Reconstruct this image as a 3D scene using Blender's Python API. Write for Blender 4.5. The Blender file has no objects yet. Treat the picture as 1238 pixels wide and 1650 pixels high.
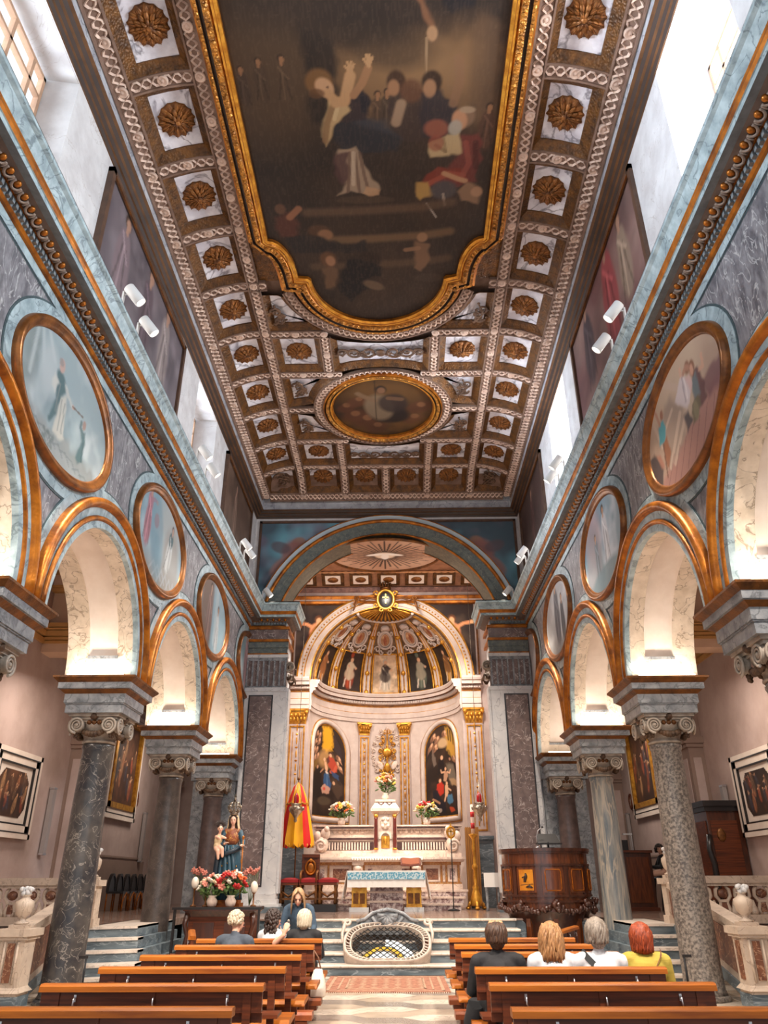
import bpy, bmesh, math, random
import numpy as np
from mathutils import Vector, Matrix, Euler
R = math.radians
PI = math.pi
rnd = random.Random(7)
S = bpy.context.scene
COL = S.collection
# ------------------------------------------------------------------ camera, world, lights, exposure
cam = bpy.data.cameras.new('camera'); camo = bpy.data.objects.new('camera', cam); COL.objects.link(camo)
cam.sensor_fit = 'HORIZONTAL'; cam.sensor_width = 36.0; cam.lens = 36.0 * 1211.2 / 1238.0
cam.clip_start = 0.05; cam.clip_end = 200
_p, _y, _r = .4561, .0144, -.0035
_fw = Vector((-math.sin(_y) * math.cos(_p), math.cos(_y) * math.cos(_p), math.sin(_p)))
_rt = Vector((math.cos(_y), math.sin(_y), 0)); _up = _rt.cross(_fw)
_r2 = _rt * math.cos(_r) + _up * math.sin(_r); _u2 = -_rt * math.sin(_r) + _up * math.cos(_r)
camo.matrix_world = Matrix(((_r2.x, _u2.x, -_fw.x, .2), (_r2.y, _u2.y, -_fw.y, 0), (_r2.z, _u2.z, -_fw.z, 1.53), (0, 0, 0, 1)))
S.camera = camo
S.view_settings.view_transform = 'Standard'; S.view_settings.look = 'None'
S.view_settings.exposure = 0.75; S.view_settings.gamma = 1; S.view_settings.use_curve_mapping = False
S.cycles.use_denoising = True
S.cycles.max_bounces = 6; S.cycles.diffuse_bounces = 4; S.cycles.transparent_max_bounces = 6
S.cycles.sample_clamp_indirect = 6.0
W = bpy.data.worlds.new('sky'); S.world = W; W.use_nodes = True
W.node_tree.nodes['Background'].inputs[0].default_value = (.90, .95, 1.0, 1)
W.node_tree.nodes['Background'].inputs[1].default_value = .8
def srgb(c):
    return tuple((x / 255 / 12.92 if x / 255 <= .04045 else ((x / 255 + .055) / 1.055) ** 2.4) for x in c)
WARM = srgb((255, 240, 226)); COOL = srgb((225, 240, 255)); NEUT = srgb((255, 238, 220))
def area(name, loc, target, size, power, color, sy=None, spread=None):
    l = bpy.data.lights.new(name, 'AREA'); l.energy = power; l.color = color; l.size = size
    if sy: l.shape = 'RECTANGLE'; l.size_y = sy
    if spread: l.spread = R(spread)
    o = bpy.data.objects.new(name, l); COL.objects.link(o); o.location = loc
    o.rotation_euler = (Vector(target) - Vector(loc)).to_track_quat('-Z', 'Y').to_euler()
    return o
# daylight outside the clerestory windows (the right side faces the sun)
for yc in (5.9, 14.72):
    area('daylight_lamp', (5.35, yc, 11.0), (-2.5, yc + .3, 7.6), 1.8, 840 if yc < 10 else 720, srgb((236, 246, 255)), 1.9)
    area('daylight_lamp', (-5.55, yc, 11.0), (4, yc + .2, 11.2), 1.8, 150, COOL, 1.9, 60)
# unseen fill strips added on the cornice tops to brighten the ceiling
for sx in (-1, 1): area('cornice_fill', (sx * 3.95, 11.0, 8.88), (sx * .6, 11.0, 12.6), 17.0, 58, srgb((255, 248, 242)), .10)
for sx in (-1, 1): area('nave_fill', (sx * 3.2, 3.6, 8.6), (sx * .9, 9.5, .6), .35, 130, WARM, None, 70)  # added fill, out of view, to brighten the backs of people and pews
# unseen fill lamps added to light the aisles, the chancel and the apse
for sx in (-1, 1):
    area('aisle_fill', (sx * 6.4, 9.6, 5.6), (sx * 6.4, 10.5, 0), 1.2, 45, WARM)
    area('aisle_fill', (sx * 6.4, 16.0, 5.6), (sx * 6.6, 16.5, 0), 1.2, 60, WARM)
    area('aisle_fill', (sx * 6.4, 24.0, 5.4), (sx * 7.6, 24.5, 2), 1.0, 40, WARM)
    area('chancel_fill', (sx * 2.3, 22.35, 8.5), (-.12 - sx * .5, 24.6, 2.2), .5, 92, WARM, None, 130)
    area('chancel_fill', (sx * 2.35, 22.5, 8.75), (-.12, 24.2, 10.9), .4, 12, WARM)
area('chancel_fill', (0, 22.6, 10.6), (-.1, 22.6, 0), .8, 130, WARM)
# ------------------------------------------------------------------ materials
MATS = {}
def mk(name, c1, c2=None, scale=3.0, rough=.5, metal=0.0, bump=0.0, bscale=None, vein=None, vs=1.6, vw=.06,
       stretch=(1, 1, 1), detail=5, lo=.35, hi=.65, spots=None, spec=.5, emit=0, kind='noise', coat=0):
    if name in MATS: return MATS[name]
    m = bpy.data.materials.new(name); m.use_nodes = True; nt = m.node_tree; N = nt.nodes; L = nt.links
    b = N['Principled BSDF']; MATS[name] = m
    b.inputs['Roughness'].default_value = rough; b.inputs['Metallic'].default_value = metal
    b.inputs['Specular IOR Level'].default_value = spec
    if coat: b.inputs['Coat Weight'].default_value = coat; b.inputs['Coat Roughness'].default_value = .12
    a = srgb(c1)
    if emit:
        b.inputs['Emission Color'].default_value = (*a, 1); b.inputs['Emission Strength'].default_value = emit
    tc = N.new('ShaderNodeTexCoord'); mp = N.new('ShaderNodeMapping'); mp.inputs['Scale'].default_value = stretch
    L.new(tc.outputs['Object'], mp.inputs['Vector'])
    col = None
    if c2 is None: b.inputs['Base Color'].default_value = (*a, 1)
    else:
        if kind == 'wave':
            n = N.new('ShaderNodeTexWave'); n.inputs['Scale'].default_value = scale; n.inputs['Distortion'].default_value = 6
            n.inputs['Detail'].default_value = 3; n.inputs['Detail Scale'].default_value = 1.6; out = n.outputs['Fac']
        elif kind == 'voronoi':
            n = N.new('ShaderNodeTexVoronoi'); n.inputs['Scale'].default_value = scale; out = n.outputs['Distance']
        else:
            n = N.new('ShaderNodeTexNoise'); n.inputs['Scale'].default_value = scale; n.inputs['Detail'].default_value = detail
            n.inputs['Roughness'].default_value = .6; out = n.outputs['Fac']
        L.new(mp.outputs[0], n.inputs['Vector'])
        r = N.new('ShaderNodeValToRGB'); r.color_ramp.elements[0].position = lo; r.color_ramp.elements[1].position = hi
        r.color_ramp.elements[0].color = (*a, 1); r.color_ramp.elements[1].color = (*srgb(c2), 1)
        L.new(out, r.inputs[0]); col = r.outputs[0]
        if vein:
            n2 = N.new('ShaderNodeTexNoise'); n2.inputs['Scale'].default_value = vs; n2.inputs['Detail'].default_value = 8
            n2.inputs['Distortion'].default_value = 1.2; L.new(mp.outputs[0], n2.inputs['Vector'])
            s = N.new('ShaderNodeMath'); s.operation = 'SUBTRACT'; s.inputs[1].default_value = .5; L.new(n2.outputs['Fac'], s.inputs[0])
            ab = N.new('ShaderNodeMath'); ab.operation = 'ABSOLUTE'; L.new(s.outputs[0], ab.inputs[0])
            mr = N.new('ShaderNodeMapRange'); mr.inputs['From Min'].default_value = 0; mr.inputs['From Max'].default_value = vw
            mr.inputs['To Min'].default_value = .85; mr.inputs['To Max'].default_value = 0; L.new(ab.outputs[0], mr.inputs['Value'])
            mx = N.new('ShaderNodeMix'); mx.data_type = 'RGBA'; L.new(mr.outputs[0], mx.inputs['Factor'])
            L.new(col, mx.inputs[6]); mx.inputs[7].default_value = (*srgb(vein), 1); col = mx.outputs[2]
        L.new(col, b.inputs['Base Color'])
    if bump:
        if bscale and bscale < 0:
            n3 = N.new('ShaderNodeTexVoronoi'); n3.inputs['Scale'].default_value = -bscale; ho = n3.outputs['Distance']
        else:
            n3 = N.new('ShaderNodeTexNoise'); n3.inputs['Scale'].default_value = bscale or scale * 3; n3.inputs['Detail'].default_value = 4; ho = n3.outputs['Fac']
        L.new(mp.outputs[0], n3.inputs['Vector'])
        bp = N.new('ShaderNodeBump'); bp.inputs['Strength'].default_value = bump; bp.inputs['Distance'].default_value = .03
        L.new(ho, bp.inputs['Height']); L.new(bp.outputs[0], b.inputs['Normal'])
    return m
teal = mk('teal_marble', (128, 146, 152), (176, 194, 198), 5, .45, vein=(92, 108, 114), vs=2.2, vw=.025)
field = mk('mauve_marble', (88, 86, 92), (138, 136, 140), 9, .5, vein=(190, 190, 190), vs=4, vw=.02, stretch=(1, 1, .45))
darkline = mk('dark_line', (45, 62, 66), (66, 84, 88), 6, .6)
gold = mk('gilding', (196, 118, 30), (122, 66, 18), 4, .38, .55, bump=.15, bscale=30)
goldd = mk('dull_gilding', (136, 84, 34), (80, 48, 22), 5, .45, .45, bump=.3, bscale=24)
goldb = mk('bright_gilding', (226, 168, 66), (170, 108, 30), 6, .3, .6, bump=.1, bscale=30)
cream = mk('cream_plaster', (238, 224, 212), (228, 212, 198), 3, .75)
creamv = mk('cream_marble', (206, 188, 166), (230, 214, 194), 5, .55, vein=(140, 120, 100), vs=3.2, vw=.02)
plaster = mk('white_plaster', (206, 204, 204), (186, 182, 182), 2.5, .85, vein=(172, 164, 160), vs=1.2, vw=.006, bump=.06, bscale=8)
aislep = mk('aisle_plaster', (190, 168, 160), (172, 150, 140), 1.2, .85)
aisled = mk('aisle_plaster_dark', (150, 126, 112), (138, 114, 102), 1.2, .85)
aislec = mk('aisle_vault_plaster', (222, 192, 166), (212, 178, 150), 1.2, .85)
ochre = mk('ochre_moulding', (206, 158, 96), (190, 140, 80), 2, .7)
greym = mk('grey_marble', (112, 116, 120), (156, 158, 160), 6, .35, vein=(84, 88, 92), vs=3.5, vw=.03)
whitem = mk('white_marble', (212, 210, 208), (190, 190, 192), 2.5, .4, vein=(150, 150, 154), vs=1.6, vw=.015)
breccia = mk('brown_breccia', (92, 78, 76), (124, 106, 102), 5, .35, vein=(196, 184, 178), vs=3.2, vw=.014)
blackm = mk('black_marble', (38, 38, 42), (56, 56, 60), 5, .3)
bluem = mk('bardiglio_marble', (70, 82, 90), (112, 124, 130), 3, .35, vein=(150, 160, 164), vs=2.4, vw=.02, stretch=(.5, 1, 2))
stepm = mk('step_marble', (214, 200, 186), (196, 182, 168), 4, .35, vein=(160, 150, 140), vs=2.5, vw=.02)
COLMAT = {
 'L1': mk('veined_grey_column', (44, 44, 48), (88, 82, 76), 2.6, .28, vein=(150, 142, 132), vs=4.5, vw=.014, lo=.38, hi=.7),
 'L2': mk('dark_brown_column', (56, 50, 48), (82, 72, 66), 5, .28, vein=(100, 90, 84), vs=5, vw=.012),
 'R1': mk('speckled_granite_column', (76, 70, 66), (138, 128, 118), 26, .35, detail=3, lo=.38, hi=.62, bump=.08, bscale=40),
 'R2': mk('streaked_grey_column', (82, 90, 96), (140, 138, 132), 5, .3, vein=(168, 156, 140), vs=3, vw=.05, stretch=(2, 2, .25)),
 '3': mk('dark_porphyry_column', (70, 58, 56), (92, 76, 72), 8, .3)}
capm = mk('capital_stone', (176, 164, 150), (142, 128, 114), 7, .6, bump=.15, bscale=20)
capd = mk('capital_garland', (104, 78, 56), (66, 48, 36), 10, .55, .2, bump=.4, bscale=30)
ribg = mk('rib_ground', (96, 72, 58), (124, 98, 84), 4, .75)
ribs = mk('rib_stucco', (220, 194, 176), (180, 152, 136), 2.2, .7)
cofb = mk('coffer_gilt_border', (112, 70, 22), (66, 40, 16), 7, .5, .3, bump=.5, bscale=-26)
cofp = mk('coffer_panel_plaster', (226, 224, 230), (188, 184, 192), 2.6, .8, vein=(104, 98, 106), vs=1.1, vw=.03, hi=.6)
rosem = mk('rosette_gilding', (154, 98, 44), (88, 52, 26), 9, .42, .45, bump=.2, bscale=30)
crownd = mk('crown_groove_shade', (58, 38, 26), (44, 30, 22), 3, .6)  # dark tone paints shade into the grooves of the crown moulding
crownm = mk('crown_moulding_wood', (110, 76, 46), (80, 54, 34), 3, .45, .25)
wood = mk('dark_walnut', (104, 50, 24), (66, 32, 18), 6, .42, stretch=(.25, 1, 6), spec=.3)
woodl = mk('oiled_lit_walnut', (168, 94, 20), (116, 58, 14), 5, .42, stretch=(.2, 3, 3), spec=.2)  # paler tone also paints in the sunlight on the pew tops
woodp = mk('mahogany', (112, 58, 28), (70, 34, 18), 4, .25, stretch=(4, 4, .5), coat=.5)
woodpd = mk('mahogany_dark', (78, 40, 24), (50, 26, 18), 4, .28, stretch=(4, 4, .5), coat=.4)
leather = mk('kneeler_leather', (140, 70, 32), (108, 52, 26), 8, .4)
blackw = mk('black_lacquer_and_shade', (28, 24, 24), None, rough=.35)
iron = mk('black_iron', (30, 30, 32), None, rough=.5, metal=.6)
steel = mk('steel', (196, 194, 196), None, rough=.3, metal=.9)
whitep = mk('white_enamel', (205, 206, 206), None, rough=.4)
lens = mk('lamp_lens', (255, 244, 226), None, emit=9)
stucco = mk('apse_stucco', (208, 192, 182), (194, 176, 166), 3, .7)
stuccop = mk('apse_mauve_stucco', (190, 174, 168), (174, 156, 150), 3, .7)
skin = mk('skin', (214, 164, 138), None, rough=.55)
# ------------------------------------------------------------------ geometry
class MB:
    def __init__(s): s.v = []; s.f = []; s.m = []; s.sm = []
    def add(s, vs, fs, m=0, smooth=False):
        n = len(s.v); s.v.extend([tuple(map(float, v)) for v in vs])
        for f in fs: s.f.append(tuple(n + i for i in f)); s.m.append(m); s.sm.append(smooth)
        return s
    def box(s, x0, x1, y0, y1, z0, z1, m=0):
        return s.add([(x0, y0, z0), (x1, y0, z0), (x1, y1, z0), (x0, y1, z0), (x0, y0, z1), (x1, y0, z1), (x1, y1, z1), (x0, y1, z1)],
              [(0, 3, 2, 1), (4, 5, 6, 7), (0, 1, 5, 4), (1, 2, 6, 5), (2, 3, 7, 6), (3, 0, 4, 7)], m)
    def frus(s, x0, x1, y0, y1, z0, d, z1, m=0):   # box whose top grows by d
        return s.add([(x0, y0, z0), (x1, y0, z0), (x1, y1, z0), (x0, y1, z0), (x0 - d, y0 - d, z1), (x1 + d, y0 - d, z1), (x1 + d, y1 + d, z1), (x0 - d, y1 + d, z1)],
              [(0, 3, 2, 1), (4, 5, 6, 7), (0, 1, 5, 4), (1, 2, 6, 5), (2, 3, 7, 6), (3, 0, 4, 7)], m)
    def poly(s, pts, fn, a, b, m=0):               # extrude polygon: fn(u,v,w)->xyz
        n = len(pts)
        s.add([fn(u, v, a) for u, v in pts] + [fn(u, v, b) for u, v in pts],
              [tuple(range(n - 1, -1, -1)), tuple(range(n, 2 * n))] + [(i, (i + 1) % n, n + (i + 1) % n, n + i) for i in range(n)], m)
        return s
    def rings(s, rings, closed=False, capped=False, loop=False, m=0, smooth=True):
        # rings: list of equal-length point lists; closed = ring wraps; loop = last joins first
        n = len(rings[0]); k = len(rings); vs = [p for r in rings for p in r]; fs = []
        for i in range(k if loop else k - 1):
            a = i * n; b = ((i + 1) % k) * n
            for j in range(n if closed else n - 1):
                j2 = (j + 1) % n; fs.append((a + j, a + j2, b + j2, b + j))
        base = len(s.v)
        s.add(vs, fs, m, smooth)
        if capped and not loop:
            s.f.append(tuple(base + i for i in range(n - 1, -1, -1))); s.m.append(m); s.sm.append(False)
            s.f.append(tuple(base + (k - 1) * n + i for i in range(n))); s.m.append(m); s.sm.append(False)
        return s
    def lathe(s, prof, n=16, c=(0, 0, 0), a0=0, a1=2 * PI, m=0, smooth=True, sx=1, sy=1, flute=None):
        full = abs(a1 - a0 - 2 * PI) < 1e-6; k = n if full else n + 1
        rings = []
        for r, z in prof:
            ring = []
            for i in range(k):
                a = a0 + (a1 - a0) * i / n; rr = r * (1 + (flute[1] * math.cos(flute[0] * a) if flute else 0))
                ring.append((c[0] + rr * math.cos(a) * sx, c[1] + rr * math.sin(a) * sy, c[2] + z))
            rings.append(ring)
        return s.rings(rings, closed=full, capped=full, m=m, smooth=smooth)
    def tube(s, pts, r, n=8, m=0, loop=False, smooth=True):
        pts = [Vector(p) for p in pts]; k = len(pts); rs = r if isinstance(r, (list, tuple)) else [r] * k
        rings = []; prev = None
        for i, p in enumerate(pts):
            t = (pts[(i + 1) % k] - pts[i - 1]) if loop else (pts[min(i + 1, k - 1)] - pts[max(i - 1, 0)])
            t.normalize()
            u = (prev - t * prev.dot(t)) if prev else t.orthogonal()
            if u.length < 1e-5: u = t.orthogonal()
            u.normalize(); prev = u; w = t.cross(u)
            rings.append([p + (u * math.cos(2 * PI * j / n) + w * math.sin(2 * PI * j / n)) * rs[i] for j in range(n)])
        return s.rings(rings, closed=True, capped=not loop, loop=loop, m=m, smooth=smooth)
    def ell(s, c, r, nu=10, nv=7, m=0, rot=None):
        if not isinstance(r, (tuple, list)): r = (r, r, r)
        M = rot.to_matrix() if rot is not None else None; c = Vector(c); rings = []
        for j in range(nv + 1):
            t = PI * (.02 + .96 * j / nv)
            ring = []
            for i in range(nu):
                a = 2 * PI * i / nu
                p = Vector((r[0] * math.sin(t) * math.cos(a), r[1] * math.sin(t) * math.sin(a), -r[2] * math.cos(t)))
                ring.append(c + (M @ p if M else p))
            rings.append(ring)
        return s.rings(rings, closed=True, capped=True, m=m)
    def sweep(s, prof, frames, mats=None, loop=False, cap=True, smooth=False, m=0):
        # prof [(a,b)], frames [(origin,U,V)]; mats = material per profile segment
        rings = [[Vector(o) + Vector(U) * a + Vector(V) * b for a, b in prof] for o, U, V in frames]
        n = len(prof); k = len(rings); base = len(s.v); s.v.extend([tuple(p) for r in rings for p in r])
        for i in range(k if loop else k - 1):
            a = base + i * n; b = base + ((i + 1) % k) * n
            for j in range(n - 1):
                s.f.append((a + j, a + j + 1, b + j + 1, b + j)); s.m.append(mats[j] if mats else m); s.sm.append(smooth)
        if cap and not loop and n > 2:
            s.f.append(tuple(base + j for j in range(n - 1, -1, -1))); s.m.append(mats[0] if mats else m); s.sm.append(False)
            s.f.append(tuple(base + (k - 1) * n + j for j in range(n))); s.m.append(mats[0] if mats else m); s.sm.append(False)
        return s
    def mesh(s, name, mats, fix=True):
        me = bpy.data.meshes.new(name); me.from_pydata(s.v, [], s.f)
        for m in (mats if isinstance(mats, (list, tuple)) else [mats]): me.materials.append(m)
        me.polygons.foreach_set('material_index', s.m); me.polygons.foreach_set('use_smooth', s.sm)
        if fix:
            bm = bmesh.new(); bm.from_mesh(me); bmesh.ops.recalc_face_normals(bm, faces=bm.faces); bm.to_mesh(me); bm.free()
        me.update(); return me
    def build(s, name, mats, parent=None, fix=True):
        return link(name, s.mesh(name, mats, fix), parent)
def link(name, me, parent=None, loc=None, rot=None, scale=None):
    o = bpy.data.objects.new(name, me); COL.objects.link(o)
    if parent: o.parent = parent
    if loc is not None: o.location = loc
    if rot is not None: o.rotation_euler = rot
    if scale is not None: o.scale = scale if isinstance(scale, (tuple, list)) else (scale,) * 3
    return o
def tag(o, label=None, cat=None, group=None, kind=None):
    if label: o['label'] = label
    if cat: o['category'] = cat
    if group: o['group'] = group
    if kind: o['kind'] = kind
    return o
def thing(name, label, cat, loc=(0, 0, 0), rz=0, group=None):
    o = bpy.data.objects.new(name, None); COL.objects.link(o); o.empty_display_size = .1
    o.location = loc; o.rotation_euler = (0, 0, rz); return tag(o, label, cat, group)
def struct(o): o['kind'] = 'structure'; return o
def copy_tree(o, parent=None):
    c = o.copy(); COL.objects.link(c)
    if parent: c.parent = parent
    for ch in list(o.children): copy_tree(ch, c)
    return c
def arcpts(n, a0, a1): return [a0 + (a1 - a0) * i / n for i in range(n + 1)]
# ------------------------------------------------------------------ painted pictures (vertex colours from a small painter)
paintm = bpy.data.materials.new('oil_painting'); paintm.use_nodes = True
_n = paintm.node_tree; _a = _n.nodes.new('ShaderNodeVertexColor'); _a.layer_name = 'Col'
_n.links.new(_a.outputs[0], _n.nodes['Principled BSDF'].inputs['Base Color']); _n.nodes['Principled BSDF'].inputs['Roughness'].default_value = .55
_n.nodes['Principled BSDF'].inputs['Specular IOR Level'].default_value = .25
def vnoise(u, v, s, seed):
    g = np.random.RandomState(seed).rand(64, 64); x = u * s + 7.3 * seed; y = v * s + 3.1 * seed
    xi = np.floor(x).astype(int); yi = np.floor(y).astype(int); fx = x - xi; fy = y - yi
    fx = fx * fx * (3 - 2 * fx); fy = fy * fy * (3 - 2 * fy)
    G = lambda a, b: g[a % 64, b % 64]
    return (G(xi, yi) * (1 - fx) + G(xi + 1, yi) * fx) * (1 - fy) + (G(xi, yi + 1) * (1 - fx) + G(xi + 1, yi + 1) * fx) * fy
def fbm(u, v, s, seed): return .5 * vnoise(u, v, s, seed) + .3 * vnoise(u, v, s * 2.1, seed + 1) + .2 * vnoise(u, v, s * 4.3, seed + 2)
class Art:
    """u to the right, v up, both 0..1 on the picture; asp = height / width"""
    def __init__(s, u, v, asp=1.0):
        s.gain = 1.0; s.u = np.asarray(u); s.v = np.asarray(v) * asp; s.asp = asp; s.c = np.zeros((len(s.u), 3))
    def fill(s, c): s.c[:] = srgb(c); return s
    def mix(s, a, c):
        a = np.clip(a, 0, 1)[:, None]; s.c = s.c * (1 - a) + np.array(srgb(c)) * a; return s
    def clouds(s, c, sc, seed, lo=.4, hi=.7, k=1.0):
        t = np.clip((fbm(s.u, s.v, sc, seed) - lo) / (hi - lo), 0, 1); return s.mix(t * k, c)
    def grad(s, c, v0, v1, k=1.0): return s.mix(np.clip((s.v / s.asp - v0) / (v1 - v0), 0, 1) * k, c)
    def blob(s, x, y, rx, ry, c, k=1.0, rot=0, soft=.35, wob=.25, seed=3):
        dx = s.u - x; dy = s.v - y * s.asp; a = R(rot); X = dx * math.cos(a) + dy * math.sin(a); Y = -dx * math.sin(a) + dy * math.cos(a)
        d = np.sqrt((X / rx) ** 2 + (Y / ry) ** 2) + wob * (vnoise(s.u, s.v, .6 / max(rx, ry), seed) - .5)
        return s.mix(np.clip((1 + soft / 2 - d) / soft, 0, 1) * k, c)
    def line(s, pts, w, c, k=1.0, soft=.5):
        best = np.full(len(s.u), 1e9)
        for (x0, y0), (x1, y1) in zip(pts[:-1], pts[1:]):
            y0 *= s.asp; y1 *= s.asp; dx = x1 - x0; dy = y1 - y0
            t = np.clip(((s.u - x0) * dx + (s.v - y0) * dy) / (dx * dx + dy * dy + 1e-9), 0, 1)
            best = np.minimum(best, np.hypot(s.u - x0 - t * dx, s.v - y0 - t * dy))
        return s.mix(np.clip((1 + soft / 2 - best / w) / soft, 0, 1) * k, c)
    def poly(s, pts, c, k=1.0, soft=.012, wob=.012, seed=5):
        P = [(x, y * s.asp) for x, y in pts]; n = len(P); ins = np.zeros(len(s.u), bool); best = np.full(len(s.u), 9.0)
        U = s.u + wob * (vnoise(s.u, s.v, 26, seed) - .5) * 2; V = s.v + wob * (vnoise(s.u, s.v, 24, seed + 3) - .5) * 2
        for i in range(n):
            (x0, y0), (x1, y1) = P[i], P[(i + 1) % n]; dx = x1 - x0; dy = y1 - y0
            t = np.clip(((U - x0) * dx + (V - y0) * dy) / (dx * dx + dy * dy + 1e-9), 0, 1); best = np.minimum(best, np.hypot(U - x0 - t * dx, V - y0 - t * dy))
            ins ^= ((y0 > V) != (y1 > V)) & (U < dx * (V - y0) / (dy if abs(dy) > 1e-9 else 1e-9) + x0)
        return s.mix(np.clip(.5 + np.where(ins, best, -best) / soft, 0, 1) * k, c)
    def fig(s, x, y, h, robe, sk=(196, 150, 116), hair=(60, 42, 30), robe2=None, lean=0, arm=None, arm2=None, k=.95, seed=1, legs=False):
        """a robed figure with its feet at (x,y) and height h (in widths)"""
        a = s.asp; L = h * math.sin(R(lean))
        P = lambda f, d=0: (x + L * f + d * h, y + h * f * math.cos(R(lean)) / a)
        dark = tuple(int(q * .45) for q in robe); lite = tuple(min(255, int(q * 1.3 + 12)) for q in robe)
        s.blob(*P(.36), .17 * h, .37 * h, robe, k, -lean, .3, .35, seed); s.blob(*P(.68), .13 * h, .17 * h, robe2 or robe, k, -lean, .3, .25, seed + 1)
        for q in (-.09, -.02, .07): s.line([P(.62, q * .5), P(.3, q), P(.04, q * 1.7)], .018 * h, dark if q != -.02 else lite, .5 * k)
        s.line([P(.74, -.08), P(.6, .02), P(.5, .1)], .02 * h, lite, .55 * k)
        for ar in (arm, arm2):
            if ar: s.line([P(.76, .09 if ar[0] > 0 else -.09), P(.76 + ar[1] * .5 + .02, ar[0] * .55), P(.76 + ar[1], ar[0])], .035 * h, robe2 or robe, k); s.blob(*P(.76 + ar[1], ar[0]), .04 * h, .04 * h, sk, k)
        s.blob(*P(.93), .075 * h, .085 * h, hair, k); s.blob(*P(.905, .012), .055 * h, .068 * h, sk, k); s.line([P(.84), P(.8)], .03 * h, sk, k)
        return s
def picture(name, pts3, tris_faces, uv, painter, parent=None, asp=1.0):
    me = bpy.data.meshes.new(name); me.from_pydata(pts3, [], tris_faces); me.materials.append(paintm)
    a = Art(uv[:, 0], uv[:, 1], asp); painter(a)
    c = np.ones((len(pts3), 4)); c[:, :3] = np.clip(a.c * a.gain, 0, 1)
    at = me.color_attributes.new('Col', 'FLOAT_COLOR', 'POINT'); at.data.foreach_set('color', c.ravel().astype(np.float32))
    me.polygons.foreach_set('use_smooth', [True] * len(me.polygons)); me.update()
    return link(name, me, parent)
def gridfaces(nx, ny): return [(j * nx + i, j * nx + i + 1, (j + 1) * nx + i + 1, (j + 1) * nx + i) for j in range(ny - 1) for i in range(nx - 1)]
def pic_map(name, fn, nx, ny, painter, parent=None, asp=1.0, disc=False, keep=None):
    """fn(u,v)->xyz over a grid; disc maps the square to an ellipse"""
    U, V = np.meshgrid(np.linspace(0, 1, nx), np.linspace(0, 1, ny)); U = U.ravel(); V = V.ravel()
    if disc:
        a = 2 * U - 1; b = 2 * V - 1; U = (a * np.sqrt(1 - b * b / 2) + 1) / 2; V = (b * np.sqrt(1 - a * a / 2) + 1) / 2
    F = gridfaces(nx, ny)
    if keep is not None:
        k = keep(U, V); F = [f for f in F if all(k[i] for i in f)]
    return picture(name, [fn(u, v) for u, v in zip(U, V)], F, np.stack([U, V], 1), painter, parent, asp)
# ------------------------------------------------------------------ nave: floor, arcade walls
ZS = 4.48; RA = 1.70; BAY = 4.299
COLY = {-1: [8.126 + BAY * k for k in (-1, 0, 1, 2, 3)], 1: [8.422 + BAY * k for k in (-1, 0, 1, 2, 3)]}
fl = MB(); fl.box(-9.5, 9.5, -4, 30, -.3, -.012); floor = struct(fl.build('floor', mk('floor_joint', (96, 88, 82), None, rough=.4)))
tA = mk('floor_tile_pale', (214, 200, 182), (196, 182, 166), 3, .16, vein=(170, 158, 146), vs=2, vw=.02)
tB = mk('floor_tile_grey', (142, 130, 120), (122, 112, 104), 3, .16)
tC = mk('floor_tile_tan', (182, 164, 144), (164, 148, 130), 3, .16)
def hexmesh(w, d, name, m):          # elongated hexagon, a long point to each side
    b = MB(); q_ = [(-w, 0), (-w * .5, -d), (w * .5, -d), (w, 0), (w * .5, d), (-w * .5, d)]
    b.poly(q_, lambda u, v, z: (u, v, z), -.012, 0.0); return b.mesh(name, m)
hm = [hexmesh(.445, .222, 'tile', m) for m in (tA, tB, tC)]
n = 0
for j in range(30):
    y = 2.4 + j * .45
    for c in range(-2, 3):
        x = c * .675 + .02; yy = y + (.225 if c % 2 else 0)
        if yy > 15.55: continue
        link('tile', hm[(c + j * (2 if c % 2 else 1)) % 3], floor, (x, yy, 0)); n += 1
mt = MB()
for j in range(40):                   # plain flags under and beyond the pews
    for i in range(22):
        x = -8.6 + i * .8; y = 2 + j * .62
        mt.box(x, x + .79, y, y + .61, -.014, -.006, (i + j) % 2)
tag(mt.build('flagstones', [tA, tC], floor), kind='stuff')

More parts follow.
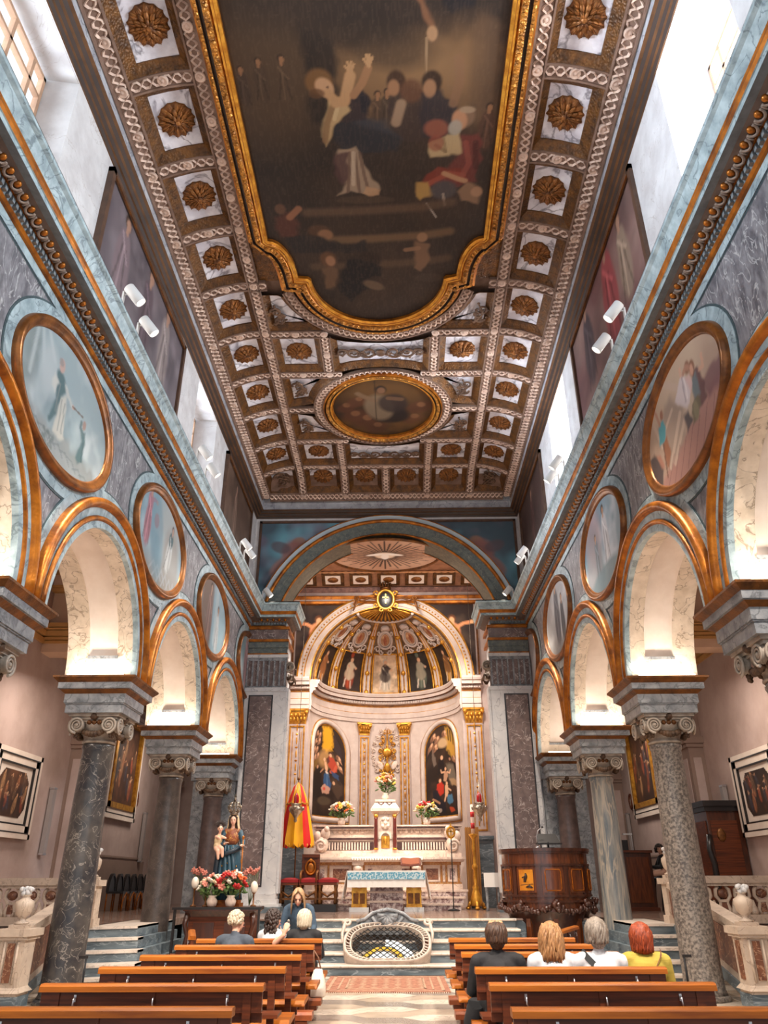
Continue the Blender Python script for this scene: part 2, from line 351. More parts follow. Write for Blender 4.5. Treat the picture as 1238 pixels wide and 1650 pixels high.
def arcade(sg):
    side = 'left' if sg < 0 else 'right'; ys = COLY[sg]; X0, X1 = 4.06, 5.10; ZT = 8.8
    b = MB(); PX = lambda x: sg * x
    cs = [ys[0] - BAY / 2] + [y + BAY / 2 for y in ys[:-1]]
    edges = []
    for yc in cs:
        arc = [(yc - RA * math.cos(t), ZS + RA * math.sin(t)) for t in arcpts(28, 0, PI)]; edges.append(arc)
        for x in (X0, X1):
            vs = [(PX(x), y, z) for y, z in arc] + [(PX(x), y, ZT) for y, z in arc]; k = len(arc)
            b.add(vs, [(i, i + 1, k + i + 1, k + i) for i in range(k - 1)], 0 if x == X0 else 1)
    for i, y in enumerate(ys):
        y0 = cs[i] + RA; y1 = (cs[i + 1] - RA) if i + 1 < len(cs) else 21.2
        for x in (X0, X1): b.add([(PX(x), y0, ZS), (PX(x), y1, ZS), (PX(x), y1, ZT), (PX(x), y0, ZT)], [(0, 1, 2, 3)], 0 if x == X0 else 1)
        b.add([(PX(X0), y0, ZS), (PX(X0), y1, ZS), (PX(X1), y1, ZS), (PX(X1), y0, ZS)], [(0, 1, 2, 3)], 1)
    wall = struct(b.build('wall_' + side, [field, aislep]))
    for k, yc in enumerate(cs):
        def fr(a, r0, x): return (PX(x), yc - r0 * math.cos(a), ZS + r0 * math.sin(a))
        F = lambda a0, a1, r0, n: [((0, yc, ZS), (0, -math.cos(a), math.sin(a)), (sg, 0, 0)) for a in arcpts(n, a0, a1)]
        s = MB()
        s.sweep([(RA, 4.065), (RA, 4.32)], F(0, PI, 0, 32), m=0, cap=False, smooth=True); s.sweep([(RA, 4.78), (RA, 5.14)], F(0, PI, 0, 32), m=0, cap=False, smooth=True)
        a0 = R(12); st = [(RA, 4.32), (RA + .05, 4.35), (RA + .05, 4.75), (RA, 4.78)]
        s.sweep(st, F(a0, PI - a0, 0, 28), m=1, smooth=True)
        for q0, q1 in ((0, a0), (PI - a0, PI)): s.sweep([(RA, 4.32), (RA, 4.78)], F(q0, q1, 0, 4), m=0, cap=False, smooth=True)
        s.sweep([(RA - .015, 4.30), (RA - .015, 4.80), (RA + .04, 4.80)], F(a0 - .03, a0, 0, 1), m=2)
        s.sweep([(RA - .015, 4.30), (RA - .015, 4.80), (RA + .04, 4.80)], F(PI - a0, PI - a0 + .03, 0, 1), m=2)
        s.build('arch_soffit', [creamv, cream, greym], wall)
        N = lambda pts: [((PX(X0), yc, ZS), (0, -math.cos(a), math.sin(a)), (-sg, 0, 0)) for a in arcpts(40, 0, PI)]
        v = MB(); v.sweep([(RA - .002, -.02), (RA - .002, .06), (1.80, .06), (1.80, .045), (1.87, .045), (2.0, .06), (2.0, 0)], N(0), m=0)
        v.sweep([(2.12, 0), (2.12, .018), (2.27, .018), (2.27, 0)], N(0), m=0); v.sweep([(2.27, 0), (2.27, .010), (2.295, .010), (2.295, 0)], N(0), m=1)
        ar = v.build('archivolt', [teal, darkline], wall)
        g = MB(); g.sweep([(1.795 + .04 * (1 - math.cos(t)), .055 + .04 * math.sin(t)) for t in arcpts(5, 0, PI)], N(0), smooth=True); g.build('gilded_bead', gold, ar)
        g = MB(); g.sweep([(1.99, 0), (1.99, .075)] + [(2.065 - .065 * math.cos(t), .08 + .06 * math.sin(t)) for t in arcpts(7, 0, PI)] + [(2.135, .03), (2.135, 0)], N(0), smooth=True); g.build('gilded_roll', gold, ar)
    # bands round the roundels and under the cornice
    bd = MB()
    for i, y in enumerate(ys[1:]):
        half = i == 3
        A = arcpts(48, R(90), R(270)) if half else arcpts(64, 0, 2 * PI)
        fr = [((PX(X0), y if not half else 21.18, 7.05), (0, math.cos(a), 0), (0, 0, math.sin(a))) for a in A]
        def ring(r0, r1, h, m):
            rr = [[(PX(X0 - hh), o[1] + U[1] * (1.5 + d), o[2] + V[2] * (.95 + d)) for d, hh in ((r0, 0), (r0, h), (r1, h), (r1, 0))] for o, U, V in fr]
            bd.rings(rr, m=m, smooth=False)
        ring(-.05, .17, .014, 0); ring(.17, .20, .008, 1)
    bd.add([(PX(X0 - .016), -1, 8.04), (PX(X0 - .016), 21.2, 8.04), (PX(X0 - .016), 21.2, 8.2), (PX(X0 - .016), -1, 8.2)], [(0, 1, 2, 3)], 0)
    bd.add([(PX(X0 - .006), -1, 8.015), (PX(X0 - .006), 21.2, 8.015), (PX(X0 - .006), 21.2, 8.04), (PX(X0 - .006), -1, 8.04)], [(0, 1, 2, 3)], 1)
    bd.build('wall_band', [teal, darkline], wall)
    return wall
walls = {sg: arcade(sg) for sg in (-1, 1)}

# ------------------------------------------------------------------ columns
def spiral_volute():
    b = MB(); pts = []
    for i in range(40):
        t = i / 39; a = -PI / 2 + 2.4 * 2 * PI * t; r = .135 * (1 - .82 * t); pts.append((r * math.cos(a), -.062, r * math.sin(a)))
    b.tube(pts, [.022 * (1 - .5 * i / 39) for i in range(40)], 6)
    b.lathe([(.0, -.05), (.118, -.05), (.10, -.03), (.118, 0), (.10, .03), (.118, .05), (0, .05)], 18)
    n0 = len(b.v); disc = b.v[40 * 6:]; b.v = b.v[:240] + [(x, z, y) for x, y, z in disc]
    b.ell((0, -.06, 0), .032, 8, 5); return b.mesh('volute', capm)
VOL = spiral_volute()
def capital_mesh():
    b = MB(); b.lathe([(.235, 0), (.262, .015), (.262, .04), (.24, .05), (.245, .10), (.30, .20), (.34, .27), (.34, .31), (.28, .34)], 24)
    b.box(-.36, .36, -.36, .36, .345, .385); b.box(-.40, .40, -.40, .40, .385, .43); b.box(-.33, .33, -.33, .33, .31, .345)
    return b.mesh('capital', capm)
CAPM = capital_mesh()
def garland_mesh():
    b = MB(); rr = random.Random(3)
    for a in range(4):
        q = a * PI / 2
        for i in range(11):
            t = i / 10 * 2 - 1; x = t * .24; z = .12 + .10 * t * t; y = -.33 + .05 * t * t
            r = .022 + .028 * (1 - t * t); X = x * math.cos(q) - y * math.sin(q); Y = x * math.sin(q) + y * math.cos(q)
            b.ell((X + rr.uniform(-.008, .008), Y, z), (r, r, r * 1.1), 6, 5)
        for dx in (-.27, .27):
            for i in range(3): X = dx * math.cos(q) + .30 * math.sin(q); Y = dx * math.sin(q) - .30 * math.cos(q); b.ell((X, Y, .18 - i * .045), .045 - i * .008, 6, 5)
        X = .36 * math.sin(q); Y = -.36 * math.cos(q); b.ell((X, Y, .39), (.07, .07, .06), 7, 5)
    return b.mesh('garland', capd)
GARM = garland_mesh()
EGGC = MB().ell((0, 0, 0), (.038, .02, .034), 7, 5).mesh('egg', goldd)
def impost(parent, ymax=.66):
    b = MB()
    def blk(h, z0, z1, d=0, m=0): b.frus(-h, h, -h, min(h, ymax), z0, d, z1, m)
    blk(.455, -.55, -.42); blk(.47, -.42, -.40); blk(.485, -.40, -.26)
    blk(.56, -.20, -.19); blk(.58, -.19, -.095)
    o = b.build('impost_block', greym, parent)
    b = MB(); blk(.485, -.26, -.20, .07); blk(.585, -.095, -.03, .065); blk(.655, -.03, 0); b.build('gilded_moulding', goldd, o)
    return o
WHERE = {(-1, 1): ('L1', 'left column nearest the viewer, only its scrolled capital and impost in view'),
         (1, 1): ('R1', 'right column nearest the viewer, only its scrolled capital and impost in view'),
         (-1, 2): ('L1', 'tall grey marble column with white veins and shell patches, beside the left stair rail'),
         (1, 2): ('R1', 'tall speckled granite column beside the right stair rail with urn'),
         (-1, 3): ('L2', 'dark brown marble column between the veined column and the statue on the left'),
         (1, 3): ('R2', 'blue grey streaked marble column in front of the wooden pulpit'),
         (-1, 4): ('3', 'dark half column behind the crowned statue against the left pier'),
         (1, 4): ('3', 'dark half column behind the pulpit lectern against the right pier')}
for sg in (-1, 1):
    for i in (1, 2, 3, 4):
        mt_, lab = WHERE[(sg, i)]; y = COLY[sg][i] - (.06 if i == 4 else 0); last = i == 4
        t = thing('column', lab, 'column', (sg * 4.58, y if not last else 20.80, 0), 0, None)
        base = MB(); base.lathe([(.34, 0), (.345, .03), (.33, .06), (.30, .07)], 28); base.build('base', COLMAT[mt_], t)
        sh = MB(); sh.lathe([(.31, .065), (.285, .12), (.275, .3), (.272, .9), (.265, 1.6), (.25, 2.6), (.232, 3.40), (.25, 3.44), (.25, 3.48), (.232, 3.5)], 28); sh.build('shaft', COLMAT[mt_], t)
        cz = 3.5
        link('capital', CAPM, t, (0, 0, cz)); link('garland', GARM, t, (0, 0, cz))
        for q, (px, py, rz) in enumerate(((-.25, -.345, 0), (.25, -.345, 0), (.345, -.25, PI / 2), (.345, .25, PI / 2), (-.345, -.25, -PI / 2), (-.345, .25, -PI / 2))):
            link('volute', VOL, t, (px, py, cz + .25), (0, 0, rz), (.92 * (1 if q % 2 else -1) if q < 6 else .9, .8, .92))
        for dx in (-.08, 0, .08): link('egg', EGGC, t, (dx, -.335, cz + .30), None, 1.1)
        im = impost(t, .25 if last else .66); im.location = (0, 0, ZS)
        led = MB(); led.box(-.45, .45, -.63, -.60, 0, .03); lo = led.build('light_strip', mk('led_strip', (255, 228, 196), None, emit=4), t); lo.location = (0, 0, ZS)
        area('strip_lamp', (sg * 4.58, t.location.y - .585, ZS + .05), (sg * 4.58, t.location.y - .56, 9), .95, 6.5, srgb((255, 240, 222)), .05)
    # grey pilaster behind each half column
    b = MB(); b.box(4.08 * sg, 5.2 * sg, 21.05, 21.3, .825, 3.93); b.box(4.02 * sg, 5.26 * sg, 20.98, 21.3, 3.93, 4.48)
    struct(b.build('trim_' + ('1' if sg < 0 else '2'), greym))

# ------------------------------------------------------------------ cornice
def path_frames(pts, sgn=1):
    """pts in plan; U is the mitred horizontal direction to the left (sgn=1) of travel"""
    P = [Vector((p[0], p[1], 0)) for p in pts]; out = []
    for i, p in enumerate(P):
        ns = []
        if i > 0: d = (P[i] - P[i - 1]).normalized(); ns.append(Vector((-d.y, d.x, 0)) * sgn)
        if i < len(P) - 1: d = (P[i + 1] - P[i]).normalized(); ns.append(Vector((-d.y, d.x, 0)) * sgn)
        u = ns[0] if len(ns) == 1 else (ns[0] + ns[1]) / (1 + ns[0].dot(ns[1]))
        out.append((p, u, Vector((0, 0, 1))))
    return out
CP = [(0, 8.17), (.05, 8.175), (.075, 8.205), (.06, 8.24), (.06, 8.25), (.08, 8.33), (.10, 8.325), (.105, 8.345), (.11, 8.345), (.19, 8.37), (.255, 8.42), (.36, 8.405), (.36, 8.47),
      (.375, 8.475), (.395, 8.515), (.39, 8.555), (.40, 8.57), (.425, 8.64), (.455, 8.72), (.495, 8.755), (.5, 8.795), (.5, 8.80), (.49, 8.83), (.2, 8.84), (-.1, 8.84)]
CM = [1, 1, 1, 2, 2, 2, 1, 1, 3, 3, 2, 0, 0, 1, 1, 1, 0, 0, 0, 0, 0, 4, 4, 4]  # closing black band paints in the shadow line along the cornice top
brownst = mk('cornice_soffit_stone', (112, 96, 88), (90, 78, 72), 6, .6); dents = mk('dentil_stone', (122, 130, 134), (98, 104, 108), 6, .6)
for sg in (-1, 1):
    pts = [(sg * 4.06, -1), (sg * 4.06, 21.2), (sg * 3.05, 21.2), (sg * 3.05, 22.2)]
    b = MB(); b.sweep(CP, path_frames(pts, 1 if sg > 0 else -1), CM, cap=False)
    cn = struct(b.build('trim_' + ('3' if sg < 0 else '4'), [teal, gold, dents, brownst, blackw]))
    eg = MB(); eg.ell((.01, 0, 0), (.040, .042, .048), 9, 6); egm = eg.mesh('egg', gold)
    cup = MB(); cup.tube([(.026, .064 * math.cos(t), -.004 + .068 * math.sin(t)) for t in arcpts(10, -PI * 1.08, .08 * PI)], .017, 5); cup.ell((.02, .086, -.03), (.02, .012, .045), 6, 4); cupm = cup.mesh('egg_cup', mk('cornice_cup_stone', (150, 132, 118), (120, 102, 90), 8, .6))
    y = 4.0
    while y < 20.6:
        for me_, k in ((egm, 0), (cupm, 1)):
            o = link('egg' if k == 0 else 'egg_cup', me_, cn, (sg * 3.875, y, 8.378), (0, R(60) if sg < 0 else R(120), 0)); o.scale.z = -sg
        y += .172
    x = 3.0
    while x < 3.85:
        for me_, k in ((egm, 0), (cupm, 1)): link('egg' if k == 0 else 'egg_cup', me_, cn, (sg * x, 21.2 - .185, 8.378), (0, R(60), -PI / 2))
        x += .172
    d = MB(); y = 3.8
    while y < 20.9:
        d.box(sg * 3.955, sg * 4.0, y, y + .05, 8.25, 8.325, 0); y += .085
    x = 3.02
    while x < 3.95: d.box(sg * x, sg * (x + .05), 21.08, 21.13, 8.25, 8.325, 0); x += .085
    y = 3.8
    while y < 20.7: d.ell((sg * 3.94, y, 8.345), (.016, .04, .014), 6, 4, 1); y += .115
    tag(d.build('dentils', [dents, goldd], cn), kind='stuff')

# ------------------------------------------------------------------ clerestory walls and windows
CX = lambda Y: -.02 - .11 * (21.2 - Y) / 15
glassm = bpy.data.materials.new('window_glass'); glassm.use_nodes = True
nt = glassm.node_tree; nt.nodes.remove(nt.nodes['Principled BSDF']); t1 = nt.nodes.new('ShaderNodeBsdfTransparent'); g1 = nt.nodes.new('ShaderNodeBsdfGlossy'); mx = nt.nodes.new('ShaderNodeMixShader')
g1.inputs['Roughness'].default_value = .05; mx.inputs[0].default_value = .06; nt.links.new(t1.outputs[0], mx.inputs[1]); nt.links.new(g1.outputs[0], mx.inputs[2]); nt.links.new(mx.outputs[0], nt.nodes['Material Output'].inputs[0])
WIN = [(5.0, 6.85), (13.82, 15.63)]; WZ0, WZ1 = 9.2, 11.72; wn = 0
winwood = mk('window_frame_wood', (176, 140, 112), (150, 116, 92), 4, .6)
for sg in (-1, 1):
    b = MB(); xs = lambda y: sg * 4.08 + CX(y); ZB, ZT = 8.8, 12.6
    cuts = [-1] + [q for w in WIN for q in w] + [21.2]
    for i in range(len(cuts) - 1):
        y0, y1 = cuts[i], cuts[i + 1]; win = i % 2 == 1
        if not win: b.add([(xs(y0), y0, ZB), (xs(y1), y1, ZB), (xs(y1), y1, ZT), (xs(y0), y0, ZT)], [(0, 1, 2, 3)])
        else:
            for za, zb in ((ZB, WZ0), (WZ1, ZT)): b.add([(xs(y0), y0, za), (xs(y1), y1, za), (xs(y1), y1, zb), (xs(y0), y0, zb)], [(0, 1, 2, 3)])
            xo = sg * 4.72
            b.add([(xs(y0), y0, WZ0), (xs(y1), y1, WZ0), (xs(y1), y1, WZ1), (xs(y0), y0, WZ1), (xo, y0 + .06, WZ0 + .3), (xo, y1 - .06, WZ0 + .3), (xo, y1 - .06, WZ1 + .02), (xo, y0 + .06, WZ1 + .02)],
                  [(0, 1, 5, 4), (1, 2, 6, 5), (2, 3, 7, 6), (3, 0, 4, 7)])
    struct(b.build('wall_clerestory_' + ('left' if sg < 0 else 'right'), plaster))
    for y0, y1 in WIN:
        wn += 1; xo = sg * 4.70; f = MB(); y0 += .06; y1 -= .06; z0, z1 = WZ0 + .3, WZ1
        w = MB()
        for a, c, d, e in ((y0, y0 + .06, z0, z1), (y1 - .06, y1, z0, z1), (y0, y1, z0, z0 + .06), (y0, y1, z1 - .06, z1)): w.box(xo - .04, xo + .04, a, c, d, e)
        ym = (y0 + y1) / 2
        for yy in (y0 + .33, ym, y1 - .33): w.box(xo - .035, xo + .035, yy - .03, yy + .03, z0, z1)
        for zz in (z1 - .42,): w.box(xo - .035, xo + .035, y0, y1, zz - .025, zz + .025)
        wo = struct(w.build('window_%d' % wn, winwood))
        ysn = [y0, y0 + .33, ym, y1 - .33, y1]
        for i in range(4):
            for za, zb in ((z0, z1 - .42), (z1 - .42, z1)):
                p = MB(); p.box(xo - .004, xo + .004, ysn[i] + .02, ysn[i + 1] - .02, za + .02, zb - .02); p.build('pane', glassm, wo)
# ------------------------------------------------------------------ coffered ceiling
ZC = 12.6
def vault(p, q):
    e1 = max(0, abs(p) - 2.62) / 1.22; e2 = max(0, q - 19.5) / 1.33
    return ZC - .42 * max(e1 ** 2 if e1 < 1 else e1 * 2 - 1, e2 ** 2 if e2 < 1 else 2 * e2 - 1)
def CE(p, q, h=0):               # plan (p across, q along), h up into the ceiling
    return (p + CX(q), q, vault(p, q) + h)
top = MB(); top.box(-4.6, 4.6, -1, 21.6, 13.0, 13.2); ceiling = struct(top.build('ceiling', plaster))
QR = [7.34 + 1.507 * k for k in range(-4, 5)]; QA, QB, QC, QD, QE, QF = 13.40, 14.91, 16.43, 18.0, 19.44, 20.70
PI_ = 1.255; PO = 2.57; PE = 3.72; HW = .125
def resample(pts, step, loop=False):
    P = [Vector((p[0], p[1])) for p in pts]
    if loop: P.append(P[0].copy())
    L = [0]
    for a, b in zip(P[:-1], P[1:]): L.append(L[-1] + (b - a).length)
    n = max(2, int(round(L[-1] / step))); out = []; j = 0
    for i in range(n + (0 if loop else 1)):
        t = L[-1] * i / n
        while j < len(L) - 2 and L[j + 1] < t: j += 1
        k = (t - L[j]) / max(1e-9, L[j + 1] - L[j]); out.append(P[j].lerp(P[j + 1], k))
    return out, L[-1]
def norms(P, loop=False):
    k = len(P); out = []
    for i in range(k):
        d = (P[(i + 1) % k] - P[i - 1]) if loop else (P[min(i + 1, k - 1)] - P[max(0, i - 1)])
        d.normalize(); out.append(Vector((-d.y, d.x)))
    return out
ROSD = MB(); ROSD.lathe([(.0, -.055), (.03, -.055), (.045, -.03), (.05, -.03), (.075, -.05), (.1, -.05), (.11, 0)], 12, smooth=True); ROSDM = ROSD.mesh('stud', ribs)
rib_base = MB(); strands = MB()
def guilloche(pts, loop=False, hw=HW, dz=0.0, studs=True):
    P, L = resample(pts, .05, loop); Nn = norms(P, loop); per = max(1, round(L / .27)); k = len(P)
    rib_base.rings([[CE(p.x + n.x * a, p.y + n.y * a, h + dz) for a, h in ((-hw, .03), (-hw, -.045), (-hw + .03, -.045), (-hw + .035, -.012), (hw - .035, -.012), (hw - .03, -.045), (hw, -.045), (hw, .03))] for p, n in zip(P, Nn)],
                   loop=loop, smooth=False, m=0)
    for ph in (0, PI):
        rr = []
        for i, (p, n) in enumerate(zip(P, Nn)):
            a = (hw - .05) * math.sin(2 * PI * per * i / (k if loop else k - 1) + ph)
            rr.append([CE(p.x + n.x * (a + d), p.y + n.y * (a + d), h + dz) for d, h in ((-.024, -.01), (0, -.045), (.024, -.01))])
        strands.rings(rr, loop=loop, m=0, smooth=False)
    return P
def lineq(p0, q0, p1, q1): return [(p0, q0), (p1, q1)]
for s in (-1, 1):
    guilloche(lineq(s * PE, 1.0, s * PE, QF)); guilloche(lineq(s * PO, 1.0, s * PO, QF - .1))
    for q in QR + [QB, QC, QD, QE]: guilloche(lineq(s * (PO + .12), q, s * (PE - .12), q))
    guilloche(lineq(s * PI_, QA + .12, s * PI_, QB - .12)); guilloche(lineq(s * PI_, QD + .1, s * PI_, QF - .1))
    guilloche(lineq(s * (PI_ + .05), QA, s * (PO - .12), QA)); guilloche(lineq(s * .95, QB, s * (PO - .12), QB)); guilloche(lineq(s * (PO - .12), QC, s * 1.78, QC))
    guilloche(lineq(s * (PO - .12), QD, s * 1.0, QD)); guilloche(lineq(s * (PI_ + .1), QE, s * (PO - .1), QE)); guilloche(lineq(s * (PO + .1), QR[7], s * 2.30, QR[7]))
guilloche(lineq(-PI_ + .12, QE, PI_ - .12, QE)); guilloche(lineq(0, QE + .12, 0, QF - .1)); guilloche(lineq(-PE + .1, QF, PE - .1, QF))
OC = 16.45; ORX, ORY = 1.68, 1.60
guilloche([(ORX * math.cos(a), OC + ORY * math.sin(a)) for a in arcpts(90, 0, 2 * PI)[:-1]], True)
AC = 11.66
guilloche([(1.93 * math.cos(a), AC + 1.86 * math.sin(a)) for a in arcpts(60, R(12), R(168))])
bp_ = MB(); bp_.rings([[CE(p_, q_, .15) for q_ in arcpts(20, 1, 20.9)] for p_ in arcpts(24, -3.9, 3.9)]); bp_.build('backing', ribg, ceiling)
rb = rib_base.build('rib', ribg, ceiling); tag(strands.build('guilloche', ribs, ceiling, fix=False), kind='stuff')
studs = [(s * x, q) for s in (-1, 1) for q in QR[3:] + [QB, QC, QD, QE, QF] for x in (PO, PE)] + [(s * PE, (a + b) / 2) for s in (-1, 1) for a, b in zip(QR[3:] + [QB, QC, QD, QE], QR[4:] + [QB, QC, QD, QE, QF])] + \
        [(s * PO, (a + b) / 2) for s in (-1, 1) for a, b in zip(QR[3:] + [QB, QC, QD, QE], QR[4:] + [QB, QC, QD, QE, QF])] + \
        [(s * 3.14, q) for s in (-1, 1) for q in QR[3:] + [QB, QC, QD, QE]] + [(s * 1.9, q) for s in (-1, 1) for q in (QA, QB, QD, QE)] + [(s * PI_, q) for s in (-1, 1) for q in (QA, (QA + QB) / 2, QB, QD, QE, 18.72, 20.0, QF)] + [(0, QE), (0, 20.0), (0, QF), (.63, QF), (-.63, QF)]
for p, q in studs: link('stud', ROSDM, ceiling, CE(p, q, -.01), None, .82)

def rosette():
    b = MB(); b.lathe([(.0, -.03), (.22, -.03), (.30, -.015), (.325, .02)], 28, flute=(14, .03))
    for n, r0, r1, h, tl in ((14, .17, .33, -.025, 12), (11, .09, .24, -.055, 14), (8, .03, .15, -.085, 18)):
        for i in range(n):
            a = 2 * PI * (i + (.5 if n == 11 else 0)) / n; m = (r0 + r1) / 2
            b.ell((m * math.cos(a), m * math.sin(a), h), ((r1 - r0) * .56, m * PI / n * .92, .022), 8, 5, 0, Euler((0, -R(tl), a)))
            b.tube([(r0 * math.cos(a), r0 * math.sin(a), h - .018), (m * math.cos(a), m * math.sin(a), h - .032), (r1 * math.cos(a), r1 * math.sin(a), h - .01)], [.012, .012, .006], 4)
    b.ell((0, 0, -.11), (.055, .055, .03), 10, 6); b.lathe([(.06, -.09), (.075, -.105), (.09, -.09)], 14); return b.mesh('rosette', rosem)
ROSM = rosette()
def scroll_pts(cx, cy, r, a0, turns, sgn=1, n=22):
    return [(cx + r * (1 - .8 * i / n) * math.cos(a0 + sgn * 2 * PI * turns * i / n), cy + r * (1 - .8 * i / n) * math.sin(a0 + sgn * 2 * PI * turns * i / n)) for i in range(n + 1)]
scrm = mk('scroll_stucco', (112, 82, 60), (78, 56, 42), 6, .6, .15)
def acanthus(p, q, w, d, parent, seed=0, wide=False):
    """a scrolled leaf ornament on a panel centred on p,q"""
    b = MB(); rr = random.Random(seed)
    cur = []
    if wide:
        for s in (-1, 1):
            for fx, r, a0, sg in ((.20, .24, 0, 1), (.42, .22, PI, -1), (.60, .16, PI, 1)): cur.append(scroll_pts(s * fx * w, 0, r * d, a0 if s > 0 else PI - a0, 1.5, sg * s))
            cur.append([(0, 0), (s * .2 * w, .2 * d), (s * .4 * w, -.15 * d), (s * .62 * w, .1 * d)])
        b.ell(CE(p, q, .02), (.12, .12, .05), 10, 6)
    else:
        sgx = 1 if p > 0 else -1
        cur += [scroll_pts(0, .22 * d, .22 * w, 0, 1.4, sgx), scroll_pts(.08 * w * sgx, -.18 * d, .24 * w, PI, 1.5, -sgx), [(-.2 * w, .4 * d), (0, .2 * d), (.15 * w, 0), (0, -.25 * d), (-.1 * w, -.45 * d)],
                scroll_pts(-.12 * w * sgx, 0, .12 * w, PI / 2, 1.2, sgx)]
    for c in cur:
        k = len(c); b.tube([CE(p + x, q + y, .035) for x, y in c], [.032 - .018 * i / k for i in range(k)], 5)
        for i in range(0, k, 4): b.ell(CE(p + c[i][0] + rr.uniform(-.04, .04), q + c[i][1] + rr.uniform(-.04, .04), .03), (.036, .032, .022), 6, 4)
    return b.build('scroll_ornament', scrm, parent)
def inset(poly, d):
    P = [Vector(p) for p in poly]; n = len(P); area_ = sum(P[i].x * P[(i + 1) % n].y - P[(i + 1) % n].x * P[i].y for i in range(n)); s = 1 if area_ > 0 else -1
    out = []
    for i in range(n):
        a = (P[i] - P[i - 1]).normalized(); b = (P[(i + 1) % n] - P[i]).normalized(); na = Vector((-a.y, a.x)) * s; nb = Vector((-b.y, b.x)) * s
        m = (na + nb) / max(.35, 1 + na.dot(nb)); out.append(P[i] + m * d)
    return out
def coffer(poly, kind, depth=.12, bw=.135, seed=0, w=.8, d=.8, ctr=None):
    P0 = [Vector(p) for p in poly]; dense = []
    for a, b in zip(P0, P0[1:] + P0[:1]):
        k = max(1, int((b - a).length / .22)); dense += [a.lerp(b, i / k) for i in range(k)]
    i1 = inset(dense, bw * .35); i2 = inset(dense, bw); b = MB()
    b.rings([[CE(p.x, p.y, h) for p in ring] for ring, h in ((dense, -.02), (i1, .03), (i2, depth * .75), (i2, depth))], closed=True, smooth=False)
    co = b.build('coffer', cofb, ceiling)
    c = ctr or (sum(p.x for p in i2) / len(i2), sum(p.y for p in i2) / len(i2))
    rings_ = [[CE(c[0] + (p.x - c[0]) * t, c[1] + (p.y - c[1]) * t, depth) for p in i2] for t in (1, .66, .33, .02)]
    pn = MB(); pn.rings(rings_, closed=True, smooth=False); pn.build('panel', cofp, co)
    if kind == 'rosette':
        z = CE(c[0], c[1], depth - .02); sl = (vault(c[0] + .1, c[1]) - vault(c[0] - .1, c[1])) / .2; sq = (vault(c[0], c[1] + .1) - vault(c[0], c[1] - .1)) / .2
        o_ = link('rosette', ROSM, co, z, None, .92); o_.rotation_euler = (Matrix.Rotation(-math.atan(sl), 3, 'Y') @ Matrix.Rotation(math.atan(sq), 3, 'X') @ Matrix.Rotation(rnd.uniform(0, 6), 3, 'Z')).to_euler()
    elif kind: acanthus(c[0], c[1], w, d, co, seed, kind == 'wide')
    return co
def rect(p0, p1, q0, q1): return [(p0, q0), (p1, q0), (p1, q1), (p0, q1)]
e = HW
allq = QR + [QB, QC, QD, QE]
for s in (-1, 1):
    def rc(p0, p1, q0, q1, kind, **k): 
        a, b_ = sorted((s * p0, s * p1)); coffer(rect(a, b_, q0, q1), kind, **k)
    for q0, q1 in zip(allq[:-1], allq[1:]):
        if q1 < 3: continue
        rc(PO + e, PE - e, q0 + e, q1 - e, 'rosette')
    rc(PO + e, PE - e, QE + e, QF - e, 'scroll', seed=4)
    rc(PI_ + e, PO - e, QA + e, QB - e, 'rosette'); rc(PI_ + e, PO - e, QD + e, QE - e, 'rosette')
    rc(PI_ + e, PO - e, QE + e, QF - e, 'rosette'); rc(e, PI_ - e, QE + e, QF - e, 'rosette')
    # spandrels of the oval
    def arcp(a0, a1, n, rx=ORX + e, ry=ORY + e): return [(s * rx * math.cos(a), OC + ry * math.sin(a)) for a in arcpts(n, a0, a1)]
    up = [(s * (PO - e), QC - e), (s * (PO - e), QB + e), (s * .98, QB + e)]
    arc = [p for p in arcp(R(-62), R(-3), 8) if p[1] > QB + e and p[1] < QC - e]
    coffer(up + arc, 'scroll', seed=9, w=.62, d=.75, ctr=(s * 2.05, (QB + QC) / 2 - .08), bw=.16)
    arc = [p for p in arcp(R(3), R(62), 8) if p[1] < QD - e and p[1] > QC + e]
    coffer([(s * (PO - e), QC + e)] + arc + [(s * (PO - e), QD - e)], 'scroll', seed=12, w=.6, d=.75, ctr=(s * 2.08, (QC + QD) / 2 + .1), bw=.16)
    # spandrels of the great picture
    arc = [(s * (1.93 + e) * math.cos(a), AC + (1.86 + e) * math.sin(a)) for a in arcpts(9, R(16), R(58))]
    arc = [p for p in arc if p[1] < QA - e]
    coffer([(s * (PO - e), QA - e), (s * (PO - e), QR[7] + e + .15)] + [(s * 2.12, QR[7] + e + .15)] + arc, 'scroll', seed=15, w=.55, d=.7, ctr=(s * 2.2, 12.85), bw=.13)
    fl_ = MB(); fl_.poly([(s * 1.9, 10.3), (s * 2.46, 10.3), (s * 2.46, QR[7] - .1), (s * 1.9, QR[7] - .1)], lambda u, v, w: CE(u, v, w), .03, .05); fl_.build('flat_panel', cofb, ceiling)
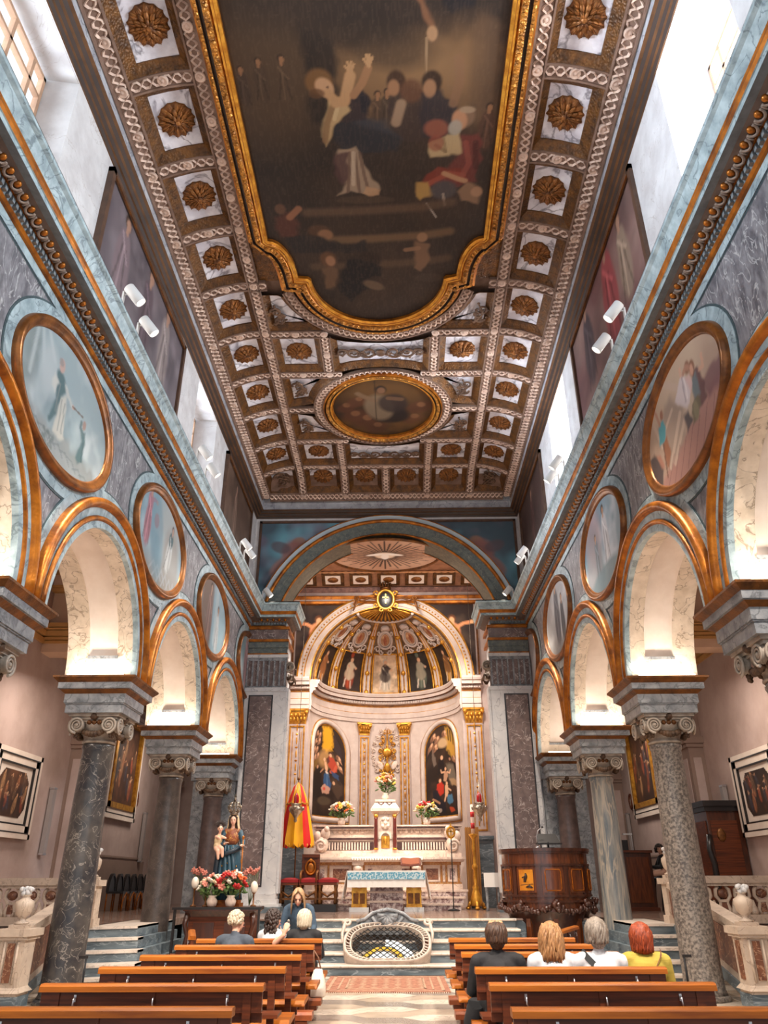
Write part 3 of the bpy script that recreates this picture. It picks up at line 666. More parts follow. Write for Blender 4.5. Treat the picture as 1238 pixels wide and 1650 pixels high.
# wide scroll panels before and behind the oval
top_arc = [(1.0 * -math.cos(a), QB - .02 - .26 * math.sin(a)) for a in arcpts(8, 0, PI)]
bot_arc = [(1.1 * math.cos(a), QA + .12 + .22 * math.sin(a)) for a in arcpts(8, 0, PI)]
coffer([(PI_ - e, QA + e), (PI_ - e, QB - e)] + top_arc[::-1][1:-1] + [(-PI_ + e, QB - e), (-PI_ + e, QA + e)] + bot_arc[::-1][1:-1], 'wide', seed=21, w=1.5, d=.85, ctr=(0, (QA + QB) / 2))
b_arc = [(1.0 * math.cos(a), QD + .02 + .26 * math.sin(a)) for a in arcpts(8, 0, PI)]
coffer([(PI_ - e, QE - e), (-PI_ + e, QE - e), (-PI_ + e, QD + e)] + b_arc[::-1][1:-1] + [(PI_ - e, QD + e)], 'wide', seed=23, w=1.5, d=.8, ctr=(0, (QD + QE) / 2 + .12))
# crown moulding round the ceiling
CR = [(-.02, 11.72), (.02, 11.73), (.05, 11.78), (.08, 11.79), (.11, 11.85), (.15, 11.86), (.19, 11.92), (.24, 11.935), (.23, 11.94), (.21, 11.97), (.205, 12.05), (.21, 12.12), (.235, 12.16), (.245, 12.25)]
cm_ = [0, 2, 0, 2, 0, 2, 0, 0, 1, 1, 1, 1, 1]
def cfr(pts, sgn):
    return [(Vector((o.x + CX(o.y), o.y, 0)), u, v) for o, u, v in path_frames(pts, sgn)]
b = MB(); b.sweep(CR, cfr([(-4.08, 0), (-4.08, 21.2), (4.08, 21.2), (4.08, 0)], -1), cm_, cap=False)
struct(b.build('trim_5', [crownm, mk('crown_cove_plaster', (176, 176, 180), (140, 140, 146), 3, .8, vein=(110, 110, 116), vs=2, vw=.02), crownd]))

# ------------------------------------------------------------------ ceiling pictures
def outline_big():
    P = [(-2.07, 1.2), (-2.07, 10.62)]
    P += [(-2.07 + .46 * math.sin(a), 11.62 - 1.0 * math.cos(a)) for a in arcpts(8, 0, PI / 2)]
    P += [(-1.42, 11.64)]
    P += [(-1.36 * math.cos(a), 11.66 + 1.32 * math.sin(a)) for a in arcpts(30, .03, PI - .03)]
    P += [(-x, y) for x, y in P[:11][::-1]]
    return P
def frame_sweep(P, prof, mats, name, matl, parent, loop):
    V2 = [Vector(p) for p in P]; n = len(V2); Ns = []
    for i in range(n):
        ns = []
        if loop or i > 0: d = (V2[i] - V2[i - 1]).normalized(); ns.append(Vector((-d.y, d.x)))
        if loop or i < n - 1: d = (V2[(i + 1) % n] - V2[i]).normalized(); ns.append(Vector((-d.y, d.x)))
        Ns.append(ns[0] if len(ns) == 1 else (ns[0] + ns[1]) / max(.5, 1 + ns[0].dot(ns[1])))
    b = MB(); rr = []
    for p, m in zip(V2, Ns): rr.append([CE(p.x + m.x * a, p.y + m.y * a, h) for a, h in prof])
    k = len(prof); base = len(b.v); b.v += [tuple(q) for r in rr for q in r]
    for i in range(n if loop else n - 1):
        a0 = base + i * k; b0 = base + ((i + 1) % n) * k
        for j in range(k - 1): b.f.append((a0 + j, a0 + j + 1, b0 + j + 1, b0 + j)); b.m.append(mats[j]); b.sm.append(False)
    return b, V2, Ns
leafm = mk('carved_gilding', (206, 140, 56), (120, 74, 28), 10, .4, .5, bump=.6, bscale=-30)
FP = [(0, .06), (0, -.05), (.05, -.07), (.06, -.09), (.09, -.09), (.10, -.06), (.13, -.09), (.19, -.12), (.22, -.11), (.23, -.05), (.27, -.05), (.28, -.11), (.33, -.12), (.35, -.05), (.40, -.04), (.40, .02)]
FM = [0, 1, 0, 1, 0, 0, 2, 2, 0, 3, 3, 2, 2, 0, 3]
big = thing('ceiling_painting', 'huge dark ceiling painting with a woman raising her arms, in a stepped gilded frame', 'painting', CE(0, 7, .05))
def place(o, par): o.parent = par; o.matrix_parent_inverse = Matrix.Translation(par.location).inverted(); return o
OB = outline_big()
fb, V2, Ns = frame_sweep(OB, FP, FM, '', None, None, False)
fo = place(fb.build('frame', [gold, goldb, leafm, mk('frame_groove', (48, 36, 30), None, rough=.6)]), big)
lf = MB(); P, L = resample(OB, .105); Nn = norms(P)
for i, (p, n_) in enumerate(zip(P, Nn)):
    a = math.atan2(n_.y, n_.x)
    lf.ell(CE(p.x + n_.x * .165, p.y + n_.y * .165, -.11), (.05, .034, .03), 6, 4, 0, Euler((0, 0, a)))
    lf.ell(CE(p.x + n_.x * .305, p.y + n_.y * .305, -.12), (.03, .036, .022), 6, 4, 0, Euler((0, 0, a)))
lo = place(lf.build('leaf_carving', leafm), big); tag(lo, kind='stuff')
# concave cut guilloche-free border strips beside the picture
def paint_big(a):
    # u across (0 left), v along the nave: 0 = altar end, 1 = near end; asp = 8/4.16
    SK = (206, 158, 112); a.fill((56, 44, 38)); a.clouds((80, 60, 46), 3, 4, .35, .75, .6); a.clouds((38, 31, 29), 2.2, 9, .45, .8, .8)
    a.blob(.13, .72, .24, .32, (100, 76, 54), .7, 0, .9, .5, 8); a.poly([(.37, .77), (.46, .78), (.55, .74), (.62, .73), (.70, .775), (.88, .80), (.95, .74), (.93, .60), (.80, .63), (.55, .60), (.40, .62)], (150, 112, 76), .8, .16, .03); a.blob(.66, .71, .22, .12, (168, 128, 88), .5, 0, .8, .5, 5)
    a.poly([(.26, .80), (.385, .77), (.37, .60), (.27, .60)], (46, 37, 33), .9, .03); a.blob(.5, .85, .55, .14, (58, 46, 40), .85, 0, .8, .6, 7); a.blob(.45, .79, .2, .09, (52, 42, 37), .7, 10, .7, .6, 17); a.blob(.56, .755, .14, .07, (60, 48, 40), .6, -10, .7, .6, 19)
    a.line([(.92, .78), (.93, .62)], .05, (112, 84, 62), .6, .6); a.poly([(.66, .88), (.72, .82), (.735, .775), (.715, .785), (.69, .83), (.63, .87)], (150, 102, 72), .85, .012); a.blob(.73, .778, .018, .026, (196, 150, 110), .9); a.poly([(.71, .87), (.80, .815), (.86, .83), (.9, .88)], (40, 36, 40), .95, .02); a.line([(.71, .77), (.714, .695)], .004, (196, 160, 122), .6)
    for i, (x, y, h, c) in enumerate(((.10, .65, .17, (84, 64, 48)), (.185, .65, .18, (92, 70, 52)), (.03, .64, .16, (76, 58, 46)), (.53, .575, .18, (96, 72, 54)), (.567, .575, .19, (84, 66, 52)), (.96, .535, .2, (96, 66, 50)))): a.fig(x, y, h, c, (170, 122, 86), (60, 42, 32), seed=i + 30)
    a.poly([(.60, .685), (.56, .62), (.60, .56), (.70, .555), (.73, .62), (.70, .665), (.65, .685)], (70, 54, 48), .95, .012); a.blob(.60, .685, .035, .045, (70, 46, 34), .95); a.blob(.592, .675, .022, .032, (176, 128, 92), .95); a.blob(.66, .668, .045, .05, (112, 74, 52), .9); a.line([(.62, .64), (.60, .60)], .02, (196, 160, 128), .7)
    a.poly([(.69, .66), (.76, .675), (.82, .645), (.84, .60), (.78, .555), (.70, .57)], (56, 48, 52), .95, .012); a.blob(.735, .685, .036, .045, (56, 38, 30), .95); a.blob(.728, .672, .024, .034, (180, 132, 96), .95); a.line([(.82, .64), (.84, .69), (.83, .73)], .018, (150, 110, 80), .8); a.blob(.76, .585, .05, .04, (176, 100, 74), .7)
    # the woman with raised arms
    a.poly([(.34, .60), (.345, .555), (.42, .52), (.50, .53), (.60, .535), (.62, .565), (.56, .59), (.48, .61)], (48, 48, 54), .97, .014); a.poly([(.44, .595), (.58, .575), (.62, .562), (.56, .60), (.46, .615)], (70, 70, 76), .7, .02)
    a.poly([(.41, .665), (.46, .68), (.50, .64), (.49, .605), (.40, .60), (.36, .62)], (60, 48, 50), .97, .012); a.poly([(.44, .68), (.47, .685), (.505, .65), (.50, .615), (.47, .62)], (40, 38, 46), .9, .012)
    a.poly([(.345, .65), (.40, .66), (.42, .625), (.36, .60), (.335, .57), (.315, .55), (.305, .575), (.315, .61)], (206, 170, 122), .97, .012); a.line([(.36, .64), (.33, .60), (.315, .56)], .012, (150, 112, 76), .8); a.line([(.385, .65), (.36, .61)], .008, (232, 200, 152), .7)
    a.poly([(.36, .54), (.44, .545), (.475, .49), (.53, .432), (.46, .425), (.40, .43), (.342, .417), (.38, .45), (.35, .49)], (176, 148, 122), .97, .012); a.poly([(.355, .53), (.40, .53), (.40, .46), (.37, .45), (.33, .48)], (92, 62, 60), .9, .014)
    for x0, x1 in ((.41, .39), (.43, .44), (.45, .48)): a.line([(x0, .53), ((x0 + x1) / 2, .47), (x1, .43)], .007, (120, 92, 76), .8)
    a.line([(.425, .53), (.415, .45)], .009, (220, 194, 166), .7); a.poly([(.47, .445), (.53, .43), (.52, .42), (.45, .425)], (206, 160, 120), .9, .008)
    a.line([(.37, .645), (.405, .648), (.432, .70)], .021, SK, 1, .4); a.line([(.44, .66), (.475, .685), (.50, .715)], .015, (176, 128, 90), 1, .4)
    for bx, by in ((.434, .705), (.503, .718)):
        for dx, dy in ((-.018, .014), (-.008, .022), (.004, .023), (.014, .018)): a.line([(bx, by), (bx + dx, by + dy)], .005, SK, .95, .4)
    a.blob(.318, .688, .05, .05, (132, 92, 54), 1, 25, .3); a.blob(.335, .676, .032, .042, (214, 164, 122), 1, 25, .3); a.line([(.345, .665), (.36, .655)], .018, SK, 1); a.blob(.345, .678, .006, .006, (90, 56, 40), .9); a.blob(.30, .665, .03, .02, (110, 74, 46), .8)
    # the kneeling elder in red and white
    a.poly([(.86, .57), (.93, .57), (.955, .51), (.93, .45), (.84, .44), (.82, .49), (.86, .53)], (122, 58, 50), .97, .014); a.poly([(.77, .49), (.88, .485), (.90, .45), (.80, .455), (.72, .43), (.70, .445), (.73, .475)], (140, 58, 42), .97, .012); a.line([(.74, .45), (.82, .475), (.88, .47)], .012, (178, 88, 66), .7); a.line([(.88, .55), (.90, .50), (.87, .46)], .012, (166, 86, 72), .7); a.line([(.92, .55), (.93, .49)], .012, (84, 36, 34), .8)
    a.poly([(.80, .575), (.86, .575), (.865, .53), (.82, .515), (.745, .52), (.73, .545), (.76, .56)], (206, 174, 128), .97, .012); a.line([(.76, .545), (.80, .53)], .008, (150, 120, 84), .8); a.line([(.79, .56), (.80, .53)], .007, (150, 120, 84), .7)
    a.blob(.862, .610, .04, .045, (150, 116, 90), .95); a.blob(.848, .603, .028, .04, (206, 148, 110), 1, 10); a.blob(.835, .585, .026, .032, (188, 174, 156), .95); a.blob(.875, .625, .03, .014, (190, 160, 130), .8); a.line([(.80, .475), (.86, .46), (.89, .455)], .012, (206, 156, 116), .9)
    a.poly([(.69, .45), (.74, .455), (.76, .425), (.71, .405), (.685, .415)], (196, 152, 84), .95, .012); a.blob(.80, .43, .06, .05, (92, 84, 86), .9, 10); a.poly([(.89, .45), (.94, .44), (.97, .42), (.95, .395), (.89, .40), (.87, .425)], (168, 130, 100), .9, .014); a.blob(.945, .425, .024, .026, (196, 150, 116), .9)
    a.line([(.73, .395), (.775, .355)], .004, (206, 190, 176), .8); a.line([(.80, .42), (.81, .39)], .006, (200, 180, 160), .7); a.blob(.76, .55, .03, .035, (160, 80, 60), .7)
    # steps and the people in the dark foreground
    for y, k, c in ((.385, .8, (110, 84, 64)), (.30, .9, (128, 98, 70)), (.215, .6, (112, 86, 64))): a.line([(.2, y - .012), (.48, y - .008), (.72, y), (.84, y + .012)], .022, c, k, 1.0)
    a.blob(.47, .408, .12, .02, (100, 78, 60), .5); a.poly([(.05, .36), (.13, .375), (.16, .34), (.14, .30), (.06, .30)], (104, 58, 46), .8, .02); a.line([(.12, .36), (.165, .385)], .016, (176, 120, 88), .8); a.blob(.085, .385, .026, .03, (128, 90, 68), .7)
    a.blob(.245, .318, .05, .036, (96, 66, 46), .95); a.blob(.27, .308, .035, .03, (158, 114, 82), .95); a.poly([(.08, .30), (.24, .305), (.34, .275), (.46, .285), (.45, .255), (.30, .245), (.10, .25)], (46, 40, 40), .95, .016)
    a.blob(.47, .225, .05, .045, (52, 38, 32), .97); a.poly([(.36, .22), (.44, .225), (.52, .20), (.51, .165), (.45, .16), (.46, .12), (.36, .08), (.31, .12), (.32, .17)], (32, 29, 32), .98, .014); a.blob(.27, .225, .04, .05, (112, 76, 50), .9); a.blob(.28, .222, .024, .035, (176, 128, 96), .95); a.poly([(.24, .20), (.31, .195), (.30, .13), (.24, .12)], (122, 90, 66), .85, .016)
    a.blob(.48, .135, .06, .03, (130, 104, 82), .7, -25); a.poly([(.68, .28), (.74, .275), (.76, .215), (.72, .18), (.68, .20), (.69, .24)], (150, 112, 84), .85, .014); a.blob(.715, .295, .024, .028, (176, 134, 100), .9); a.line([(.70, .26), (.64, .255)], .012, (166, 124, 92), .8); a.blob(.75, .16, .08, .03, (84, 66, 54), .6)
    a.gain = .50; a.grad((30, 26, 26), .10, -.02, .4); a.mix((vnoise(a.u, a.v, 110, 5) > .86) * .08, (150, 120, 96)); a.mix(np.clip((vnoise(a.u * 9, a.v * .7, 60, 3) - .6) * 1.5, 0, .07), (150, 120, 96))
    a.mix(((np.abs(a.u - .655) < .0015) | (np.abs(a.u - .36) < .0015)) * .3, (30, 24, 22))
Y0b, Y1b = 13.0, 5.0
def inside_big(U, V):
    x = np.abs((U - .5) * 4.16); y = Y0b + (Y1b - Y0b) * V
    ok = np.where(y < 10.7, x < 2.10, False)
    ok |= (y >= 10.6) & (y <= 11.66) & ((x < 1.62) | (((x - 2.07) / .44) ** 2 + ((y - 11.62) / .97) ** 2 > 1)) & (x < 2.1)
    ok |= (y > 11.6) & ((x / 1.40) ** 2 + ((y - 11.64) / 1.37) ** 2 < 1); return ok
place(pic_map('canvas', lambda u, v: ((u - .5) * 4.16 + CX(Y0b + (Y1b - Y0b) * v), Y0b + (Y1b - Y0b) * v, ZC + .02), 200, 380, paint_big, None, 8 / 4.16, keep=inside_big), big)
bk = MB(); bk.box(-2.2, 2.0, 1.0, 5.05, ZC + .02, ZC + .05); place(bk.build('canvas', mk('dark_canvas', (70, 54, 44), (48, 38, 32), 2, .6)), big)
ov = thing('ceiling_oval_painting', 'smaller oval ceiling painting of a seated saint in a round gilded frame', 'painting', CE(0, OC, .05))
OV = [(1.30 * math.cos(a), OC + 1.33 * math.sin(a)) for a in arcpts(72, 2 * PI, 0)[:-1]]
fb, _, _ = frame_sweep(OV, [(-.0, .06), (0, -.03), (.04, -.06), (.07, -.06), (.09, -.02), (.13, -.09), (.18, -.09), (.20, -.03), (.22, -.08), (.25, -.07), (.26, .02)], [0, 0, 1, 3, 2, 2, 0, 3, 0, 0], '', None, None, True)
place(fb.build('frame', [gold, goldb, leafm, MATS['frame_groove']]), ov)
lf = MB()
for a in arcpts(70, 0, 2 * PI)[:-1]: lf.ell(CE(1.455 * math.cos(a), OC + 1.485 * math.sin(a), -.08), (.03, .045, .025), 6, 4, 0, Euler((0, 0, a)))
tag(place(lf.build('leaf_carving', leafm), ov), kind='stuff')
def paint_oval(a):
    a.fill((86, 60, 36)); a.clouds((142, 98, 50), 3, 3, .4, .75, .8); a.clouds((44, 34, 30), 2.5, 8, .45, .75, .8); a.blob(.5, .75, .4, .2, (150, 104, 56), .5, 0, 1)
    for x, y, s in ((.2, .35, .14), (.12, .5, .1), (.32, .28, .14), (.86, .5, .12), (.8, .3, .12), (.42, .15, .13), (.25, .6, .1)): a.blob(x, y, s, s * .7, (110, 66, 46), .7, 30, .5, .5, int(x * 50)); a.blob(x + .02, y + .05, s * .35, s * .35, (160, 112, 78), .7)
    a.blob(.58, .36, .2, .14, (40, 34, 36), .95, -15, .3, .4); a.blob(.46, .50, .13, .2, (150, 126, 100), .9, 5, .35, .4, 2); a.blob(.60, .56, .14, .16, (62, 50, 48), .9, 0, .35, .4, 5); a.line([(.42, .62), (.30, .70), (.26, .74)], .03, (150, 118, 90), .9); a.line([(.56, .66), (.68, .64)], .03, (130, 96, 72), .9)
    a.line([(.43, .3), (.43, .95)], .007, (50, 38, 30), .7); a.blob(.49, .80, .055, .065, (44, 34, 30), 1); a.blob(.49, .785, .04, .05, (150, 108, 80), 1); a.grad((30, 24, 24), .3, -.05, .5); a.gain = .5
place(pic_map('canvas', lambda u, v: CE((u - .5) * 2.62, OC + 1.34 - 2.68 * v, .04), 90, 90, paint_oval, None, 1.02, disc=True), ov)
# ------------------------------------------------------------------ roundel pictures on the arcade walls
framem = mk('roundel_frame_gilding', (150, 92, 40), (96, 56, 26), 4, .35, .5, bump=.1, bscale=20)
def art_L1(a):
    a.fill((172, 190, 194)); a.clouds((212, 220, 222), 4, 2, .4, .7); a.clouds((134, 154, 160), 5, 6, .5, .75, .6); a.poly([(0, .2), (.12, .2), (.18, .5), (.14, .8), (0, .8)], (136, 148, 146), .7, .12, .03); a.poly([(.05, .18), (.35, .20), (.6, .24), (.9, .28), (1, .1), (1, 0), (0, 0)], (158, 162, 158), .9, .05, .03); a.poly([(.1, .1), (.45, .16), (.85, .16), (.9, 0), (.1, 0)], (184, 190, 190), .6, .08, .03)
    for p_ in ([(.1, .78), (.11, .40)], [(.2, .86), (.29, .71)], [(.14, .82), (.2, .6)]): a.line(p_, .014, (220, 228, 230), .55, 1)
    a.blob(.27, .60, .09, .12, (206, 214, 216), .7, 20, .6); a.blob(.24, .46, .06, .14, (200, 210, 212), .6)
    a.poly([(.40, .50), (.455, .58), (.50, .30), (.515, .22), (.46, .19), (.40, .20), (.41, .33)], (222, 218, 206), .97, .02); a.poly([(.33, .67), (.36, .70), (.43, .67), (.44, .60), (.41, .52), (.405, .34), (.35, .24), (.335, .27), (.37, .46)], (96, 124, 128), .97, .016); a.poly([(.32, .64), (.36, .60), (.35, .50), (.31, .50), (.30, .56)], (222, 222, 214), .95, .02)
    a.poly([(.42, .66), (.455, .65), (.50, .60), (.545, .57), (.53, .55), (.47, .56), (.43, .60)], (212, 212, 206), .95, .014); a.blob(.545, .565, .012, .012, (214, 176, 160), 1); a.line([(.54, .57), (.66, .60)], .005, (120, 104, 92), .9); a.blob(.365, .755, .028, .036, (214, 180, 168), 1); a.blob(.352, .775, .022, .02, (170, 160, 156), .9)
    for x0, y0, x1, y1 in ((.43, .5, .44, .24), (.46, .5, .48, .25), (.38, .6, .39, .36)): a.line([(x0, y0), (x1, y1)], .006, (150, 158, 156), .7)
    a.poly([(.66, .50), (.72, .50), (.735, .38), (.755, .23), (.70, .20), (.675, .22), (.69, .38)], (96, 124, 126), .97, .016); a.blob(.693, .55, .02, .027, (176, 150, 140), 1); a.line([(.69, .47), (.655, .50), (.66, .545)], .013, (110, 134, 136), .95); a.line([(.72, .4), (.73, .24)], .006, (70, 98, 102), .7)
    for i in range(9): a.line([(.18 + .08 * i, .10 + .02 * (i % 3)), (.24 + .08 * i, .15), (.30 + .08 * i, .09)], .005, (126, 136, 138), .6)
    for i in range(14): a.blob(.37 + .05 * math.sin(i * 2.4), .10 + .05 * math.cos(i * 1.7), .012, .012, (120, 132, 130), .7)
def art_L2(a):
    a.fill((150, 182, 196)); a.clouds((196, 214, 222), 3, 3, .4, .7); a.blob(.7, .8, .3, .2, (206, 200, 190), .6, 0, .8); a.grad((146, 140, 132), .35, .02, .9); a.blob(.75, .3, .2, .3, (170, 160, 150), .7)
    a.fig(.20, .28, .42, (186, 128, 140), (206, 160, 140), arm=(.3, .05), seed=4); a.fig(.66, .26, .36, (212, 214, 212), (200, 164, 148), (80, 70, 66), (80, 110, 116), seed=5, lean=10); a.blob(.36, .66, .05, .05, (190, 110, 110), .8)
    for i in range(6): a.line([(.3 + .1 * i, .05), (.4 + .09 * i, .22), (.5 + .08 * i, .1)], .01, (190, 196, 200), .6)
    a.blob(.4, .5, .12, .3, (120, 160, 176), .5, 20)
def art_L3(a):
    a.fill((150, 136, 128)); a.blob(.7, .6, .3, .5, (164, 198, 212), .9, -10, .6); a.line([(.6, 1), (.58, .2)], .05, (196, 216, 222), .8); a.blob(.25, .5, .2, .6, (124, 98, 86), .8); a.fig(.36, .1, .5, (150, 120, 112), (200, 160, 140), seed=3); a.fig(.66, .08, .4, (206, 212, 214), seed=8); a.clouds((196, 206, 210), 6, 9, .55, .8, .6)
def art_L4(a): a.fill((138, 164, 172)); a.clouds((190, 204, 208), 3, 5); a.fig(.4, .1, .6, (190, 150, 150), seed=3)
def art_R1(a):
    a.fill((168, 142, 124)); a.clouds((188, 164, 142), 3, 4, .4, .7); a.blob(.6, .9, .3, .14, (196, 172, 148), .5, 0, 1); a.poly([(.10, .2), (.3, .27), (.87, .40), (1, .4), (1, 0), (0, 0)], (166, 122, 112), .9, .03); a.poly([(.76, .5), (.88, .52), (1, .5), (.98, .30), (.80, .32)], (118, 84, 86), .85, .03)
    a.poly([(.15, .65), (.40, .80), (.52, .55), (.50, .30), (.26, .24)], (150, 132, 120), .7, .05)
    for p_, w_ in (([(.26, .24), (.48, .53)], .018), ([(.32, .22), (.56, .48)], .016), ([(.12, .9), (.2, .5)], .014), ([(.36, .97), (.52, .74)], .018), ([(.20, .55), (.40, .66)], .012)): a.line(p_, w_, (192, 168, 150), .85, .3)
    for i in range(7): a.line([(.15 + .1 * i, .05), (.32 + .09 * i, .30)], .004, (120, 86, 80), .6)
    a.poly([(.56, .78), (.60, .78), (.66, .62), (.61, .50), (.56, .48), (.47, .64), (.46, .68)], (206, 192, 190), .97, .016); a.poly([(.61, .72), (.66, .72), (.68, .60), (.64, .56)], (206, 172, 166), .95, .016); a.line([(.58, .76), (.57, .55)], .008, (160, 144, 144), .7); a.line([(.60, .74), (.60, .55)], .006, (232, 220, 216), .7)
    a.poly([(.52, .46), (.57, .46), (.60, .34), (.53, .30)], (84, 78, 80), .95, .016); a.poly([(.69, .68), (.76, .66), (.79, .50), (.78, .36), (.70, .34), (.66, .46)], (104, 74, 74), .95, .016); a.poly([(.68, .66), (.735, .64), (.73, .46), (.67, .42), (.66, .54)], (112, 122, 124), .95, .016); a.poly([(.63, .46), (.70, .46), (.71, .36), (.66, .29), (.60, .30), (.60, .40)], (112, 102, 82), .97, .016); a.blob(.655, .37, .03, .05, (140, 130, 104), .8)
    a.blob(.70, .72, .035, .045, (132, 92, 72), 1); a.blob(.695, .71, .022, .03, (198, 152, 128), 1); a.blob(.655, .78, .03, .035, (140, 100, 80), .95); a.line([(.575, .80), (.575, .86)], .012, (204, 162, 140), .95); a.line([(.60, .78), (.64, .80), (.67, .76)], .014, (176, 130, 108), .9); a.line([(.77, .62), (.81, .60), (.815, .70)], .012, (198, 154, 130), .9)
    a.poly([(.20, .70), (.27, .71), (.28, .60), (.25, .50), (.18, .52), (.18, .62)], (84, 148, 156), .97, .014); a.blob(.265, .755, .022, .028, (150, 104, 84), 1); a.line([(.22, .70), (.20, .82), (.19, .86)], .012, (176, 128, 106), .9); a.poly([(.21, .50), (.28, .52), (.30, .40), (.24, .26), (.20, .38)], (150, 100, 74), .97, .016); a.line([(.22, .5), (.2, .2)], .008, (110, 78, 64), .8); a.poly([(.0, .55), (.08, .55), (.17, .30), (.12, .2), (0, .3)], (70, 60, 62), .9, .02); a.poly([(.1, .5), (.16, .46), (.19, .3), (.14, .34)], (168, 112, 92), .8, .02)
def art_R2(a):
    a.fill((150, 172, 184)); a.clouds((204, 214, 222), 4, 5, .4, .65); a.clouds((98, 150, 170), 3, 8, .55, .75, .9); a.blob(.3, .75, .2, .2, (176, 150, 152), .8, 20, .8); a.blob(.25, .3, .2, .35, (140, 136, 140), .7); a.fig(.6, .25, .4, (206, 208, 212), seed=3); a.fig(.35, .2, .32, (120, 130, 138), seed=6); a.blob(.5, .1, .4, .1, (112, 140, 150), .8)
def art_R3(a):
    a.fill((170, 168, 168)); a.clouds((206, 206, 206), 4, 5, .4, .7); a.fig(.5, .1, .6, (96, 96, 102), seed=3); a.fig(.7, .1, .4, (70, 70, 76), seed=4); a.grad((120, 116, 112), .3, 0, .8)
def art_R4(a): a.fill((128, 122, 124)); a.clouds((170, 166, 166), 3, 6); a.fig(.5, .1, .6, (90, 80, 80), seed=5)
RL = {(-1, 1): (art_L1, 'pale oval wall painting of a robed monk pointing to a small kneeling figure'), (-1, 2): (art_L2, 'blue oval wall painting with a pink robed figure at its left edge'),
      (-1, 3): (art_L3, 'narrow looking oval painting of brown rock and pale blue light, third on the left wall'), (-1, 4): (art_L4, 'half hidden blue oval painting squeezed against the left chancel pier'),
      (1, 1): (art_R1, 'brownish pink oval wall painting of clustered figures above a slanting ladder'), (1, 2): (art_R2, 'blue and white oval wall painting, second on the right wall'),
      (1, 3): (art_R3, 'grey oval wall painting with dark standing figures, third on the right wall'), (1, 4): (art_R4, 'half hidden dark oval painting squeezed against the right chancel pier')}
for (sg, i), (fn, lab) in RL.items():
    y = COLY[sg][i] if i < 4 else 21.18; half = i == 4
    t = thing('roundel_painting', lab, 'painting', (sg * 4.04, y, 7.05), 0, None)
    A = arcpts(36, R(90), R(270)) if half else arcpts(72, 0, 2 * PI)[:-1]
    prof = [(-.165, .0), (-.16, .03), (-.13, .055), (-.11, .05), (-.08, .085), (-.04, .095), (-.01, .075), (.0, .02), (0, -.02)]
    b = MB(); rr = [[(-sg * h, (1.5 + d) * math.cos(a), (.95 + d) * math.sin(a)) for d, h in prof] for a in A]
    b.rings(rr, loop=not half); b.build('frame', framem, t)
    def mp(u, v, sg=sg, half=half):
        x = (u - .5) * 2 * 1.36 * (-sg); return (-sg * .015, min(x, 0) if half else x, (v - .5) * 2 * .81)
    def fn2(a, fn=fn, g=.62 if sg < 0 else .95): fn(a); a.gain = g
    pic_map('canvas', mp, 90, 80, fn2, t, .6, disc=True)
# ------------------------------------------------------------------ clerestory canvases
def art_dark(base, hi, lo, seed, figs=()):
    def f(a):
        a.fill(base); a.clouds(hi, 2.4, seed, .42, .7, .8); a.clouds(lo, 3, seed + 4, .45, .75, .8); a.clouds(hi, 9, seed + 8, .55, .8, .3)
        for i, g in enumerate(figs): a.fig(*g[:3], g[3], (164, 126, 106), seed=seed + i)
        a.clouds(lo, 5, seed + 20, .5, .8, .4)
    return f
CLP = [(-1, 8.1, 12.55, art_dark((104, 94, 98), (146, 136, 140), (64, 58, 64), 3, ((.2, .3, .4, (120, 104, 108)), (.5, .25, .45, (92, 78, 84)), (.75, .3, .42, (136, 124, 122)))), 'large dim greyish mauve canvas high on the left wall beside the near window'),
       (-1, 16.75, 20.3, art_dark((84, 66, 56), (120, 98, 84), (48, 38, 36), 13, ((.4, .25, .4, (110, 88, 76)),)), 'brownish canvas high on the left wall between the far window and the arch'),
       (1, 8.2, 12.65, art_dark((112, 78, 76), (150, 124, 114), (58, 44, 46), 23, ((.25, .3, .45, (70, 60, 64)), (.6, .25, .5, (146, 70, 72)), (.8, .3, .4, (140, 120, 104)))), 'large reddish canvas high on the right wall beside the near window'),
       (1, 16.85, 20.4, art_dark((70, 54, 50), (104, 82, 76), (40, 32, 32), 33, ((.5, .25, .4, (90, 64, 60)),)), 'dark brown canvas high on the right wall between the far window and the arch')]
pframe = mk('canvas_frame_wood', (92, 66, 50), (66, 46, 36), 4, .5)
for sg, y0, y1, fn, lab in CLP:
    ym = (y0 + y1) / 2; xm = sg * 4.08 + CX(ym) - sg * .03
    t = thing('wall_painting', lab, 'painting', (xm, ym, 10.3), math.atan(.11 / 15) * -1 * 0, None); h = (y1 - y0) / 2; z0, z1 = -1.35, 1.27
    b = MB()
    for a0, a1, c0, c1 in ((-h, -h + .1, z0, z1), (h - .1, h, z0, z1), (-h, h, z1 - .1, z1), (-h, h, z0, z0 + .1)): b.box(-.05, .05, a0, a1, c0, c1)
    b.build('frame', pframe, t); b = MB(); b.box(-.06 if sg > 0 else .03, -.03 if sg > 0 else .06, -h + .1, h - .1, z1 - .13, z1 - .1); b.build('gilded_edge', goldd, t)
    pic_map('canvas', lambda u, v, sg=sg, h=h, z0=z0, z1=z1: (-sg * .0, (u - .5) * 2 * (h - .08) * (-sg), z0 + .08 + v * (z1 - z0 - .16)), 110, 60, fn, t, .58)
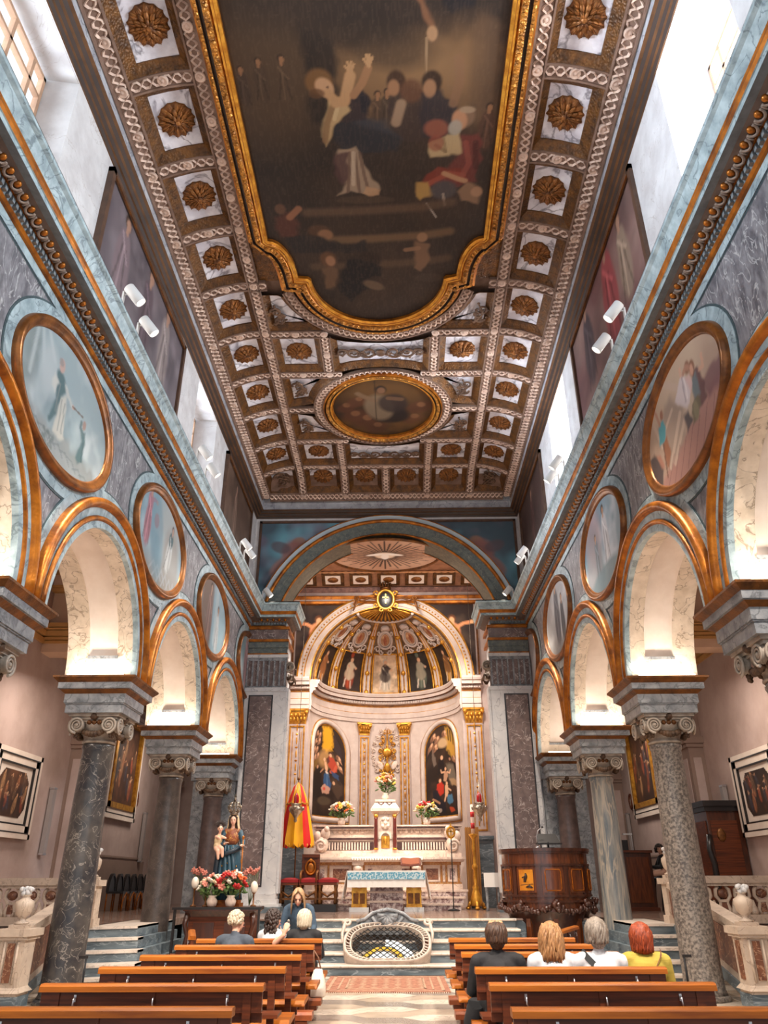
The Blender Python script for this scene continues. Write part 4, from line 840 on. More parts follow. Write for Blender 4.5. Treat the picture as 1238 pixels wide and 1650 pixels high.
# ------------------------------------------------------------------ spotlights on the cornice
def spot(sg, y, lab, rolls):
    t = thing('spotlight', lab, 'spotlight', (sg * 3.62, y, 8.84), 0, None)
    b = MB(); b.box(-.03, .03, -.04, .04, 0, .02); b.box(-.012, .012, -.03, .03, .0, .25); b.build('bracket', whitep, t)
    d = Vector((-sg * .62, rolls, -.74)).normalized(); c = Vector((-sg * .16, .02, .20)); q = d.to_track_quat('Z', 'Y')
    b = MB(); b.tube([(0, 0, .21), tuple(c + Vector((0, 0, .03)))], .012, 6); b.build('arm', whitep, t)
    h = MB(); h.lathe([(.0, -.16), (.075, -.16), (.082, -.15), (.082, .13), (.076, .14), (.070, .13), (.068, .10), (0, .10)], 20); ho = h.build('lamp_head', whitep, t); ho.location = c; ho.rotation_mode = 'QUATERNION'; ho.rotation_quaternion = q
    l = MB(); l.lathe([(0, .115), (.066, .115), (.066, .105), (0, .105)], 18); lo = l.build('lens', lens, ho)
    return t
SP = {-1: (8.2, 8.87, 12.6, 13.3, 17.06, 17.6, 20.55), 1: (8.68, 9.4, 13.14, 13.7, 17.69, 18.14, 20.55)}
for sg in (-1, 1):
    s_ = 'left' if sg < 0 else 'right'; c_ = ('mauve canvas', 'far window', 'brownish canvas') if sg < 0 else ('reddish canvas', 'far window', 'dark brown canvas')
    for i, y in enumerate(SP[sg]):
        lab = 'single white spotlight at the %s end of the great arch' % s_ if i == 6 else 'white spotlight on the %s cornice, %s one of the pair by the %s' % (s_, ('nearer', 'farther')[i % 2], c_[i // 2])
        spot(sg, y, lab, .28 if i < 6 else .1)
        l = bpy.data.lights.new('spot_lamp', 'SPOT'); l.energy = 430 if i < 6 else 1500; l.color = srgb((255, 242, 226)); l.spot_size = R(95 if i < 6 else 26); l.spot_blend = .9; l.shadow_soft_size = .10
        o = bpy.data.objects.new('spot_lamp', l); COL.objects.link(o); o.location = (sg * 3.30, y + .1, 8.62) if i < 6 else (sg * 3.3, 19.3, 8.7); o.rotation_euler = (Vector((sg * .6, y + 1.6, 0) if i < 6 else (-sg * .4, 24.0, 1.9)) - o.location).to_track_quat('-Z', 'Y').to_euler()  # last beam is added to light the altar, from where no fixture stands
# ------------------------------------------------------------------ great arch wall and its piers
ZA = 7.79; RI = 3.35; olive = mk('olive_marble', (92, 90, 80), (116, 110, 96), 6, .5, vein=(70, 70, 62), vs=4, vw=.03); tealdk = mk('dark_teal_marble', (78, 88, 88), (108, 114, 108), 7, .5, vein=(150, 146, 130), vs=5, vw=.015)
b = MB(); a0 = math.asin((8.8 - ZA) / RI); arc = [(-RI * math.cos(t), ZA + RI * math.sin(t)) for t in arcpts(48, a0, PI - a0)]
for y in (21.2, 22.2):
    k = len(arc); b.add([(x, y, z) for x, z in arc] + [(x, y, 12.6) for x, z in arc], [(i, i + 1, k + i + 1, k + i) for i in range(k - 1)])
    for s in (-1, 1): b.add([(s * 4.6, y, 8.8), (s * RI * math.cos(a0), y, 8.8), (s * RI * math.cos(a0), y, 12.6), (s * 4.6, y, 12.6)], [(0, 1, 2, 3)])
for s in (-1, 1): b.box(*sorted((s * 2.95, s * 4.08)), 21.2, 22.2, .825, 8.8)
wall_far = struct(b.build('wall_far', plaster))
F = lambda y, V: [((0, y, ZA), (-math.cos(t), 0, math.sin(t)), V) for t in arcpts(56, a0 * .6, PI - a0 * .6)]
b = MB(); b.sweep([(RI, 0), (RI, 1.0)], F(21.2, (0, 1, 0)), m=0, cap=False, smooth=True); b.build('arch_soffit', olive, wall_far)
b = MB(); b.sweep([(3.40, .0), (3.40, .05), (3.55, .05), (3.56, .065), (3.74, .07), (3.74, 0)], F(21.2, (0, -1, 0)), m=0)
ar = b.build('archivolt', tealdk, wall_far)
b = MB(); b.sweep([(3.86, .03), (3.90, .05), (3.96, .10), (3.97, .12), (3.97, 0)], F(21.2, (0, -1, 0)), m=0); b.build('pale_hollow_moulding', mk('pale_blue_plaster', (170, 184, 192), None, rough=.7), ar)
b = MB()
b.sweep([(3.335 + .035 * (1 - math.cos(t)), .02 + .05 * math.sin(t)) for t in arcpts(5, 0, PI)], F(21.2, (0, -1, 0)), smooth=True); b.sweep([(3.735, .0)] + [(3.80 - .06 * math.cos(t), .06 + .06 * math.sin(t)) for t in arcpts(6, 0, PI)] + [(3.865, 0)], F(21.2, (0, -1, 0)), smooth=True)
b.sweep([(3.965, 0), (3.965, .125), (3.99, .125), (3.99, 0)], F(21.2, (0, -1, 0))); b.sweep([(3.33, -.02), (3.33, .03), (3.36, .03)], F(22.17, (0, 1, 0)))
b.build('gilded_roll', gold, ar)
def art_angel(seed, flip):
    def f(a):
        a.fill((46, 58, 66)); a.clouds((70, 108, 120), 2.5, seed, .4, .7, .9); a.clouds((88, 72, 84), 2, seed + 3, .5, .75, .8); a.clouds((30, 32, 40), 3, seed + 6, .5, .8, .7); x = .36 if not flip else .62
        s = -1 if flip else 1; a.blob(x + .03 * s, .74, .08, .07, (96, 70, 58), .9); a.blob(x, .62, .13, .14, (92, 62, 58), .9, 30 * s); a.blob(x - .1 * s, .48, .16, .08, (96, 70, 66), .85, 35 * s); a.blob(x - .16 * s, .70, .1, .06, (60, 52, 56), .8, -20 * s); a.line([(x, .64), (x + .14 * s, .70)], .03, (112, 80, 66), .9); a.line([(x - .05 * s, .45), (x - .2 * s, .34)], .035, (104, 76, 64), .8)
        a.gain = 2.4
    return f
for s, sd in ((-1, 4), (1, 14)):
    t = thing('spandrel_painting', 'dark teal corner painting of a flying cherub, %s of the great arch' % ('left' if s < 0 else 'right'), 'painting', (s * 2.9, 21.18, 10.3))
    x0, x1, z0, z1 = s * 3.90, s * .9, 8.85, 11.56
    def keep(U, V, s=s, x0=x0, x1=x1): x = x0 + (x1 - x0) * U; z = 8.85 + 2.71 * V; return x * x + (z - ZA) ** 2 > 3.955 ** 2
    cv = pic_map('canvas', lambda u, v, x0=x0, x1=x1: (x0 + (x1 - x0) * u - s * 2.9, 0, 8.85 + 2.71 * v - 10.3), 90, 80, art_angel(sd, False), t, .9, keep=keep)
    b = MB(); b.box(*sorted((s * 3.98 - s * 2.9, s * 3.90 - s * 2.9)), -.03, .01, -1.5, 1.33); b.box(*sorted((s * 3.98 - s * 2.9, s * 1.2 - s * 2.9)), -.03, .01, 1.25, 1.33); b.build('frame', pframe, t)
for s in (-1, 1):
    b = MB(); q = lambda a, c: sorted((s * a, s * c)); p = wall_far
    b.box(*q(2.86, 4.02), 21.06, 21.2, 1.25, 6.41); b.box(*q(2.80, 2.95), 21.12, 21.5, 1.25, 6.41)
    b.box(*q(2.84, 4.04), 21.04, 21.2, 6.30, 6.41); b.box(*q(2.86, 4.02), 21.07, 21.2, 7.27, 7.36)
    b.frus(*q(2.80, 4.06), 20.96, 21.3, 1.02, 0, 1.12); b.frus(*q(2.74, 4.08), 20.90, 21.4, .96, 0, 1.02); b.box(*q(2.84, 4.05), 20.98, 21.3, 1.12, 1.25)
    b.build('pier_marble', whitem, p)
    b = MB(); b.box(*q(2.70, 4.1), 20.86, 21.45, .6, .96); b.build('pier_plinth', bluem, p)
    b = MB(); b.box(*q(3.22, 3.90), 21.045, 21.07, 1.40, 6.20); b.build('pier_black_border', blackm, p)
    b = MB(); b.box(*q(3.26, 3.86), 21.035, 21.06, 1.44, 6.16); b.build('pier_panel', breccia, p)
    b = MB(); b.box(*q(2.88, 4.02), 21.10, 21.2, 6.41, 7.27); b.box(*q(2.9, 4.02), 21.08, 21.2, 7.80, 8.10); b.build('pier_frieze', breccia, p)
    b = MB(); b.box(*q(2.88, 4.02), 21.08, 21.12, 7.18, 7.27); b.box(*q(2.88, 4.02), 21.08, 21.12, 6.41, 6.46)
    for i in range(8): x = 2.90 + i * .155; b.box(*q(x, x + .045), 21.06, 21.12, 6.46, 7.18)
    b.build('pier_fluting', greym, p)
    b = MB(); b.box(*q(2.90, 4.02), 21.10, 21.2, 7.39, 7.56); b.box(*q(2.88, 4.02), 21.07, 21.2, 7.56, 7.73); b.build('pier_architrave', tealdk, p)
    b = MB(); b.box(*q(2.87, 4.03), 21.06, 21.2, 7.36, 7.395); b.box(*q(2.86, 4.03), 21.03, 21.2, 7.73, 7.80); b.box(*q(2.86, 4.03), 21.04, 21.2, 8.10, 8.18); b.box(*q(2.87, 2.95), 21.06, 22.2, 7.73, 7.80); b.box(*q(2.87, 2.95), 21.06, 22.2, 8.10, 8.18); b.build('pier_gilding', gold, p)
    b = MB(); b.box(*q(2.87, 2.96), 21.62, 22.05, 1.25, 6.35); b.build('reveal_panel', mk('tan_breccia', (150, 112, 86), (118, 86, 68), 5, .4, vein=(206, 180, 160), vs=3, vw=.015), p)
    for z, k, yy in ((7.02, 1.25, 21.32), (6.82, .9, 21.62)): o = link('volute', VOL, p, (s * 2.84, yy, z), (0, 0, s * PI / 2), k)
    o = link('volute', VOL, p, (s * 2.80, 21.18, 7.02), (0, 0, 0), (1.1 * s, 1.1, 1.1)); o = tag(link('carved_leaves', GARM, p, (s * 2.84, 21.5, 6.55), None, (.45, 1, 1.1)), kind='stuff')
# ------------------------------------------------------------------ chancel
AX, AY, AZ, AR = -.125, 24.5, 7.46, 2.46
b = MB()
for s in (-1, 1): b.add([(s * 3.3, 22.2, .8), (s * 3.3, 24.5, .8), (s * 3.3, 24.5, 11.2), (s * 3.3, 22.2, 11.2)], [(0, 1, 2, 3)])
struct(b.build('wall_chancel', stuccop))
arc = [(AX - AR * math.cos(t), AZ + AR * math.sin(t)) for t in arcpts(48, 0, PI)]; b = MB(); k = len(arc)
b.add([(x, AY, z) for x, z in arc] + [(x, AY, 11.2) for x, z in arc], [(i, i + 1, k + i + 1, k + i) for i in range(k - 1)])
b.add([(-3.4, AY, .8), (AX - AR, AY, .8), (AX - AR, AY, 11.2), (-3.4, AY, 11.2)], [(0, 1, 2, 3)]); b.add([(3.4, AY, .8), (AX + AR, AY, .8), (AX + AR, AY, 11.2), (3.4, AY, 11.2)], [(0, 1, 2, 3)])
wall_apse = struct(b.build('wall_apse', stuccop))
b = MB(); b.rings([[(AX + AR * math.cos(a), AY + AR * math.sin(a), z) for z in (.8, 6.5)] for a in arcpts(48, 0, PI)], smooth=True); b.build('apse_wall', stucco, wall_apse)
F = [((AX, AY, AZ), (-math.cos(t), 0, math.sin(t)), (0, -1, 0)) for t in arcpts(56, 0, PI)]
b = MB(); b.sweep([(AR, -.1), (AR, .03), (2.52, .03), (2.54, .06), (2.66, .06), (2.68, .08), (2.80, .085), (2.82, .12), (2.88, .13), (2.88, 0)], F); ar = b.build('archivolt', stucco, wall_apse)
b = MB(); b.sweep([(2.45, -.02), (2.45, .04), (2.485, .04)], F); b.sweep([(2.655, .055), (2.665, .085), (2.69, .085)], F); b.sweep([(2.86, .12), (2.87, .145), (2.91, .14), (2.91, 0)], F)
for t in arcpts(70, .02, PI - .02): b.ell((AX - 2.755 * math.cos(t), AY - .085, AZ + 2.755 * math.sin(t)), (.03, .02, .03), 6, 4)
b.build('gilded_roll', goldb, ar)
# semidome
def D(az, el, r=AR): a, e_ = R(az), R(el); return (AX + r * math.cos(e_) * math.cos(a), AY + r * math.cos(e_) * math.sin(a), AZ + r * math.sin(e_))
domem = mk('semidome_ground', (150, 118, 88), (112, 84, 60), 5, .55, .1)
b = MB(); b.rings([[D(az, el) for az in arcpts(48, 0, 180)] for el in arcpts(18, 0, 89.5)]); b.build('semidome', domem, wall_apse)
def dome_strip(b, azs, els, r, m=0): b.rings([[D(az, el, r) for az in azs] for el in els], m=m)
for i, az in enumerate((107.5, 74.5, 140.5, 41.5, 170, 12)):
    b = MB(); w = 3.6
    for o_, m in ((-1.7, 0), (1.7, 0)):
        b.rings([[D(az + (o_ - 1.1) , el, AR), D(az + (o_ - 1.1), el, AR - .05), D(az + (o_ + 1.1), el, AR - .05), D(az + o_ + 1.1, el, AR)] for el in arcpts(14, 1, 66)], smooth=False)
    rb_ = b.build('dome_rib', stucco, wall_apse)
    b = MB()
    for o_ in (-3.1, 0, 3.1): b.tube([D(az + o_, el, AR - .045) for el in arcpts(14, 1, 66)], .022, 5)
    for el in (2, 18, 34, 50): b.ell(D(az, el, AR - .06), (.09, .06, .09), 8, 6)
    b.build('gilded_bead', goldb, rb_)
SAINTS = [(91, (206, 176, 146), (190, 178, 160), (56, 44, 42)), (124, (52, 38, 32), (150, 62, 36), (196, 176, 150)), (157, (56, 42, 34), (176, 118, 66), (150, 96, 60)), (58, (46, 40, 36), (92, 98, 84), (150, 140, 120)), (25, (50, 38, 30), (176, 130, 60), (120, 80, 50))]
def art_saint(bg, r1, r2, seed):
    def f(a):
        a.fill(bg); a.clouds(tuple(int(x * .7) for x in bg), 3, seed, .4, .7, .8); a.clouds(tuple(min(255, int(x * 1.3)) for x in bg), 4, seed + 5, .5, .8, .6)
        a.fig(.5, .06, 1.25, r1, (206, 160, 126), (176, 170, 160) if seed == 0 else (90, 60, 40), r2, seed=seed, arm=(.2, -.1)); a.blob(.5, .42, .2, .22, r2, .8, 10); a.line([(.5, .72), (.5, .3)], .05, r2, .7)
        if seed in (1, 3): a.blob(.48, .93, .08, .12, r1, 1)
        a.line([(.3, .1), (.35, .3)], .03, (230, 210, 190), .7); a.line([(.6, .08), (.58, .25)], .03, (220, 200, 180), .6)
    return f
for i, (az, bg, r1, r2) in enumerate(SAINTS):
    nm = ('centre saint in white robe with black scapular', 'bishop saint in red cope left of the centre saint', 'far left figure in ochre robe', 'bishop saint in green cope right of the centre saint', 'far right figure in yellow robe')[i]
    t = thing('dome_painting', 'apse vault painting, ' + nm, 'painting', D(az, 18))
    w0, w1 = 12.0, 12.6
    pic = pic_map('canvas', lambda u, v, az=az: tuple(Vector(D(az + (.5 - u) * 22, 2 + 32 * v, AR - .03)) - Vector(D(az, 18))), 36, 60, art_saint(bg, r1, r2, i), t, 1.55)
    b = MB(); path = [(az - 11.5, e_) for e_ in arcpts(8, 1.5, 34.5)] + [(az + q, 34.5) for q in arcpts(5, -11.5, 11.5)[1:]] + [(az + 11.5, e_) for e_ in arcpts(8, 34.5, 1.5)[1:]] + [(az + q, 1.5) for q in arcpts(5, 11.5, -11.5)[1:-1]]
    b.tube([Vector(D(a_, e_, AR - .04)) - Vector(D(az, 18)) for a_, e_ in path], .035, 5, loop=True); b.build('frame', goldb, t)
    # oval medallion with stucco scrolls over each panel
    t2 = thing('dome_medallion', 'oval medallion above the ' + nm, 'relief', D(az, 48)); o0 = Vector(D(az, 48))
    el_ = lambda a_, ra, re: (az + ra * math.cos(a_) , 48 + re * math.sin(a_))
    b = MB(); b.tube([Vector(D(*el_(a_, 8.6, 8.4), AR - .05)) - o0 for a_ in arcpts(24, 0, 2 * PI)[:-1]], .045, 6, loop=True); b.tube([Vector(D(*el_(a_, 6.2, 6.4), AR - .05)) - o0 for a_ in arcpts(24, 0, 2 * PI)[:-1]], .022, 5, loop=True)
    for sx in (-1, 1):
        for (x, y, r_, ph) in ((8.5, -9, 3.2, 0), (9, 6.5, 2.6, PI), (5, 11, 2.2, PI / 2), (4.5, -11.5, 2.4, PI)):
            b.tube([Vector(D(az + sx * (x + r_ * (1 - .7 * q) * math.cos(ph + 7 * q)), 48 + y + r_ * (1 - .7 * q) * math.sin(ph + 7 * q), AR - .05)) - o0 for q in arcpts(14, 0, 1)], .03, 5)
    b.ell(Vector(D(az, 60.5, AR - .05)) - o0, (.16, .12, .1), 8, 6); b.build('stucco_scrolls', stucco, t2)
    fg = lambda a: (a.fill((170, 120, 84)), a.clouds((206, 166, 130), 4, 3), a.fig(.5, .1, .8, (150, 84, 60), seed=i))
    pic_map('medallion_picture', lambda u, v, az=az, o0=o0: tuple(Vector(D(az + (u - .5) * 12.6, 48 + (v - .5) * 13, AR - .025)) - o0), 20, 20, fg, t2, 1, disc=True)
t = thing('scallop_shell', 'gilded scallop shell relief at the crown of the apse vault', 'relief', D(91, 80)); o0 = Vector(D(91, 80)); b = MB()
for az in arcpts(16, 5, 175): b.tube([Vector(D(az, e_, AR - .05)) - o0 for e_ in arcpts(5, 69, 86)], [.05, .045, .035, .025, .015, .01], 5)
b.build('ribs', goldb, t); b = MB(); b.tube([Vector(D(az, 67.5, AR - .04)) - o0 for az in arcpts(30, 0, 180)], .05, 6); b.build('rim', stucco, t)
# entablature of the apse
EP = [(0, 6.5), (.05, 6.5), (.05, 6.62), (.07, 6.63), (.07, 6.80), (.05, 6.82), (.05, 7.02), (.09, 7.04), (.10, 7.10), (.13, 7.12), (.13, 7.20), (.24, 7.22), (.25, 7.32), (.28, 7.34), (.31, 7.42), (.31, 7.46), (0, 7.47)]
EM = [0, 0, 2, 0, 1, 0, 1, 2, 0, 0, 2, 0, 2, 0, 0, 0]
fr = [((AX + AR * math.cos(a), AY + AR * math.sin(a), 0), (-math.cos(a), -math.sin(a), 0), (0, 0, 1)) for a in arcpts(48, 0, PI)]
b = MB(); b.sweep(EP, fr, EM, smooth=False)
for s, xa, xb in ((-1, -3.2, AX - AR), (1, AX + AR, 2.95)): b.sweep(EP, [((xa, AY - .1, 0), (0, -1, 0), (0, 0, 1)), ((xb, AY - .1, 0), (0, -1, 0), (0, 0, 1))], EM); b.box(xa, xb, AY - .1, AY, 6.5, 7.46)
en = b.build('entablature', [stucco, goldb, goldd], wall_apse); d = MB()
for a in arcpts(80, .02, PI - .02): d.box(-.03, .03, -.03, .03, -.04, .04); n0 = len(d.v) - 8; d.v[n0:] = [(AX + (AR - .14) * math.cos(a) + x, AY + (AR - .14) * math.sin(a) + y, 7.16 + z) for x, y, z in d.v[n0:]]
for xa in (-3.15, 2.40):
    for i in range(7): d.box(xa + i * .08, xa + i * .08 + .05, AY - .26, AY - .2, 7.12, 7.2)
tag(d.build('dentils', stucco, en), kind='stuff')
# pilasters
def pilaster(parent, w, z0, z1, cap, name='pilaster'):
    b = MB(); b.box(-w, w, -.09, .05, z0, z1); b.box(-w - .03, w + .03, -.12, .05, z0, z0 + .12); p = b.build(name, stuccop, parent)
    g = MB(); i = w - .05
    for x in (-i, i): g.box(x - .022, x + .022, -.115, -.085, z0 + .16, z1 - .06)
    for z in (z0 + .16, z1 - .1): g.box(-i, i, -.115, -.085, z, z + .04)
    for x in (-i + .09, i - .09): g.box(x - .01, x + .01, -.10, -.085, z0 + .3, z1 - .25)
    for k in range(int((z1 - z0) / .4)):
        g.ell((0, -.09, z0 + .4 + k * .4), (.025, .025, .12), 6, 5); g.ell((0, -.09, z0 + .6 + k * .4), (.045, .02, .03), 6, 4)
    g.build('gilded_fillet', goldb, p)
    c = MB(); c.box(-w, w, -.10, .05, z1, z1 + cap * .15); c.frus(-w, w, -.10, .05, z1 + cap * .15, .05, z1 + cap * .8); c.box(-w - .07, w + .07, -.17, .05, z1 + cap * .85, z1 + cap)
    for r_, n_ in ((.3, 5), (.55, 4)):
        for k in range(n_): c.ell((-w + (k + .5) * 2 * w / n_, -.14, z1 + cap * r_), (w / n_ * .8, .04, cap * .15), 6, 5)
    for x in (-w, w): c.ell((x, -.16, z1 + cap * .75), (.07, .05, .07), 8, 6)
    c.build('gilded_capital', goldb, p); return p
def loc_pil(x, y, rz, *a):
    p = pilaster(wall_apse, *a); p.location = (x, y, 0); p.rotation_euler = (0, 0, rz); return p
for az in (108.8, 74.9): loc_pil(AX + AR * math.cos(R(az)), AY + AR * math.sin(R(az)), R(az - 90), .185, 2.9, 6.05, .42)
for x in (-2.93, 2.68): loc_pil(x, AY - .02, 0, .27, 2.7, 6.02, .47)
b = MB()
for x in (-2.93, 2.68): b.box(x - .36, x + .36, AY - .2, AY, .825, 2.62); b.box(x - .40, x + .40, AY - .24, AY, 2.62, 2.72)
b.build('pilaster_base', bluem, wall_apse)
# altarpieces on the curved wall
def art_alt(kind):
    def f(a):
        SK = (220, 172, 136); a.fill((44, 33, 28)); a.clouds((72, 52, 40), 4, 3 + kind, .4, .75, .7)
        def cherubs(L, sc=.05):
            for i, (x, y) in enumerate(L): a.blob(x, y, sc * 1.3, sc * 1.1, (150, 106, 78), .9, 30 * (i % 3) - 30, .4, .4, i); a.blob(x + .02, y + .018, sc * .55, sc * .6, SK, .95); a.line([(x, y), (x + .06 * (-1) ** i, y - .02)], .018, (200, 150, 116), .9); a.blob(x - .05, y - .012, sc, sc * .5, (96, 66, 56), .7, 40)
        if kind == 0:
            a.poly([(.38, .98), (.62, 1), (.72, .88), (.68, .75), (.52, .68), (.40, .74), (.42, .86)], (222, 162, 40), .97, .08, .03); a.blob(.5, .62, .22, .16, (196, 150, 96), .7, 0, .7); a.blob(.12, .6, .12, .16, (150, 112, 56), .6)
            cherubs([(.20, .93), (.30, .89), (.14, .86), (.28, .82), (.10, .78), (.20, .74), (.12, .67), (.24, .66), (.86, .70), (.90, .60), (.82, .62)]); a.poly([(.72, .95), (.92, .85), (.94, .72), (.76, .75), (.70, .85)], (58, 46, 46), .9, .03)
            a.poly([(.60, .67), (.72, .655), (.84, .60), (.82, .52), (.70, .49), (.60, .55), (.55, .60)], (176, 70, 50), .97, .02); a.poly([(.52, .62), (.60, .66), (.62, .60), (.56, .56)], (84, 50, 46), .9, .02); a.line([(.80, .58), (.74, .50), (.66, .49)], .03, (196, 92, 64), .9); a.blob(.64, .69, .06, .04, (64, 42, 34), 1); a.blob(.645, .675, .036, .038, SK, 1)
            a.poly([(.48, .60), (.54, .58), (.58, .52), (.56, .46), (.50, .50)], SK, .95, .016); a.blob(.475, .61, .03, .034, SK, 1); a.poly([(.50, .48), (.58, .48), (.63, .42), (.56, .44)], (222, 206, 196), .95, .016); a.poly([(.66, .50), (.86, .50), (.88, .44), (.74, .44)], (52, 74, 110), .9, .02); a.poly([(.48, .46), (.60, .46), (.68, .36), (.66, .28), (.50, .28), (.46, .36)], (52, 84, 124), .95, .02); a.line([(.56, .45), (.58, .30)], .014, (90, 124, 158), .7)
            a.poly([(.16, .54), (.30, .54), (.40, .44), (.38, .20), (.10, .18), (.08, .40)], (34, 27, 25), .95, .03); a.blob(.25, .535, .035, .036, (186, 138, 106), 1); a.line([(.36, .47), (.44, .50)], .018, (186, 138, 106), .8); a.poly([(.72, .42), (.94, .43), (.97, .3), (.86, .2), (.70, .30)], (76, 58, 46), .9, .03); a.blob(.75, .375, .035, .036, (206, 160, 124), 1); a.blob(.88, .41, .06, .04, (60, 46, 38), .95)
            a.poly([(.38, .30), (.50, .34), (.66, .30), (.62, .24), (.44, .24)], (196, 150, 128), .9, .02); a.blob(.49, .29, .04, .035, (206, 76, 60), .95); a.blob(.5, .16, .2, .08, (88, 74, 58), .7)
        else:
            a.poly([(.60, .98), (.9, .95), (.98, .75), (.80, .64), (.62, .72), (.56, .86)], (196, 148, 62), .9, .08, .03); a.blob(.48, .80, .15, .10, (206, 172, 130), .85, 0, .5); cherubs([(.22, .92), (.32, .86), (.26, .78), (.14, .84), (.55, .90), (.86, .66)], .06)
            for x in (.66, .74, .84): a.line([(x, .95), (x + .02, .84)], .022, (48, 38, 34), .85)
            a.poly([(.18, .80), (.26, .66), (.28, .58), (.20, .57), (.16, .70)], (120, 104, 92), .8, .02); a.poly([(.34, .63), (.46, .64), (.52, .56), (.50, .46), (.30, .46)], (36, 28, 28), .95, .02); a.blob(.44, .635, .04, .042, SK, 1); a.blob(.70, .62, .03, .03, (176, 130, 104), .9)
            a.poly([(.58, .56), (.84, .58), (.98, .40), (.70, .34), (.62, .44)], (128, 116, 100), .7, .06); a.poly([(.66, .40), (.96, .42), (.97, .34), (.74, .33)], (176, 142, 104), .8, .03)
            a.poly([(.50, .48), (.60, .48), (.62, .42), (.54, .36), (.48, .38)], (190, 146, 116), .95, .016); a.blob(.545, .505, .03, .032, SK, 1); a.line([(.60, .47), (.68, .46), (.71, .50)], .016, SK, .95); a.line([(.50, .47), (.42, .47), (.40, .50)], .016, SK, .9)
            a.poly([(.28, .36), (.42, .37), (.48, .32), (.46, .24), (.36, .22), (.26, .28)], (190, 56, 40), .97, .018); a.blob(.36, .40, .055, .042, (70, 46, 36), 1); a.blob(.365, .385, .036, .038, SK, 1); a.poly([(.16, .30), (.28, .30), (.34, .20), (.52, .14), (.52, .02), (.2, .04)], (34, 32, 40), .95, .025)
            a.poly([(.52, .33), (.60, .32), (.62, .24), (.56, .20), (.50, .22)], SK, .97, .014); a.blob(.57, .345, .032, .034, SK, 1); a.line([(.60, .29), (.70, .27)], .018, SK, .95); a.line([(.53, .22), (.49, .16)], .022, SK, .95); a.poly([(.58, .22), (.74, .23), (.78, .15), (.64, .11), (.56, .15)], (76, 118, 146), .97, .02); a.poly([(.64, .09), (.80, .08), (.84, .05), (.68, .03)], (200, 80, 44), .97, .02); a.blob(.34, .06, .06, .04, (196, 176, 160), .8); a.line([(.16, .20), (.34, .14)], .02, (190, 140, 106), .8)
        a.grad((26, 21, 20), .14, 0, .5)
    return f
for i, (azc, hw_, lab) in enumerate(((146, 20.5, 'arched altarpiece with a madonna in red and blue under a golden sky'), (38.5, 18.5, 'arched altarpiece with a figure in red and a child, paler landscape'))):
    Cc = lambda az, z, r=AR - .03: (AX + r * math.cos(R(az)), AY + r * math.sin(R(az)), z)
    o0 = Vector(Cc(azc, 4.5)); t = thing('altarpiece', lab, 'painting', o0); z0, zs, zt = 3.40, 5.38, 6.24
    def top_(u, zs=zs, zt=zt): return zs + (zt - zs) * math.sqrt(max(0, 1 - (2 * u - 1) ** 2))
    pic_map('canvas', lambda u, v, azc=azc, hw_=hw_, o0=o0: tuple(Vector(Cc(azc + (.5 - u) * 2 * hw_, z0 + v * (top_(u) - z0))) - o0), 80, 150, art_alt(i), t, 1.75)
    for nm, mt_, off, r_, w_ in (('frame', stucco, .11, .06, .085), ('gilded_slip', goldb, .02, .045, .022), ('gilded_bead', goldb, .20, .05, .018)):
        od = math.degrees(off / AR); path = [(azc + hw_ + od, z) for z in arcpts(6, z0 - off, zs)] + [(azc + (hw_ + od) * math.cos(a_), zs + (zt - zs + off) * math.sin(a_)) for a_ in arcpts(20, 0, PI)[1:]] + [(azc - hw_ - od, z) for z in arcpts(6, zs, z0 - off)[1:]] + [(azc + q, z0 - off) for q in arcpts(6, -hw_ - od, hw_ + od)[1:-1]]
        b = MB(); b.tube([Vector(Cc(a_, z, AR - r_ * .6)) - o0 for a_, z in path], w_, 6, loop=True); b.build(nm, mt_, t)
# chancel ceiling
b = MB(); b.box(-3.4, 3.4, 22.2, 24.7, 11.1, 11.2); struct(b.build('ceiling_chancel', stuccop)); cc_ = bpy.data.objects['ceiling_chancel']
cof = mk('chancel_coffer_ground', (168, 118, 86), (140, 96, 70), 4, .7)
b = MB(); b.rings([[(x, y, z) for x in (-3.3, 3.3)] for y, z in ((22.2, 10.95), (23.7, 10.95), (24.05, 10.84), (24.4, 10.60))], smooth=False); b.build('vault', cof, cc_)
sl = math.atan2(.33, .68)
for i in range(-3, 4):
    x = i * .95; c0 = Vector((x + .0, 24.05, 10.79)); M = Matrix.Rotation(-sl, 4, 'X')
    if i == 3: pass
    for nm, w_, h_, d_, mt_ in (('coffer', .38, .29, 0, cofb), ('panel', .26, .19, -.02, cream)):
        b = MB(); b.box(-w_, w_, -h_, h_, d_ - .03, d_ + .02); o = b.build(nm, mt_, cc_); o.matrix_local = Matrix.Translation(c0) @ M
    b = MB(); b.ell((0, 0, -.05), (.19, .13, .04), 12, 6); o = b.build('rosette', rosem, cc_); o.matrix_local = Matrix.Translation(c0) @ M
b = MB()
for y, z in ((23.72, 10.93), (24.38, 10.6)):
    for ph in (0, PI): b.tube([(x, y + .05 * math.sin(x * 14 + ph), z - .03) for x in arcpts(110, -3.2, 3.2)], .022, 4)
tag(b.build('guilloche', mk('chancel_stucco_gold', (206, 150, 104), None, rough=.6), cc_), kind='stuff')
b = MB(); b.sweep([(0, 10.02), (.10, 10.04), (.13, 10.10), (.12, 10.12), (.16, 10.16), (.20, 10.25), (.20, 10.28), (.10, 10.30), (.10, 10.42), (.16, 10.46), (.20, 10.58), (.12, 10.62)], [((-3.3, AY, 0), (0, -1, 0), (0, 0, 1)), ((3.3, AY, 0), (0, -1, 0), (0, 0, 1))], [0, 0, 0, 1, 0, 0, 1, 1, 2, 2, 2])
